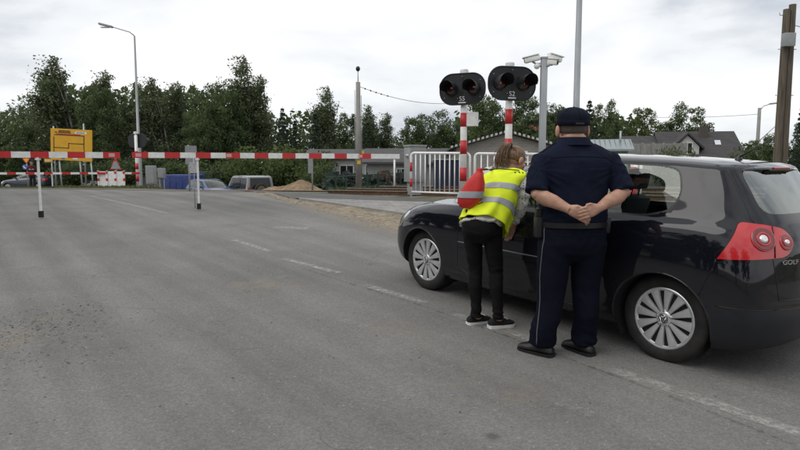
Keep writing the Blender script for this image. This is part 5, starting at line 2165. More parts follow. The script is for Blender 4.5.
# ---- road signs seen from behind, on the far side of the barrier arm
def plate_sign(px, depth, z_top, plates, label, name='road_sign', cat='sign', pole_r=.03, yaw=0):
    p = gpt(px, depth)
    root = thing(name, label, cat, p, yaw)
    MB().tube([(0, 0, 0), (0, 0, z_top - p.z)], pole_r, n=10).build('pole', galv, root, smooth=True)
    for k, (x, z0, z1, w, m, out) in enumerate(plates):
        if out is None:
            MB().box((x, -.045, (z0 + z1) / 2 - p.z), (w, .012, z1 - z0), bevel=.003).build('sign_plate', m, root)
        else:
            MB().prism([(x + a * w / 2, (z0 + z1) / 2 - p.z + b * (z1 - z0) / 2) for a, b in out], (0, .012, 0), (0, -.05, 0), (1, 0, 0), (0, 0, 1)).build('sign_plate', m, root)
        MB().box((x, -.028, (z0 + z1) / 2 - p.z), (w * .6, .02, .03)).build('clamp', galv, root)
    return root


sign_back = mat('sign_back_grey', (0.30, 0.31, 0.32), .5, metal=.3, var=.12, scale=5)
plate_sign(190, 19.0, 2.22, [(.09, 1.62, 2.20, .36, sign_back, None)], 'grey back of a rectangular road sign on a thin pole behind the barrier arm')
plate_sign(194.8, 13.4, 1.80, [(0, 1.42, 1.66, .16, mat('small_plate', (.45, .46, .47), .5, var=.3, scale=20), None)], 'small pale plate hanging below the right-hand barrier arm', 'hanging_plate', 'plate', .01)
plate_sign(312.5, 22.0, 1.95, [(-.05, 1.30, 1.85, .18, sign_back, None)], 'narrow grey sign back on a pole beside the sand heap')
# ================================================================== TREES AND SHRUBS
def quads_mesh(name, V, m, N=None):
    """V: (n, 4, 3) array of loose leaf faces; N: soft shading normals, one per leaf."""
    n = len(V)
    if N is not None:
        fn = np.cross(V[:, 1] - V[:, 0], V[:, 2] - V[:, 0])
        back = (fn * N).sum(1) < 0
        V = V.copy()
        V[back] = V[back][:, ::-1]
    me = bpy.data.meshes.new(name)
    me.vertices.add(n * 4)
    me.vertices.foreach_set('co', V.reshape(-1).astype(np.float32))
    me.loops.add(n * 4)
    me.loops.foreach_set('vertex_index', np.arange(n * 4, dtype=np.int32))
    me.polygons.add(n)
    me.polygons.foreach_set('loop_start', np.arange(0, n * 4, 4, dtype=np.int32))
    me.polygons.foreach_set('loop_total', np.full(n, 4, dtype=np.int32))
    me.update(calc_edges=True)
    if N is not None:
        me.shade_smooth()
        me.normals_split_custom_set_from_vertices(np.repeat(N, 4, axis=0).tolist())
    me.materials.append(m)
    return me


def soft_normals(C, centre, V):
    """Leaf normals blended with the outward direction of the clump, so that a crown shades as a volume."""
    o = C - centre
    o /= np.linalg.norm(o, axis=1)[:, None] + 1e-6
    fn = np.cross(V[:, 1] - V[:, 0], V[:, 2] - V[:, 0])
    fn /= np.linalg.norm(fn, axis=1)[:, None] + 1e-9
    fn *= np.sign((fn * o).sum(1))[:, None] + 1e-6
    n = o * .8 + fn * .45 + np.array([0, 0, .25])
    return n / (np.linalg.norm(n, axis=1)[:, None] + 1e-9)


def leaf_cards(C, size, droop=0.0, aspect=.6):
    n = len(C)
    u = rng.normal(size=(n, 3))
    u[:, 2] -= droop * 1.6
    u /= np.linalg.norm(u, axis=1)[:, None]
    w = rng.normal(size=(n, 3))
    v = np.cross(u, w)
    v /= np.linalg.norm(v, axis=1)[:, None] + 1e-9
    s = size * rng.uniform(.55, 1.35, size=(n, 1))
    a, b = u * s, v * s * aspect
    return np.stack([C - a, C - b * .9 + a * .1, C + a, C + b * .9 - a * .1], axis=1)


def crown_mesh(name, clumps, size, m, droop=0.0, aspect=.6):
    C = np.concatenate([c for c, e in clumps])
    E = np.concatenate([np.repeat(np.asarray(e, float)[None], len(c), 0) for c, e in clumps])
    V = leaf_cards(C, size, droop, aspect)
    return quads_mesh(name, V, m, soft_normals(C, E, V))


def foliage_material(name, col, tip):
    m = mat(name, col, .75, island=.28, var=.22, scale=.55, color2=tip, spec=0.0)
    n, l = m.node_tree.nodes, m.node_tree.links
    b = n['Principled BSDF']
    out = n['Material Output']
    tr = n.new('ShaderNodeBsdfTranslucent')
    src = b.inputs['Base Color'].links[0].from_socket
    l.new(src, tr.inputs['Color'])
    mx = n.new('ShaderNodeMixShader')
    mx.inputs['Fac'].default_value = .38
    l.new(b.outputs[0], mx.inputs[1])
    l.new(tr.outputs[0], mx.inputs[2])
    l.new(mx.outputs[0], out.inputs['Surface'])
    return m


lf_birch = foliage_material('birch_leaves', (0.094, 0.122, 0.064), (0.138, 0.168, 0.092))
lf_broad = foliage_material('broad_leaves', (0.074, 0.102, 0.048), (0.112, 0.148, 0.068))
lf_light = foliage_material('light_leaves', (0.082, 0.110, 0.044), (0.125, 0.158, 0.066))
lf_spruce = foliage_material('spruce_needles', (0.040, 0.056, 0.042), (0.062, 0.080, 0.056))
bark = mat('dark_bark', (0.055, 0.045, 0.036), .95, var=.3, scale=6, stretch=(3, 3, .6), bump=.6, bscale=12)
bark_b = mat('birch_bark', (0.20, 0.185, 0.165), .9, var=.5, scale=5, stretch=(1, 1, 3))


def limb_tree(mb, h, lean, n_l, r0, spread, z0=.25, z1=.85, up=.35):
    """Trunk and limbs; returns limb tips."""
    pts = [Vector((lean * (t ** 2) * h, .02 * h * math.sin(t * 5), t * h)) for t in lin(0, .95, 9)]
    mb.tube(pts, [r0 * (1 - .88 * t) + .012 for t in lin(0, 1, 9)], n=8)
    tips = []
    for k in range(n_l):
        t = z0 + (z1 - z0) * (k + random.random() * .6) / n_l
        b = pts[min(8, int(t / .95 * 8))].lerp(pts[min(8, int(t / .95 * 8) + 1)], (t / .95 * 8) % 1)
        a = random.uniform(0, 6.28)
        L = spread * h * (1.15 - t) * random.uniform(.7, 1.2)
        e = b + Vector((math.cos(a) * L, math.sin(a) * L, L * up * random.uniform(.6, 1.5)))
        mid = b.lerp(e, .55) + Vector((0, 0, -.04 * L))
        mb.tube([b, mid, e], [r0 * .42 * (1.1 - t), r0 * .25 * (1.1 - t), .01], n=5)
        tips += [mid, e]
    return pts, tips


def make_birch(seed, lean):
    random.seed(seed)
    h = 10.0
    mb = MB()
    cl = []
    stems = [(0, 0, 1.0, lean)] + [(random.uniform(-.4, .4), random.uniform(-.4, .4), random.uniform(.66, .94), lean + random.uniform(-.06, .05)) for _ in range(4)]
    for k, (sx, sy, hh, ln) in enumerate(stems):
        pts = [Vector((sx * t * 2.2 + ln * t * t * h, sy * t * 2.2 + .1 * math.sin(t * 7 + k), t * h * hh)) for t in lin(0, 1.0, 10)]
        mb.tube(pts, [.12 * (1 - .9 * t) + .012 for t in lin(0, 1, 10)], n=7)
        nq = 26 if k == 0 else 17
        for q in range(nq):
            t = .24 + .74 * ((q + random.random()) / nq) ** .72
            b = pts[int(t * 10)].lerp(pts[min(10, int(t * 10) + 1)], (t * 10) % 1)
            a = random.uniform(0, 6.28)
            L = h * .21 * (1.10 - t) * random.choice((.35, .6, .8, 1.0, 1.3, 1.5))
            e = b + Vector((math.cos(a) * L - .35 * L, math.sin(a) * L, L * random.uniform(.3, .9)))
            mb.tube([b, b.lerp(e, .35) + Vector((0, 0, .10 * L)), b.lerp(e, .7) + Vector((0, 0, .07 * L)), e - Vector((0, 0, .05 * L))], [.026 * (1.1 - t), .016 * (1.1 - t), .009 * (1.1 - t), .004], n=4)
            for c0, kk in ((b.lerp(e, .4), 22), (b.lerp(e, .75), 34), (e, 40)):
                n = int(kk * random.uniform(.7, 1.3))
                c = rng.normal(size=(n, 3)) * np.array([.24, .24, .17]) * (1.3 - .6 * t)
                c[:, 2] -= np.abs(rng.normal(size=n)) * .34
                c[:, 0] -= np.abs(c[:, 2]) * .30 + .06
                cl.append((c + np.array(c0), np.array(c0) - np.array((0, 0, .25))))
        for t in lin(.74, 1.0, 9):
            c0 = pts[min(9, int(t * 9.99))].lerp(pts[min(10, int(t * 9.99) + 1)], (t * 9.99) % 1)
            c = rng.normal(size=(40, 3)) * np.array([.22, .22, .26]) * (1.32 - t)
            c[:, 0] -= np.abs(rng.normal(size=40)) * .42 + .05
            cl.append((c + np.array(c0), np.array(c0) - np.array((0, 0, .3))))
    return mb.mesh('trunk', True), crown_mesh('crown', cl, .084, lf_birch, .5), bark_b


def make_broad(seed, leafm, wide=1.0):
    random.seed(seed)
    h = 10.0
    mb = MB()
    pts, tips = limb_tree(mb, h * .8, random.uniform(-.03, .03), 22, .2, .36 * wide, .22, .95, .55)
    C = []
    cl = []
    for k in range(104):
        a, z = random.uniform(0, 6.28), random.uniform(.16, .96)
        r = 2.5 * wide * math.sqrt(max(.04, 1 - ((z - .48) / .54) ** 2)) * random.uniform(.45, 1.05)
        cl.append(Vector((math.cos(a) * r, math.sin(a) * r, z * h)))
    for e in cl + tips:
        k = random.randint(85, 135)
        rr = random.uniform(.42, .80)
        d = rng.normal(size=(k, 3))
        d /= np.linalg.norm(d, axis=1)[:, None]
        c = d * rr * rng.uniform(.5, 1.08, size=(k, 1))
        c[:, 2] = c[:, 2] * .75
        C.append((c + np.array(e), np.array(e) * .75 + np.array((0, 0, h * .45)) * .25))
    return mb.mesh('trunk', True), crown_mesh('crown', C, .112, leafm), bark


def make_spruce(seed):
    random.seed(seed)
    h = 10.0
    mb = MB().tube([(0, 0, 0), (0, 0, 5), (0, 0, 9.9)], [.16, .09, .015], n=8)
    C = []
    z = .9
    while z < 9.8:
        L0 = 2.1 * (1 - z / 10.2) ** .85 + .06
        nb = max(4, int(8 * (1 - z / 14)))
        a0 = random.uniform(0, 6)
        for k in range(nb):
            a = a0 + 6.283 * k / nb + random.uniform(-.25, .25)
            L = L0 * random.uniform(.72, 1.15)
            d = Vector((math.cos(a), math.sin(a), 0))
            e = d * L + Vector((0, 0, z - .22 * L))
            mb.tube([(0, 0, z), d * (L * .6) + Vector((0, 0, z - .16 * L)), e], [.022, .014, .006], n=4)
            m = int(16 + 34 * L)
            t = rng.uniform(.08, 1.03, size=m)
            c = np.outer(t * L, np.array(d))
            c[:, 2] = z - .22 * L * t ** 1.3 - np.abs(rng.normal(size=m)) * .14
            side = np.array([-d.y, d.x, 0])
            c += np.outer(rng.normal(size=m) * .20 * (1.1 - t) * L ** .5, side)
            C.append((c, np.array((0, 0, z - .6))))
        z += random.uniform(.34, .50)
    return mb.mesh('trunk', True), crown_mesh('crown', C, .12, lf_spruce, .25, .45), bark


def make_shrub(seed, leafm):
    random.seed(seed)
    mb = MB()
    C = []
    for k in range(16):
        a, r = random.uniform(0, 6.28), random.uniform(.2, 1.0)
        e = Vector((math.cos(a) * r, math.sin(a) * r, random.uniform(.7, 1.9)))
        mb.tube([(0, 0, 0), e * .5 + Vector((0, 0, .1)), e], [.03, .02, .006], n=5)
        n = 330
        d = rng.normal(size=(n, 3))
        d /= np.linalg.norm(d, axis=1)[:, None]
        c = d * rng.uniform(.2, .55, size=(n, 1)) + np.array(e)
        c[:, 2] = np.maximum(.02, c[:, 2] - .25)
        C.append((c, np.array(e) * .8))
    return mb.mesh('stems', True), crown_mesh('foliage', C, .06, leafm), bark


KIND = {
    'birch': [make_birch(11, -.05), make_birch(12, -.03), make_birch(13, -.085), make_birch(14, -.06)],
    'broad': [make_broad(21, lf_broad), make_broad(22, lf_broad, 1.15), make_broad(23, lf_broad, .9)],
    'light': [make_broad(31, lf_light, 1.05), make_broad(32, lf_light, .95)],
    'spruce': [make_spruce(41), make_spruce(42)],
    'shrub': [make_shrub(51, lf_light), make_shrub(52, lf_broad)],
}
for kd in KIND.values():
    for tm, cm, bk in kd:
        tm.materials.append(bk)


def tree(kind, var, loc, h, wscale, label, group, rz):
    tm, cm, _ = KIND[kind][var % len(KIND[kind])]
    nm, cat = {'birch': ('birch_tree', 'tree'), 'broad': ('broadleaf_tree', 'tree'), 'light': ('broadleaf_tree', 'tree'), 'spruce': ('spruce_tree', 'tree'), 'shrub': ('shrub', 'shrub')}[kind]
    root = thing(nm, label, cat, loc, rz, group)
    k = h / (10.0 if kind != 'shrub' else 2.2)
    root.scale = (k * wscale, k * wscale, k)
    for n_, me in (('trunk', tm), ('crown', cm)) if kind != 'shrub' else (('stems', tm), ('foliage', cm)):
        link(bpy.data.objects.new(n_, me), root)
    return root


TREES = [
    (6, 117, 62, 'broad', 0, 1.0, 'low dark broadleaf tree at the left edge of the picture'),
    (31, 104, 58, 'broad', 1, .85, 'dark broadleaf tree left of the yellow detour board'),
    (60, 76, 57, 'broad', 2, .72, 'tall leafy tree directly behind the yellow detour board'),
    (80, 56, 55, 'birch', 2, 1.35, 'tallest wind-bent birch above the yellow detour board'),
    (103, 86, 53, 'broad', 0, .72, 'dense broadleaf tree between the detour board and the street lamp'),
    (121, 71, 57, 'birch', 0, 1.25, 'birch with a wind-bent top just left of the street lamp'),
    (150, 83, 59, 'birch', 1, 1.3, 'airy birch just right of the street lamp'),
    (171, 77, 56, 'birch', 2, 1.3, 'birch with pointed bent top, second right of the street lamp'),
    (191, 82, 58, 'birch', 0, 1.35, 'birch with pointed bent top, third right of the street lamp'),
    (211, 84, 53, 'broad', 1, .78, 'broad dark tree behind the blue tarpaulin load'),
    (233, 94, 55, 'broad', 2, .8, 'broad dark tree left of the tallest airy birch'),
    (254, 56, 57, 'birch', 1, 1.2, 'tall airy birch rising highest above the parked off-roader'),
    (271, 75, 57, 'birch', 0, 1.05, 'slim birch joined to the right of the tall airy birch'),
    (284, 107, 55, 'spruce', 0, .95, 'spruce right of the tall birches, taller of the close pair'),
    (296, 119, 57, 'spruce', 1, .8, 'small spruce right of the tall birches, shorter of the close pair'),
    (316, 112, 52, 'spruce', 1, 1.15, 'bushy dark spruce left of the concrete pole'),
    (334, 86, 58, 'birch', 1, 1.15, 'slender dark birch left of the concrete pole'),
    (349, 112, 57, 'broad', 0, .62, 'small dark tree tucked against the left side of the concrete pole'),
    (368, 121, 52, 'spruce', 0, 1.0, 'dark spruce just right of the concrete pole'),
    (379, 104, 60, 'birch', 2, 1.2, 'birch with drooping top right of the concrete pole'),
    (393, 112, 61, 'birch', 0, 1.2, 'smaller birch right of the drooping one by the wire'),
    (413, 117, 58, 'broad', 2, .85, 'round broadleaf tree above the grey barrier cabinet'),
    (434, 111, 60, 'broad', 1, 1.0, 'round broadleaf tree left of signal S5'),
    (453, 121, 62, 'broad', 0, .9, 'low round tree close to the left of signal S5'),
    (481, 94, 48, 'broad', 0, .8, 'dark tree between signals S5 and S2'),
    (470, 118, 44, 'light', 1, .7, 'lighter green round tree right behind the post of signal S5'),
    (500, 104, 50, 'broad', 1, .8, 'dark tree behind the post of signal S2'),
    (523, 98, 48, 'broad', 2, .85, 'dark tree between signal S2 and the camera mast'),
    (553, 104, 54, 'broad', 0, .75, 'dark tree between the camera mast and the lighting column'),
    (587, 99, 52, 'spruce', 1, 1.0, 'pointed conifer right of the officer cap'),
    (603, 101, 54, 'broad', 1, .62, 'bushy dark tree above the grey metal roof'),
    (622, 119, 56, 'light', 0, .85, 'low light green tree left of the concrete wall'),
    (641, 109, 58, 'light', 1, .85, 'light green broadleaf tree above the concrete wall'),
    (662, 122, 60, 'broad', 2, .8, 'small dark tree behind the left end of the dark roof'),
    (684, 104, 60, 'broad', 1, .92, 'large round dark tree behind the dormer house'),
    (757, 139, 36, 'broad', 0, .9, 'low bushy tree right of the dormer house'),
    (771, 134, 34, 'broad', 2, .8, 'bushy tree behind the wooden pole'),
    (797, 106, 30, 'spruce', 0, .95, 'dark conifer at the right edge of the picture'),
    (822, 100, 34, 'broad', 1, .9, 'tree beyond the right edge seen past the conifer'),
]
for i, (px, ty, d, kd, var, ws, lab) in enumerate(TREES):
    p = gpt(px, d)
    top = CAM_Z + (165 - ty) / 600 * d
    tree(kd, var, p, (top - p.z) / (1.0 if kd != 'birch' else 1.04), ws, lab, 'trees beyond the railway', (i * 2.399 % .8 - .4) if kd == 'birch' else i * 2.399)
SHRUBS = [
    (252, 152, 43, 1, 1.15, 'light green bush over the parked silver off-roader', 0),
    (276, 146, 40, 1, 1.2, 'large light green bush behind the left half of the sand heap', 0),
    (301, 150, 38, 1, 1.1, 'light green bush behind the right half of the sand heap', 0),
    (222, 158, 44, 0, 1.3, 'dark bush behind the blue hatchback', 1),
    (178, 160, 48, 0, 1.4, 'dark bush behind the blue tarpaulin load', 1),
    (118, 158, 48, 0, 1.5, 'dark bush behind the white barrier panels', 1),
    (75, 160, 47, 0, 1.5, 'dark bush under the yellow detour board', 1),
    (15, 158, 63, 0, 1.5, 'dark bush behind the far blue car', 1),
    (150, 152, 52, 0, 1.5, 'dark bush behind the two grey trackside boxes', 1),
    (322, 162, 34, 0, .9, 'dark bush left of the white bungalow', 1),
    (590, 140, 40, 0, 1.3, 'dark bush between officer and grey metal roof', 1),
    (742, 150, 40, 0, 1.0, 'low bush at the right gable of the dormer house', 1),
    (672, 147, 38, 0, .55, 'small green bush in front of the dormer window', 0),
]
for px, ty, d, var, ws, lab, v2 in SHRUBS:
    p = gpt(px, d)
    top = CAM_Z + (165 - ty) / 600 * d
    tree('shrub', v2, p, top - p.z + .2, ws, lab, 'bushes beyond the railway', px * .37)

# a closed wood behind the single trees: one mass of leaves
C = []
for a, b, y0, y1, d, n in ((-40, 330, 112, 190, 66, 17000), (55, 262, 90, 150, 68, 10000), (330, 470, 138, 180, 72, 3500), (455, 640, 118, 165, 62, 5500), (700, 900, 146, 170, 60, 2500)):
    px = rng.uniform(a, b, n)
    dd = d + rng.normal(size=n) * 1.5
    top = y0 + np.array([11 * mnoise.noise(Vector((q * .045, d, 0))) + 9 * mnoise.noise(Vector((q * .16, d, 3))) for q in px])
    py = top + (y1 - top) * rng.uniform(0, 1, n) ** .8
    C.append(np.stack([(px - 400) / 600 * dd, dd, CAM_Z + (165 - py) / 600 * dd], axis=1))
C = np.concatenate(C)


def wood_mesh(C):
    V = leaf_cards(C, .30)
    return quads_mesh('background_wood', V, lf_broad, soft_normals(C, C + np.array([0, 4.0, -1.5]) + rng.normal(size=C.shape) * 1.5, V))


wood = bpy.data.objects.new('background_wood', wood_mesh(C))
link(wood)
tag(wood, 'dark closed wood filling the gaps behind the single trees', 'wood', kind='stuff')

# unseen trees and hedge added outside the frame to darken the car paint's reflections
OUT = [(-15.5, 3.5, 8.5, 'broad', 'unseen broadleaf tree added beyond the left edge, nearest to the camera'), (-17.5, 9.5, 9.5, 'broad', 'unseen broadleaf tree added beyond the left edge, level with the barrier'),
       (-16, -3.5, 9, 'broad', 'unseen broadleaf tree added beyond the left edge, behind the camera'), (-19, 16, 9, 'light', 'unseen broadleaf tree added beyond the left edge, level with the rails'),
       (-13, -10, 9, 'broad', 'unseen broadleaf tree added behind the camera to the left'), (-5, -14, 9, 'broad', 'unseen broadleaf tree added straight behind the camera'),
       (-17, 0, 8, 'broad', 'second unseen tree added beyond the left edge, behind the nearest one'), (-18, 6.5, 9, 'broad', 'third unseen tree added beyond the left edge, between nearest tree and barrier'),
       (-15, -7, 8, 'light', 'lighter unseen tree added behind the camera, between two darker ones'), (-19, 12.5, 8.5, 'broad', 'unseen tree added beyond the left edge just before the rails'), (4, -15, 9, 'broad', 'unseen broadleaf tree added behind the camera to the right')]
for i, (x, y, h, kd, lab) in enumerate(OUT):
    tree(kd, i, (x, y, ground_z(x, y) - .05), h, 1.55, lab, 'added reflection trees outside the picture', i * 1.7)
for i, (x, y) in enumerate([(-13.6 - .1 * (k % 3), -9 + 2.3 * k) for k in range(11)]):  # added shrubs, never in view, a low mass for the paint to mirror
    tree('shrub', 1, (x - (1.2 if y > 8 else 0), y, ground_z(x, y) - .05), 2.6, .85, 'unseen hedge shrub added outside the left edge, number %d from the rear' % (i + 1), 'added reflection hedge outside the picture', i * 1.1)['label'] = 'unseen hedge shrub added beyond the left edge of the road'

# ---- grass on the verges beyond the tracks
G = []
for a, b, d0, d1, n in ((55, 165, 26, 36, 5200), (-5, 55, 33, 46, 2500), (150, 215, 24, 32, 1500), (330, 400, 22, 26, 700)):
    px, dd = rng.uniform(a, b, n), rng.uniform(d0, d1, n)
    x = (px - 400) / 600 * dd
    z = np.array([ground_z(u, v) for u, v in zip(x, dd)])
    hgt = rng.uniform(.06, .22, n)
    ang = rng.uniform(0, 6.28, n)
    wv = np.stack([np.cos(ang), np.sin(ang), 0 * ang], 1) * .022
    ln = np.stack([rng.normal(size=n) * .05, rng.normal(size=n) * .05, hgt], 1)
    base = np.stack([x, dd, z - .02], 1)
    G.append(np.stack([base - wv, base + wv, base + wv * .3 + ln, base - wv * .3 + ln], 1))
gr = bpy.data.objects.new('verge_grass', quads_mesh('verge_grass', np.concatenate(G), foliage_material('grass_blades', (0.075, 0.095, 0.032), (0.13, 0.14, 0.055))))
link(gr)
tag(gr, 'rough green grass on the verge beyond the rails', 'grass', kind='stuff')

# ================================================================== FAR SIDE OF THE CROSSING
FB0, FB1 = at(140, 173.2, 33), at(-30, 173.5, 31)
fb = boom(FB0, FB1, 'thin red and white far barrier arm across the road beyond the tracks', h=.11, w=.07, period=.86, refl=(), legs=(4.35,))
crossing_signal(138.3, 33.3, 'far level crossing signal seen from behind beside the street lamp', None, R(168), base_z=2.93 - gpt(138.3, 33.3).z)
# white barrier panels with red banded posts
a, b = gpt(99.5, 32.6), gpt(125, 32.6)
pan = thing('panel_barrier', 'low white barrier panels with red banded posts under the far barrier arm', 'barrier', a)
w = (b.x - a.x) / 3
for k in range(3):
    MB().box((w * (k + .5), 0, .50), (w - .06, .03, .92), bevel=.01).build('panel', white_p, pan)
for k in range(4):
    po = MB().box((w * k, -.02, .50), (.09, .06, 1.0), bevel=.008).build('post', white_p, pan)
    for z in (.12, .52, .90):
        MB().box((w * k, -.02, z), (.098, .068, .15)).build('red_band', red_p, po)
# grey trackside boxes
for px, d, w_, h0, h1, lab in ((152, 30, .44, 165.5, 184, 'larger grey trackside relay box right of the far signal'), (162.5, 31, .32, 168, 178, 'smaller grey trackside relay box near the blue load')):
    p = gpt(px, d)
    z0, z1 = CAM_Z + (165 - h1) / 600 * d - p.z, CAM_Z + (165 - h0) / 600 * d - p.z
    rb = thing('relay_box', lab, 'box', p)
    MB().box((0, 0, (z0 + z1) / 2), (w_, .3, z1 - z0), bevel=.015).build('housing', grey_box, rb, smooth='auto')
    MB().box((0, -.156, (z0 + z1) / 2), (w_ * .84, .012, (z1 - z0) * .84)).build('door_panel', grey_box, rb)
    for sx in (-1, 1):
        MB().box((sx * w_ * .35, 0, z0 / 2), (.05, .05, max(z0, .05))).build('leg', galv, rb)
# street lamp on the far side
p = gpt(141.2, 38)
sl = thing('street_lamp', 'street lamp with an arm reaching left, beside the far crossing signal', 'street lamp', p)
top = Vector((at(134.5, 36, 38).x - p.x, 0, at(134.5, 36, 38).z - p.z))
tp2 = Vector((at(113, 27.5, 38).x - p.x, -.3, at(113, 27.5, 38).z - p.z))
MB().tube([(0, 0, 0), (0, 0, 3.2), (-.02, 0, 3.25), top], [.125, .12, .09, .05], n=14).build('column', galv, sl, smooth='auto')
MB().tube([top, top + (tp2 - top) * .2 + Vector((0, 0, .12)), tp2], .032, n=8).build('arm', galv, sl, smooth=True)
MB().box((0, 0, 0), (.85, .26, .13), Matrix.Rotation(R(14), 3, 'Y'), bevel=.05).build('lantern', grey_box, sl, smooth='auto', loc=tp2 + Vector((-.30, 0, .06)))
MB().box((-.3, 0, -.085), (.5, .2, .05), bevel=.02).build('lantern_glass', mat('lantern_bowl', (.6, .6, .58), .2), sl, loc=tp2 + Vector((-.05, 0, .03)))

# ---- yellow detour board
yel = mat('detour_yellow', (0.62, 0.33, 0.012), .55, var=.08, scale=3)
blk = mat('print_black', (0.02, 0.017, 0.015), .6)
d = 36.0
c0 = at(71.5, 145, d)
yb = thing('detour_board', 'large yellow detour board with a black route diagram on posts', 'sign', (c0.x, c0.y, ground_z(c0.x, c0.y)))
zb = c0.z - ground_z(c0.x, c0.y)
sc_ = d / 600
tilt = Matrix.Rotation(R(3.0), 3, 'Y')
face = MB().box((0, 0, zb), (41 * sc_, .05, 31 * sc_), tilt, bevel=.01).build('board', yel, yb)


def on_board(u, v, w, h, m, nm):
    """u, v from the board's centre in picture pixels."""
    q = tilt @ Vector((u * sc_, -.032, v * sc_)) + Vector((0, 0, zb))
    MB().box(q, (w * sc_, .008, h * sc_), tilt).build(nm, m, face)


for u, v, w_, h_ in ((-17.2, 1.5, .7, 12), (12.5, 2.5, .7, 14), (-2.2, 9.4, 30, .7), (-10, -3.2, 15, .7), (-2.6, -.8, .7, 5.5), (5, 1.4, 15.6, .7), (-17.2, -8, .7, 7), (13, -8, .7, 7), (-2.0, -11, 24, .8)):
    on_board(u, v, w_, h_, blk, 'route_line')
on_board(-3, 10.3, 24, .8, red_p, 'closed_road_line')
for u, v, w_ in ((-14, 14 - 2.0, 3.4), (-6, 14 - .6, 12), (-6, 11.9, 13)):
    for k in range(int(w_ / 1.15)):
        on_board(u - w_ / 2 + k * 1.15, v, .8, 1.15, blk, 'lettering')
on_board(9.5, 12.3, 11.5, 2.2, mat('board_white', (.7, .7, .66), .5), 'name_plate')
for k in range(8):
    on_board(5.5 + k * 1.05, 12.3, .7, 1.0, blk, 'lettering')
on_board(-8, -13.2, 3.0, 2.2, mat('shield_blue', (.05, .10, .30), .5), 'road_shield')
on_board(4, -13.2, 5.0, 1.8, MATS['board_white'], 'road_shield')
for px, top_y, bot in ((54.6, 126, 186), (84.7, 123.5, 186), (58.5, 160, 187.5), (90, 158, 187), (79, 158, 186)):
    pp = Vector((at(px, 160, d).x - c0.x, .06, 0))
    lean = 1.5 * sc_ if top_y > 150 else -.6 * sc_
    MB().tube([pp + Vector((lean, .0, 0)), pp + Vector((0, .02, at(px, top_y, d).z - ground_z(c0.x, c0.y)))], .045, n=8).build('post', galv, yb, smooth=True)
c1 = at(48.6, 159.5, d + .3)
sb = thing('small_yellow_plate', 'small yellow plate with two lines of lettering left below the detour board', 'sign', (c1.x, c1.y, ground_z(c1.x, c1.y)))
zz = c1.z - ground_z(c1.x, c1.y)
pb_ = MB().box((0, 0, zz), (8.5 * sc_, .03, 5.6 * sc_), bevel=.006).build('plate', yel, sb)
MB().tube([(0.15, .05, 0), (.15, .05, zz + .1)], .04, n=8).build('post', galv, sb, smooth=True)
for v, m_ in ((1.4, blk), (-.9, MATS['board_white'])):
    for k in range(6):
        MB().box(((-3 + k * 1.15) * sc_, -.02, zz + v * sc_), (.85 * sc_, .006, 1.2 * sc_)).build('lettering', m_, pb_)

# ---- give-way and keep-right signs
p = gpt(28.8, 40)
tri = [(-1, 1), (1, 1), (0, -1)]
circ = [(math.cos(t), math.sin(t)) for t in lin(0, 6.283, 20)[:-1]]
gw = plate_sign(28.8, 40, 2.1, [(0, 1.66, 2.06, .56, red_p, tri), (-.12, 1.30, 1.64, .34, mat('sign_blue', (.05, .13, .42), .4), circ)], 'yellow give-way triangle over a round blue sign at the left edge')
MB().prism([(a * .20, 1.88 - p.z + b * .14) for a, b in tri], (0, -.006, 0), (0, -.052, 0), (1, 0, 0), (0, 0, 1)).build('yellow_face', mat('sign_yellow', (.75, .42, .03), .5), gw)
MB().prism([(-.20, 1.55 - p.z), (-.04, 1.38 - p.z), (-.08, 1.35 - p.z), (-.24, 1.50 - p.z)], (0, -.006, 0), (0, -.052, 0), (1, 0, 0), (0, 0, 1)).build('white_arrow', white_p, gw)
wt = plate_sign(117.3, 35, 2.0, [(0, 1.35, 1.98, .66, red_p, [(-1, -1), (1, -1), (.12, 1), (-.12, 1)])], 'triangular red-rimmed sign with grey face below the left-hand arm tip')
MB().prism([(-.27, 1.38 - gpt(117.3, 35).z), (.27, 1.38 - gpt(117.3, 35).z), (.09, 1.80 - gpt(117.3, 35).z), (-.09, 1.80 - gpt(117.3, 35).z)], (0, -.006, 0), (0, -.052, 0), (1, 0, 0), (0, 0, 1)).build('grey_face', sign_back, wt)

# ---- a person standing beyond the far barrier
p = gpt(33.5, 37)
fp_ = thing('person', 'small far person in maroon top and dark trousers standing by the blue car', 'person', p, R(20))
b_ = MB()
head(b_, (0, 0, 1.62), Matrix.Rotation(R(180), 3, 'Z'), .98)
b_.tube([(0, 0, 1.38), (0, 0, 1.56)], [.07, .055])
ringsect(b_, [((0, 0, z), a, q, 2.2, X3, Y3) for z, a, q in ((.88, .15, .10), (1.1, .14, .1), (1.35, .17, .1), (1.44, .1, .07))])
for sx in (-1, 1):
    b_.tube([(sx * .08, 0, .9), (sx * .10, 0, .48), (sx * .11, .02, .09), (sx * .12, -.1, .04)], [.08, .055, .04, .035])
    b_.tube([(sx * .18, 0, 1.38), (sx * .25, .0, 1.12), (sx * .10, -.16, 1.22)], [.05, .042, .028])
    for k in range(4):
        finger(b_, [(sx * .10, -.16, 1.24 - .018 * k), (sx * .06, -.20, 1.25 - .018 * k), (sx * .02, -.20, 1.24 - .018 * k)])
    finger(b_, [(sx * .09, -.17, 1.25), (sx * .07, -.19, 1.29)])
mesh_obj('body', fuse(b_, .009, 1, 'body'), skin_m, fp_)
b_ = MB()
ringsect(b_, [((0, 0, z), a, q, 2.3, X3, Y3) for z, a, q in ((.84, .19, .13), (1.1, .18, .135), (1.33, .21, .13), (1.42, .19, .11), (1.48, .1, .08))])
for sx in (-1, 1):
    b_.tube([(sx * .17, 0, 1.38), (sx * .255, .0, 1.12), (sx * .13, -.13, 1.20)], [.075, .06, .045])
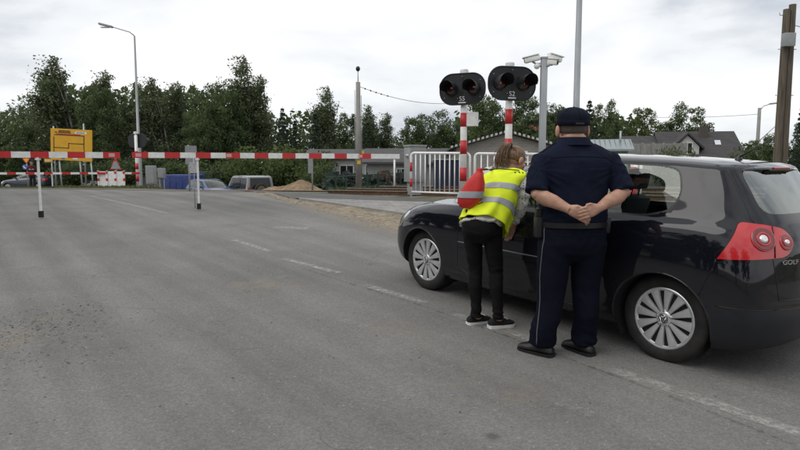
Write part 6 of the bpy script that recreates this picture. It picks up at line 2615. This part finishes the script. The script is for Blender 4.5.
mesh_obj('jacket', fuse(b_, .016, 2, 'jacket'), mat('maroon_cloth', (.055, .016, .018), .9, var=.3, scale=8), fp_)
b_ = MB()
ringsect(b_, [((0, 0, z), a, q, 2.3, X3, Y3) for z, a, q in ((.78, .15, .1), (.84, .18, .125), (.96, .175, .12))])
for sx in (-1, 1):
    b_.tube([(sx * .09, 0, .86), (sx * .10, 0, .46), (sx * .11, .01, .06)], [.10, .075, .065])
mesh_obj('trousers', fuse(b_, .016, 2, 'trousers'), black_cloth, fp_)
b_ = MB().ball((0, .015, 1.66), (.085, .10, .085), 16, 10)
b_.build('hair', mat('dark_hair', (.02, .015, .012), .7), fp_, smooth=True)
for sx in (-1, 1):
    shoe('shoe', Vector((sx * .115, -.04, 0)), R(180), black_shoe, MATS['black_sole'], fp_, .28, .1)

# ================================================================== OTHER VEHICLES
KEEP = {'body_shell', 'tailgate', 'bumper_skirt', 'door', 'quarter_window', 'windscreen', 'wheel', 'tail_light', 'headlight', 'wing_mirror', 'door_window', 'rear_window', 'tyre', 'wheel_trim', 'brake_shadow',
        'quarter_window_seal', 'door_window_seal', 'rear_window_seal', 'windscreen_seal', 'wheel_well', 'front_seat', 'headrest', 'rear_bench', 'cabin_trim', 'floor_pan', 'roof_spoiler', 'lamp_bulb', 'side_moulding'}
dark_glass = mat('dark_far_glass', (0.014, 0.016, 0.018), .15, spec=.35)


def other_car(px, d, yaw, pm_, label, z=None, scale=1.0):
    root = car.copy()
    link(root)
    root.name = 'parked_car'
    tag(root, label, 'car', 'other cars beyond the crossing')
    p = gpt(px, d)
    root.matrix_world = Matrix.Translation((p.x, p.y, p.z if z is None else z)) @ Matrix.Rotation(yaw, 4, 'Z') @ Matrix.Scale(scale, 4) @ Matrix.Translation((-1.3, 0, 0))

    def rec(o, par):
        for ch in list(o.children):
            if ch.name.split('.')[0] not in KEEP:
                continue
            c = ch.copy()
            link(c, par)
            for s in c.material_slots:
                if s.material in (paint,):
                    s.link = 'OBJECT'
                    s.material = pm_
            rec(ch, c)
    rec(car, root)
    return root


def flat_paint(name, col):
    return mat(name, col, .4, coat=.8, var=.06, scale=3)


other_car(29, 52, R(180), flat_paint('slate_blue_paint', (0.020, 0.027, 0.050)), 'far slate blue hatchback seen from the side at the left edge')
other_car(94, 62, R(150), flat_paint('white_car_paint', (0.55, 0.55, 0.55)), 'white car mostly hidden behind the white barrier panels')
other_car(212, 34, R(-48), flat_paint('mid_blue_paint', (0.035, 0.065, 0.17)), 'blue hatchback behind the crest, windscreen and bonnet showing', z=-.64)
other_car(338, 38, R(62), flat_paint('silver_paint', (0.26, 0.27, 0.28)), 'silver car parked right of the sand heap, red tail light showing', z=-.60)

# silver off-roader with a spare wheel
silver2 = flat_paint('dusty_silver_paint', (0.25, 0.26, 0.265))
p = gpt(247, 35)
suv = thing('off_roader', 'boxy silver off-roader with a spare wheel on its tail, left of the sand heap', 'car', (p.x, p.y, -.78), R(128))
prof = [(-1.9, .45), (-1.92, .95), (-1.86, 1.0), (-1.78, 1.72), (-1.6, 1.78), (.15, 1.78), (.35, 1.72), (.85, 1.08), (1.8, .98), (1.92, .85), (1.95, .45)]
bdm = MB()
for sy, ins in ((-.84, 0), (-.80, .0), (.80, .0), (.84, 0)):
    for x, z in prof:
        tum = max(0, z - 1.0) * .16
        bdm.v.append((x * (1 if abs(sy) < .83 else .985), sy * (1 - tum / .84), z - (0 if abs(sy) < .83 else .02)))
k = len(prof)
bdm.f = [(i * k + a, i * k + (a + 1) % k, (i + 1) * k + (a + 1) % k, (i + 1) * k + a) for i in range(3) for a in range(k)] + [tuple(range(k)), tuple(3 * k + a for a in range(k))]
bdm.build('body', silver2, suv, smooth='auto')
for sy in (-1, 1):
    for x0, x1, x0t, x1t in ((-1.70, -.95, -1.68, -.95), (-.88, -.12, -.88, -.12), (-.05, .66, -.05, .28)):
        yb0, yt = .845 * sy, .745 * sy
        MB().add([(x0, yb0, 1.07), (x1, yb0, 1.07), (x1t, yt, 1.66), (x0t, yt, 1.66)], [(0, 1, 2, 3)]).build('window', dark_glass, suv)
    for x in (-1.2, 1.25):
        wl_ = MB().lathe([(.2, -.1), (.34, -.1), (.36, -.06), (.36, .06), (.34, .1), (.2, .1)], 24, (x, sy * .78, .36), 'y').build('wheel', tyre_m, suv, smooth='auto')
        MB().lathe([(.21, sy * .095), (.19, sy * .105), (.06, sy * .09), (0, sy * .1)], 20, (x, sy * .78, .36), 'y').build('rim', alloy, wl_, smooth=True)
    MB().box((-1.93, sy * .72, 1.02), (.04, .12, .26), bevel=.01).build('tail_light', red_lens, suv)
MB().add([(-1.90, -.62, 1.08), (-1.90, .62, 1.08), (-1.80, .58, 1.66), (-1.80, -.58, 1.66)], [(0, 1, 2, 3)]).build('rear_window', dark_glass, suv)
spw = MB().lathe([(.15, -.1), (.32, -.11), (.36, -.06), (.36, .06), (.32, .1), (.15, .1)], 28, (-2.06, .1, 1.0), 'x').build('spare_wheel', tyre_m, suv, smooth='auto')
MB().lathe([(.24, -.112), (.2, -.118), (.08, -.10), (0, -.1)], 24, (-2.06, .1, 1.0), 'x').build('spare_rim', mat('brown_rim', (.16, .12, .085), .6), spw, smooth=True)
MB().box((-1.98, 0, .52), (.14, 1.66, .18), bevel=.03).build('bumper', plastic, suv)

# blue tarpaulin load
tarp = mat('blue_tarpaulin', (0.022, 0.045, 0.19), .5, var=.2, scale=2, bump=.6, bscale=5, bdist=.05)
for px0, px1, y0, d, lab in ((166, 200, 174.5, 39, 'bright blue tarpaulin load left of the blue hatchback'), (201, 238, 171.5, 44, 'darker blue tarpaulin load behind the roof of the blue hatchback')):
    a, b = at(px0, y0, d), at(px1, y0, d)
    hgt = a.z + 1.2
    ld = thing('tarpaulin_load', lab, 'load', ((a.x + b.x) / 2, d, -1.2))
    W_ = b.x - a.x
    mb = MB().box((0, 0, hgt / 2), (W_, 1.6, hgt), bevel=.12)
    mb.build('cover', tarp, ld, smooth='auto')
    for x in lin(-W_ / 2 + .1, W_ / 2 - .1, 5):
        MB().tube([(x, -.82, .1), (x, -.81, hgt - .1), (x + .02, -.6, hgt + .005)], .018, n=6).build('lashing', tarp, ld, smooth=True)

# ---- heap of sand
p = gpt(293, 25.5)
hp_ = MB()
n1, n2 = 80, 30
for j in range(n2 + 1):
    for i in range(n1):
        t = 2 * math.pi * i / n1
        r = j / n2
        x, y = r * 1.75 * math.cos(t), r * 1.0 * math.sin(t)
        z = .47 * (1 - r ** 1.7) * (1 + .8 * mnoise.noise(Vector((x * .9 + 3, y * .9, 2)))) + .10 * (1 - r) * mnoise.noise(Vector((x * 5, y * 5, 1))) + .04 * mnoise.noise(Vector((x * 13, y * 13, 1))) + .08 * math.exp(-((x - .35) / .4) ** 2) * (1 - r)
        hp_.v.append((x, y, z - .05))
hp_.f = [(j * n1 + i, j * n1 + (i + 1) % n1, (j + 1) * n1 + (i + 1) % n1, (j + 1) * n1 + i) for j in range(n2) for i in range(n1)]
sh_ = hp_.build('sand_heap', mat('heap_sand', (0.21, 0.145, 0.085), .95, var=.3, scale=3, color2=(.27, .19, .115), bump=1.0, bscale=16, bdist=.05), smooth=True, recalc=False, loc=(p.x, p.y, CAM_Z + (165 - 193.5) / 600 * 25.5))
tag(sh_, 'heap of yellow brown sand beyond the rails', 'sand heap')

# ---- concrete pole with a ball on top and a wire
conc = mat('pole_concrete', (0.25, 0.245, 0.23), .9, var=.2, scale=5, stretch=(1, 1, .4), bump=.3, bscale=40)
p = gpt(358.8, 23.5)
cpz = ground_z(p.x, p.y)
cpole = thing('concrete_pole', 'grey concrete pole with a dark ball on top beside the scrap yard', 'pole', (p.x, p.y, cpz))
H = CAM_Z + (165 - 84) / 600 * 23.5 - cpz
MB().tube([(0, 0, 0), (0, 0, H)], [.125, .085], n=12).build('shaft', conc, cpole, smooth=True)
MB().tube([(0, 0, H), (0, 0, H + .46)], .018, n=8).build('rod', galv, cpole, smooth=True)
MB().ball((0, 0, H + .50), (.085, .085, .10), 14, 10).build('ball', black_p, cpole, smooth=True)
MB().tube([(-.13, 0, .8), (-.13, 0, H - .3)], .012, n=6).tube([(.13, 0, .6), (.12, 0, H - .5)], .012, n=6).build('conduit', galv, cpole, smooth=True)
MB().box((.02, -.125, 1.15), (.13, .02, .14)).build('yellow_mark', mat('mark_yellow', (.65, .42, .03), .5), cpole)
MB().box((.17, -.02, 1.45), (.10, .08, .26), bevel=.01).build('yellow_case', MATS['mark_yellow'], cpole)
wire_m = mat('dark_wire', (.03, .03, .032), .6)
w0 = Vector((0, 0, H - .15))
w1 = at(470, 101, 30) - Vector((p.x, p.y, cpz))
wpts = [w0.lerp(w1, t) + Vector((0, 0, -.35 * 4 * t * (1 - t))) for t in lin(0, 1, 16)]
MB().tube(wpts, .010, n=5).build('wire', wire_m, cpole, smooth=True)
for t in (.05, .09, .13, .17, .22):
    MB().ball(w0.lerp(w1, t) + Vector((0, 0, -.35 * 4 * t * (1 - t))), .032, 8, 6).build('insulator', black_p, cpole, smooth=True)

# ---- wooden pole pair with a box, right
wood_m = mat('weathered_pole_wood', (0.078, 0.062, 0.047), .9, var=.35, scale=4, stretch=(6, 6, .35), color2=(.11, .092, .07), bump=.5, bscale=10)
p = gpt(778, 19)
wp = thing('wooden_pole', 'pair of weathered timber poles bolted together with a grey box, at the right', 'pole', p)
H = CAM_Z + (165 - 10) / 600 * 19 - p.z
MB().tube([(-.105, 0, 0), (-.095, 0, H * .5), (-.085, 0, H - .15)], [.120, .110, .098], n=14).build('timber', wood_m, wp, smooth='auto')
MB().tube([(.115, .03, 0), (.11, .03, H * .5), (.105, .03, H)], [.125, .112, .10], n=14).build('timber', wood_m, wp, smooth='auto')
for z in (1.5, 3.0, 4.4):
    MB().tube([(-.28, -.0, z), (.30, .03, z)], .014, n=6).build('bolt', galv, wp, smooth=True)
bxz = CAM_Z + (165 - 45) / 600 * 19 - p.z
MB().box((-.12, -.22, bxz), (.34, .20, .40), bevel=.015).build('junction_box', grey_box, wp, smooth='auto')
MB().tube([(-.10, 0, H - .35), (-.32, -.05, H - .33), (-.34, -.05, H - .25)], .012, n=6).build('hook', galv, wp, smooth=True)
MB().tube([Vector((.12, .03, H - .6)) + Vector((t * 3.2, -t * 1.0, -.8 * t * (1 - t) - .5 * t)) for t in lin(0, 1, 10)], .010, n=5).build('wire', wire_m, wp, smooth=True)

p = gpt(754.5, 40)
s2 = thing('street_lamp', 'small street lamp with a slanting strut between house and wooden pole', 'street lamp', p)
H = CAM_Z + (165 - 109) / 600 * 40 - p.z
MB().tube([(0, 0, 0), (0, 0, H)], [.14, .10], n=10).build('column', conc, s2, smooth=True)
MB().tube([(0, 0, H - .2), (.25, 0, H + .12), (.70, 0, H + .26)], .03, n=8).build('arm', galv, s2, smooth=True)
MB().box((.92, 0, H + .29), (.55, .22, .10), Matrix.Rotation(R(-6), 3, 'Y'), bevel=.04).build('lantern', grey_box, s2, smooth='auto')
MB().tube([(.05, 0, H - 2.2), (1.25, 0, H - 1.05), (1.7, 0, H - .95)], .03, n=8).build('strut', galv, s2, smooth=True)
MB().tube([Vector((0, 0, H - .4)).lerp(Vector((-5.5, 6, H - .1)), t) + Vector((0, 0, -.5 * t * (1 - t))) for t in lin(0, 1, 10)], .012, n=4).build('wire', wire_m, s2, smooth=True)

# ================================================================== BUILDINGS
def brick_material(name, c1, c2, mortar, bw=.25, rh=.075):
    m = bpy.data.materials.new(name)
    m.use_nodes = True
    n, l = m.node_tree.nodes, m.node_tree.links
    b = n['Principled BSDF']
    b.inputs['Roughness'].default_value = .9
    tc = n.new('ShaderNodeTexCoord')
    sp = n.new('ShaderNodeSeparateXYZ')
    cb_ = n.new('ShaderNodeCombineXYZ')
    l.new(tc.outputs['Object'], sp.inputs[0])
    ad = n.new('ShaderNodeMath')
    l.new(sp.outputs['X'], ad.inputs[0])
    l.new(sp.outputs['Y'], ad.inputs[1])
    l.new(ad.outputs[0], cb_.inputs['X'])
    l.new(sp.outputs['Z'], cb_.inputs['Y'])
    br = n.new('ShaderNodeTexBrick')
    br.inputs['Scale'].default_value = 1
    br.inputs['Brick Width'].default_value = bw
    br.inputs['Row Height'].default_value = rh
    br.inputs['Mortar Size'].default_value = .008
    br.inputs['Color1'].default_value, br.inputs['Color2'].default_value, br.inputs['Mortar'].default_value = (*c1, 1), (*c2, 1), (*mortar, 1)
    l.new(cb_.outputs[0], br.inputs['Vector'])
    l.new(br.outputs['Color'], b.inputs['Base Color'])
    bp = n.new('ShaderNodeBump')
    bp.inputs['Strength'].default_value = .5
    bp.inputs['Distance'].default_value = .01
    inv = n.new('ShaderNodeMath')
    inv.operation = 'SUBTRACT'
    inv.inputs[0].default_value = 1
    l.new(br.outputs['Fac'], inv.inputs[1])
    l.new(inv.outputs[0], bp.inputs['Height'])
    l.new(bp.outputs[0], b.inputs['Normal'])
    return m


grey_brick = brick_material('grey_brick', (.30, .28, .255), (.25, .235, .215), (.34, .325, .30), .30, .12)
slate = mat('dark_roof_sheet', (0.050, 0.049, 0.050), .7, var=.25, scale=3, bump=.4, bscale=20)
render_w = mat('pale_render', (0.45, 0.445, 0.42), .9, var=.12, scale=2, bump=.2, bscale=60)
render_g = mat('grey_corrugated', (0.25, 0.26, 0.265), .7, var=.18, scale=3, stretch=(8, 8, .3))
win_white = mat('window_frame_white', (.6, .6, .58), .5)
tile_dark = brick_material('dark_roof_tiles', (.060, .056, .056), (.045, .042, .043), (.024, .022, .022), .30, .28)


def window(parent, c, w, h, yaw_m=None, name='window'):
    """Frame, pane and sill standing on a wall whose outside is -y."""
    c = Vector(c)
    f = MB()
    for q, s in (((-w / 2, 0, 0), (.07, .06, h)), ((w / 2, 0, 0), (.07, .06, h)), ((0, 0, h / 2), (w + .07, .06, .07)), ((0, 0, -h / 2), (w + .07, .06, .07)), ((0, 0, 0), (.05, .05, h))):
        f.box(c + Vector(q), s)
    fo = f.build(name, win_white, parent)
    MB().box(c + Vector((0, .012, 0)), (w, .01, h)).build('pane', dark_glass, fo)
    MB().box(c + Vector((0, -.05, -h / 2 - .06)), (w + .2, .16, .05)).build('sill', win_white, fo)
    return fo


def gable_house(name, label, loc, yaw, W, D, eave, ridge, wall_m, roof_m, over=.25, axis='y', verge=None):
    """Gable end faces -y when axis = 'y' (ridge runs along y), else the eaves side faces -y."""
    root = thing(name, label, 'building', loc, yaw)
    if axis == 'y':
        pent = [(-W / 2, 0), (W / 2, 0), (W / 2, eave), (0, ridge), (-W / 2, eave)]
        MB().prism(pent, (0, D, 0)).build('wall', wall_m, root)
        sl_ = (ridge - eave) / (W / 2)
        for sx in (-1, 1):
            a = [(sx * (W / 2 + over), eave - sl_ * over + .02), (0, ridge + .02), (0, ridge + .12), (sx * (W / 2 + over), eave - sl_ * over + .12)]
            ro = MB().prism(a, (0, D + 2 * over, 0), (0, -over, 0)).build('roof', roof_m, root)
            if verge:
                nseg = 13
                for k in range(nseg):
                    t0, t1 = (k + .12) / nseg, (k + .62) / nseg
                    f_ = lambda t: (sx * (W / 2 + over) * (1 - t), eave - sl_ * over + (ridge - eave + sl_ * over) * t)
                    (xa, za), (xb, zb_) = f_(t0), f_(t1)
                    MB().prism([(xa, za + .05), (xb, zb_ + .05), (xb, zb_ + .15), (xa, za + .15)], (0, .05, 0), (0, -over - .055, 0)).build('verge_tile', verge, ro)
    else:
        pent = [(0, 0), (D, 0), (D, eave), (D / 2, ridge), (0, eave)]
        MB().prism(pent, (W, 0, 0), (-W / 2, 0, 0), (0, 1, 0), (0, 0, 1)).build('wall', wall_m, root)
        sl_ = (ridge - eave) / (D / 2)
        for s in (0, 1):
            y0 = -over if s == 0 else D + over
            a = [(y0, eave - sl_ * over + .02), (D / 2, ridge + .02), (D / 2, ridge + .14), (y0, eave - sl_ * over + .14)]
            MB().prism(a, (W + 2 * over, 0, 0), (-W / 2 - over, 0, 0), (0, 1, 0), (0, 0, 1)).build('roof', roof_m, root)
    return root


# grey brick outbuilding behind the signals
d = 27.0
p = gpt(506, d)
zg = CAM_Z + (165 - 134) / 600 * d - p.z
ze = CAM_Z + (165 - 148) / 600 * d - p.z
bb_ = gable_house('brick_outbuilding', 'grey brick outbuilding with a low gable behind the crossing signals', p, R(-3), 4.5, 9, ze, zg, grey_brick, slate, .28, 'y', mat('pale_verge', (.5, .5, .48), .7))
window(bb_, (.95, -.03, 1.3), .7, .7)
pn = at(524, 154.6, 20)
npost = thing('number_post', 'small white plate with the number 9 above the girl', 'sign', (pn.x, pn.y, ground_z(pn.x, pn.y)))
npost['label'] = 'small white plate with the number 9 just right of the brown ponytail'
zp = pn.z - ground_z(pn.x, pn.y)
MB().box((0, 0, zp), (.24, .02, .24), bevel=.004).build('plate', white_p, npost)
MB().tube([(0, .03, 0), (0, .03, zp)], .025, n=8).build('post', galv, npost, smooth=True)
text_obj('number', '9', .20, blk, (0, -.013, zp), (R(90), 0, 0), npost, .002)

# long grey shed and white bungalow behind the scrap yard
d = 34
p = gpt(425, d)
p.z = -.6
sz = CAM_Z + (165 - 163) / 600 * d - p.z
sh2 = gable_house('grey_shed', 'long low grey corrugated shed with a dark roof behind the scrap yard', p, R(-2), 6.6, 5, sz, sz + .75, render_g, slate, .3, 'x')
for x in lin(-3.2, 3.2, 22):
    MB().box((x, -.02, sz / 2), (.06, .05, sz - .02)).build('cladding_rib', render_g, sh2)
window(sh2, (-1.35, -.05, sz - .62), .5, .62)
window(sh2, (.9, -.05, sz - .62), .5, .62)
d = 40
p = gpt(350, d)
p.z = -.9
wz = CAM_Z + (165 - 158.5) / 600 * d - p.z
bg2 = gable_house('white_bungalow', 'white rendered bungalow with a dark roof behind the concrete pole', p, 0, 5.6, 6, wz, wz + .55, render_w, slate, .35, 'x')
for x in (-1.7, -.2, 1.5):
    window(bg2, (x, -.04, wz - .85), .9, .8)
p = gpt(446, 21.5)
bc = thing('blue_container', 'dark blue panelled cabin behind the bars of the white guard fence', 'cabin', p, R(-6))
hb_ = CAM_Z + (165 - 160) / 600 * 21.5 - p.z
blue_m = mat('dark_blue_panel', (0.012, 0.019, 0.042), .5, var=.15, scale=3)
MB().box((0, .5, hb_ / 2), (.92, 1.0, hb_), bevel=.02).build('cabin', blue_m, bc)
for x in (-.34, -.12, .12, .34):
    MB().box((x, -.015, hb_ / 2), (.18, .03, hb_ - .1), bevel=.006).build('panel', blue_m, bc)
MB().box((0, .5, hb_ + .02), (1.0, 1.1, .05)).build('lid', grey_box, bc)

# dormer house at the right
d = 46
p = gpt(702, d)
p.z = -.9
rz_ = CAM_Z + (165 - 131.5) / 600 * d - p.z
ez_ = CAM_Z + (165 - 158) / 600 * d - p.z
hs = gable_house('dormer_house', 'house with dark tiled roof, dormer and chimney at the right', p, R(-12), 5.3, 6.6, ez_, rz_, render_w, tile_dark, .35, 'x')
# side annexe under a lower roof
an_ = MB().prism([(0, 0), (4.4, 0), (4.4, ez_ + .7), (2.2, rz_ - .35), (0, ez_ + .7)], (-2.8, 0, 0), (-2.65, 1.2, 0), (0, 1, 0), (0, 0, 1)).build('annexe_wall', render_w, hs)
for s in (0, 1):
    y0 = -.3 if s == 0 else 4.7
    MB().prism([(y0, ez_ + .62), (2.2, rz_ - .30), (2.2, rz_ - .18), (y0, ez_ + .74)], (-3.0, 0, 0), (-2.7, 1.2, 0), (0, 1, 0), (0, 0, 1)).build('roof', tile_dark, hs)
dz0, dzr = ez_ - .1, ez_ + 1.55
dm = MB().prism([(-.85, 0), (.85, 0), (.85, .78), (0, 1.62), (-.85, .78)], (0, 1.9, 0), (-1.15, .25, ez_ + .1)).build('dormer', render_w, hs)
for sx in (-1, 1):
    MB().prism([(sx * 1.2, .52), (0, 1.70), (0, 1.86), (sx * 1.2, .68)], (0, 2.2, 0), (-1.15, .05, ez_ + .1)).build('dormer_roof', tile_dark, dm)
window(hs, (-1.15, .22, ez_ + .74), .72, .85)
ch = MB().box((.55, 2.6, rz_ - .05), (.62, .5, .95), bevel=.01).build('chimney', brick_material('chimney_brick', (.08, .06, .055), (.06, .05, .045), (.10, .095, .09)), hs)
for x in (.38, .72):
    MB().tube([(x, 2.6, rz_ + .40), (x, 2.6, rz_ + .58)], .09, n=10).build('chimney_pot', mat('clay_pot', (.10, .07, .06), .8), ch, smooth=True)
MB().box((1.35, 1.55, rz_ - .82), (.42, .03, .5), Matrix.Rotation(R(-44), 3, 'X')).build('skylight', chrome, hs)
for z in (rz_ - 1.55,):
    o = MB().box((2.68, 3.3, z), (.04, .8, .9)).build('gable_window', dark_glass, hs)
    MB().box((2.665, 3.3, z), (.04, .95, 1.05)).build('frame', win_white, o)

# concrete panel wall in front of it
d = 40
a, b = gpt(620, d), gpt(683, d - 1)
cw = thing('concrete_wall', 'grey concrete panel wall in front of the dormer house', 'wall', (a.x, a.y, -1.0))
top = CAM_Z + (165 - 144) / 600 * d + 1.0
L = b.x - a.x
n = 6
for k in range(n):
    for r_ in range(5):
        h_ = top / 5
        hh = h_ - .015
        MB().box((L * (k + .5) / n, -(d - (d - 1)) * (k + .5) / n, h_ * (r_ + .5)), (L / n - .10, .06, hh), bevel=.008).build('panel', conc, cw)
for k in range(n + 1):
    MB().box((L * k / n, -k / n, top / 2 + .02), (.13, .13, top + .06), bevel=.012).build('post', conc, cw)
# grey standing-seam roof hut and red-roofed house
d = 36
p = gpt(607, d)
p.z = -.9
hut = gable_house('metal_roof_hut', 'small hut with a pale standing seam roof right of the officer', p, R(-14), 2.2, 3, CAM_Z + (165 - 150) / 600 * d - p.z, CAM_Z + (165 - 141) / 600 * d - p.z, render_g, mat('pale_metal_roof', (.25, .29, .30), .4, metal=.4, var=.1, scale=3), .3, 'x')
zr0, zr1 = CAM_Z + (165 - 150) / 600 * d - p.z, CAM_Z + (165 - 141) / 600 * d - p.z
for x in lin(-1.3, 1.3, 9):
    MB().tube([(x, -.25, zr0 + .02), (x, 1.5, zr1 + .15)], .028, n=5).build('roof_seam', mat('seam_grey', (.10, .11, .115), .5), hut)
MB().tube([(.75, 1.0, zr1 - .3), (.75, 1.0, zr1 + .62)], .06, n=10).build('flue', galv, hut, smooth=True)
d = 58
p = gpt(553, d)
p.z = -.9
rh = gable_house('red_roof_house', 'far house with a red tiled roof between mast and officer', p, R(8), 3.6, 6, CAM_Z + (165 - 133) / 600 * d - p.z, CAM_Z + (165 - 123.5) / 600 * d - p.z, render_w, brick_material('red_roof_tiles', (.24, .075, .05), (.20, .06, .042), (.09, .03, .025), .3, .3), .3, 'x')
# ---- far low walls on the left
for px0, px1, y0, d, lab in ((-12, 48, 178, 66, 'low pale concrete wall behind the far blue car'), (122, 168, 175, 50, 'low pale concrete wall behind the grey trackside boxes'), (236, 300, 170, 50, 'low grey concrete wall behind the off-roader')):
    a, b = gpt(px0, d), gpt(px1, d)
    top = CAM_Z + (165 - y0) / 600 * d
    wl2 = thing('concrete_fence', lab, 'wall', (a.x, d, -1.0))
    n = max(3, int((b.x - a.x) / 1.6))
    for k in range(n):
        for r_ in range(3):
            MB().box(((b.x - a.x) * (k + .5) / n, 0, (top + 1.0) * (r_ + .5) / 3), ((b.x - a.x) / n - .08, .05, (top + 1.0) / 3 - .02)).build('panel', conc, wl2)
    for k in range(n + 1):
        MB().box(((b.x - a.x) * k / n, 0, (top + 1.05) / 2), (.12, .12, top + 1.05)).build('post', conc, wl2)

# ---- scrap yard fence and heaps
green_m = mat('dark_green_paint', (.018, .045, .028), .6, var=.2, scale=4)
a, b = gpt(326, 25.5), gpt(412, 23.6)
gf = thing('green_fence', 'dark green metal fence in front of the scrap yard beyond the rails', 'fence', a)
u = (b - a)
for k in range(9):
    q = u * (k / 8)
    MB().box((q.x, q.y, q.z + .42), (.05, .05, .92)).build('post', green_m, gf)
for z in (.30, .78):
    MB().tube([Vector((0, 0, z)), u + Vector((0, 0, z))], .025, n=6).build('rail', green_m, gf)
for k in range(40):
    q = u * ((k + .5) / 40)
    MB().box((q.x, q.y, q.z + .52), (.012, .012, .62)).build('picket', green_m, gf)
wpost = gpt(394.5, 22.5)
MBo = MB().tube([(0, 0, 0), (0, 0, 1.16)], .035, n=8).build('marker_post', white_p, None, smooth=True, loc=(wpost.x, wpost.y, wpost.z))
tag(MBo, 'thin white marker post in front of the green fence', 'post')
scr = [mat('scrap_black', (.012, .012, .013), .6, island=.4), mat('scrap_green', (.016, .035, .024), .7, island=.4), mat('scrap_rust', (.07, .035, .022), .8, island=.4)]
for i, (px, d, w_, h_, m_, lab) in enumerate(((334, 27, .75, .95, 1, 'dark green scrap pile left of the concrete pole'), (349, 28, .6, 1.0, 0, 'black scrap pile just left of the concrete pole'), (371, 27, .7, .75, 1, 'dark green scrap pile right of the concrete pole'),
                                            (384, 28, .75, .95, 2, 'rusty brown scrap pile right of the white marker post'), (399, 27, .7, .8, 0, 'black scrap pile beside the grey barrier cabinet'))):
    p = gpt(px, d)
    random.seed(100 + i)
    s = MB()
    for k in range(70):
        x = random.gauss(0, w_ * .45)
        zmax = h_ * math.exp(-(x / w_) ** 2)
        s.box((x, random.gauss(0, .4), random.uniform(0, zmax)), (random.uniform(.05, .45), random.uniform(.05, .3), random.uniform(.03, .22)),
              Matrix.Rotation(random.uniform(-.7, .7), 3, 'Y') @ Matrix.Rotation(random.uniform(0, 3), 3, 'Z'))
    o = s.build('scrap_pile', scr[m_], None, loc=(p.x, p.y, CAM_Z + (165 - 190) / 600 * d - .1))
    tag(o, lab, 'scrap pile', 'scrap piles behind the green fence')
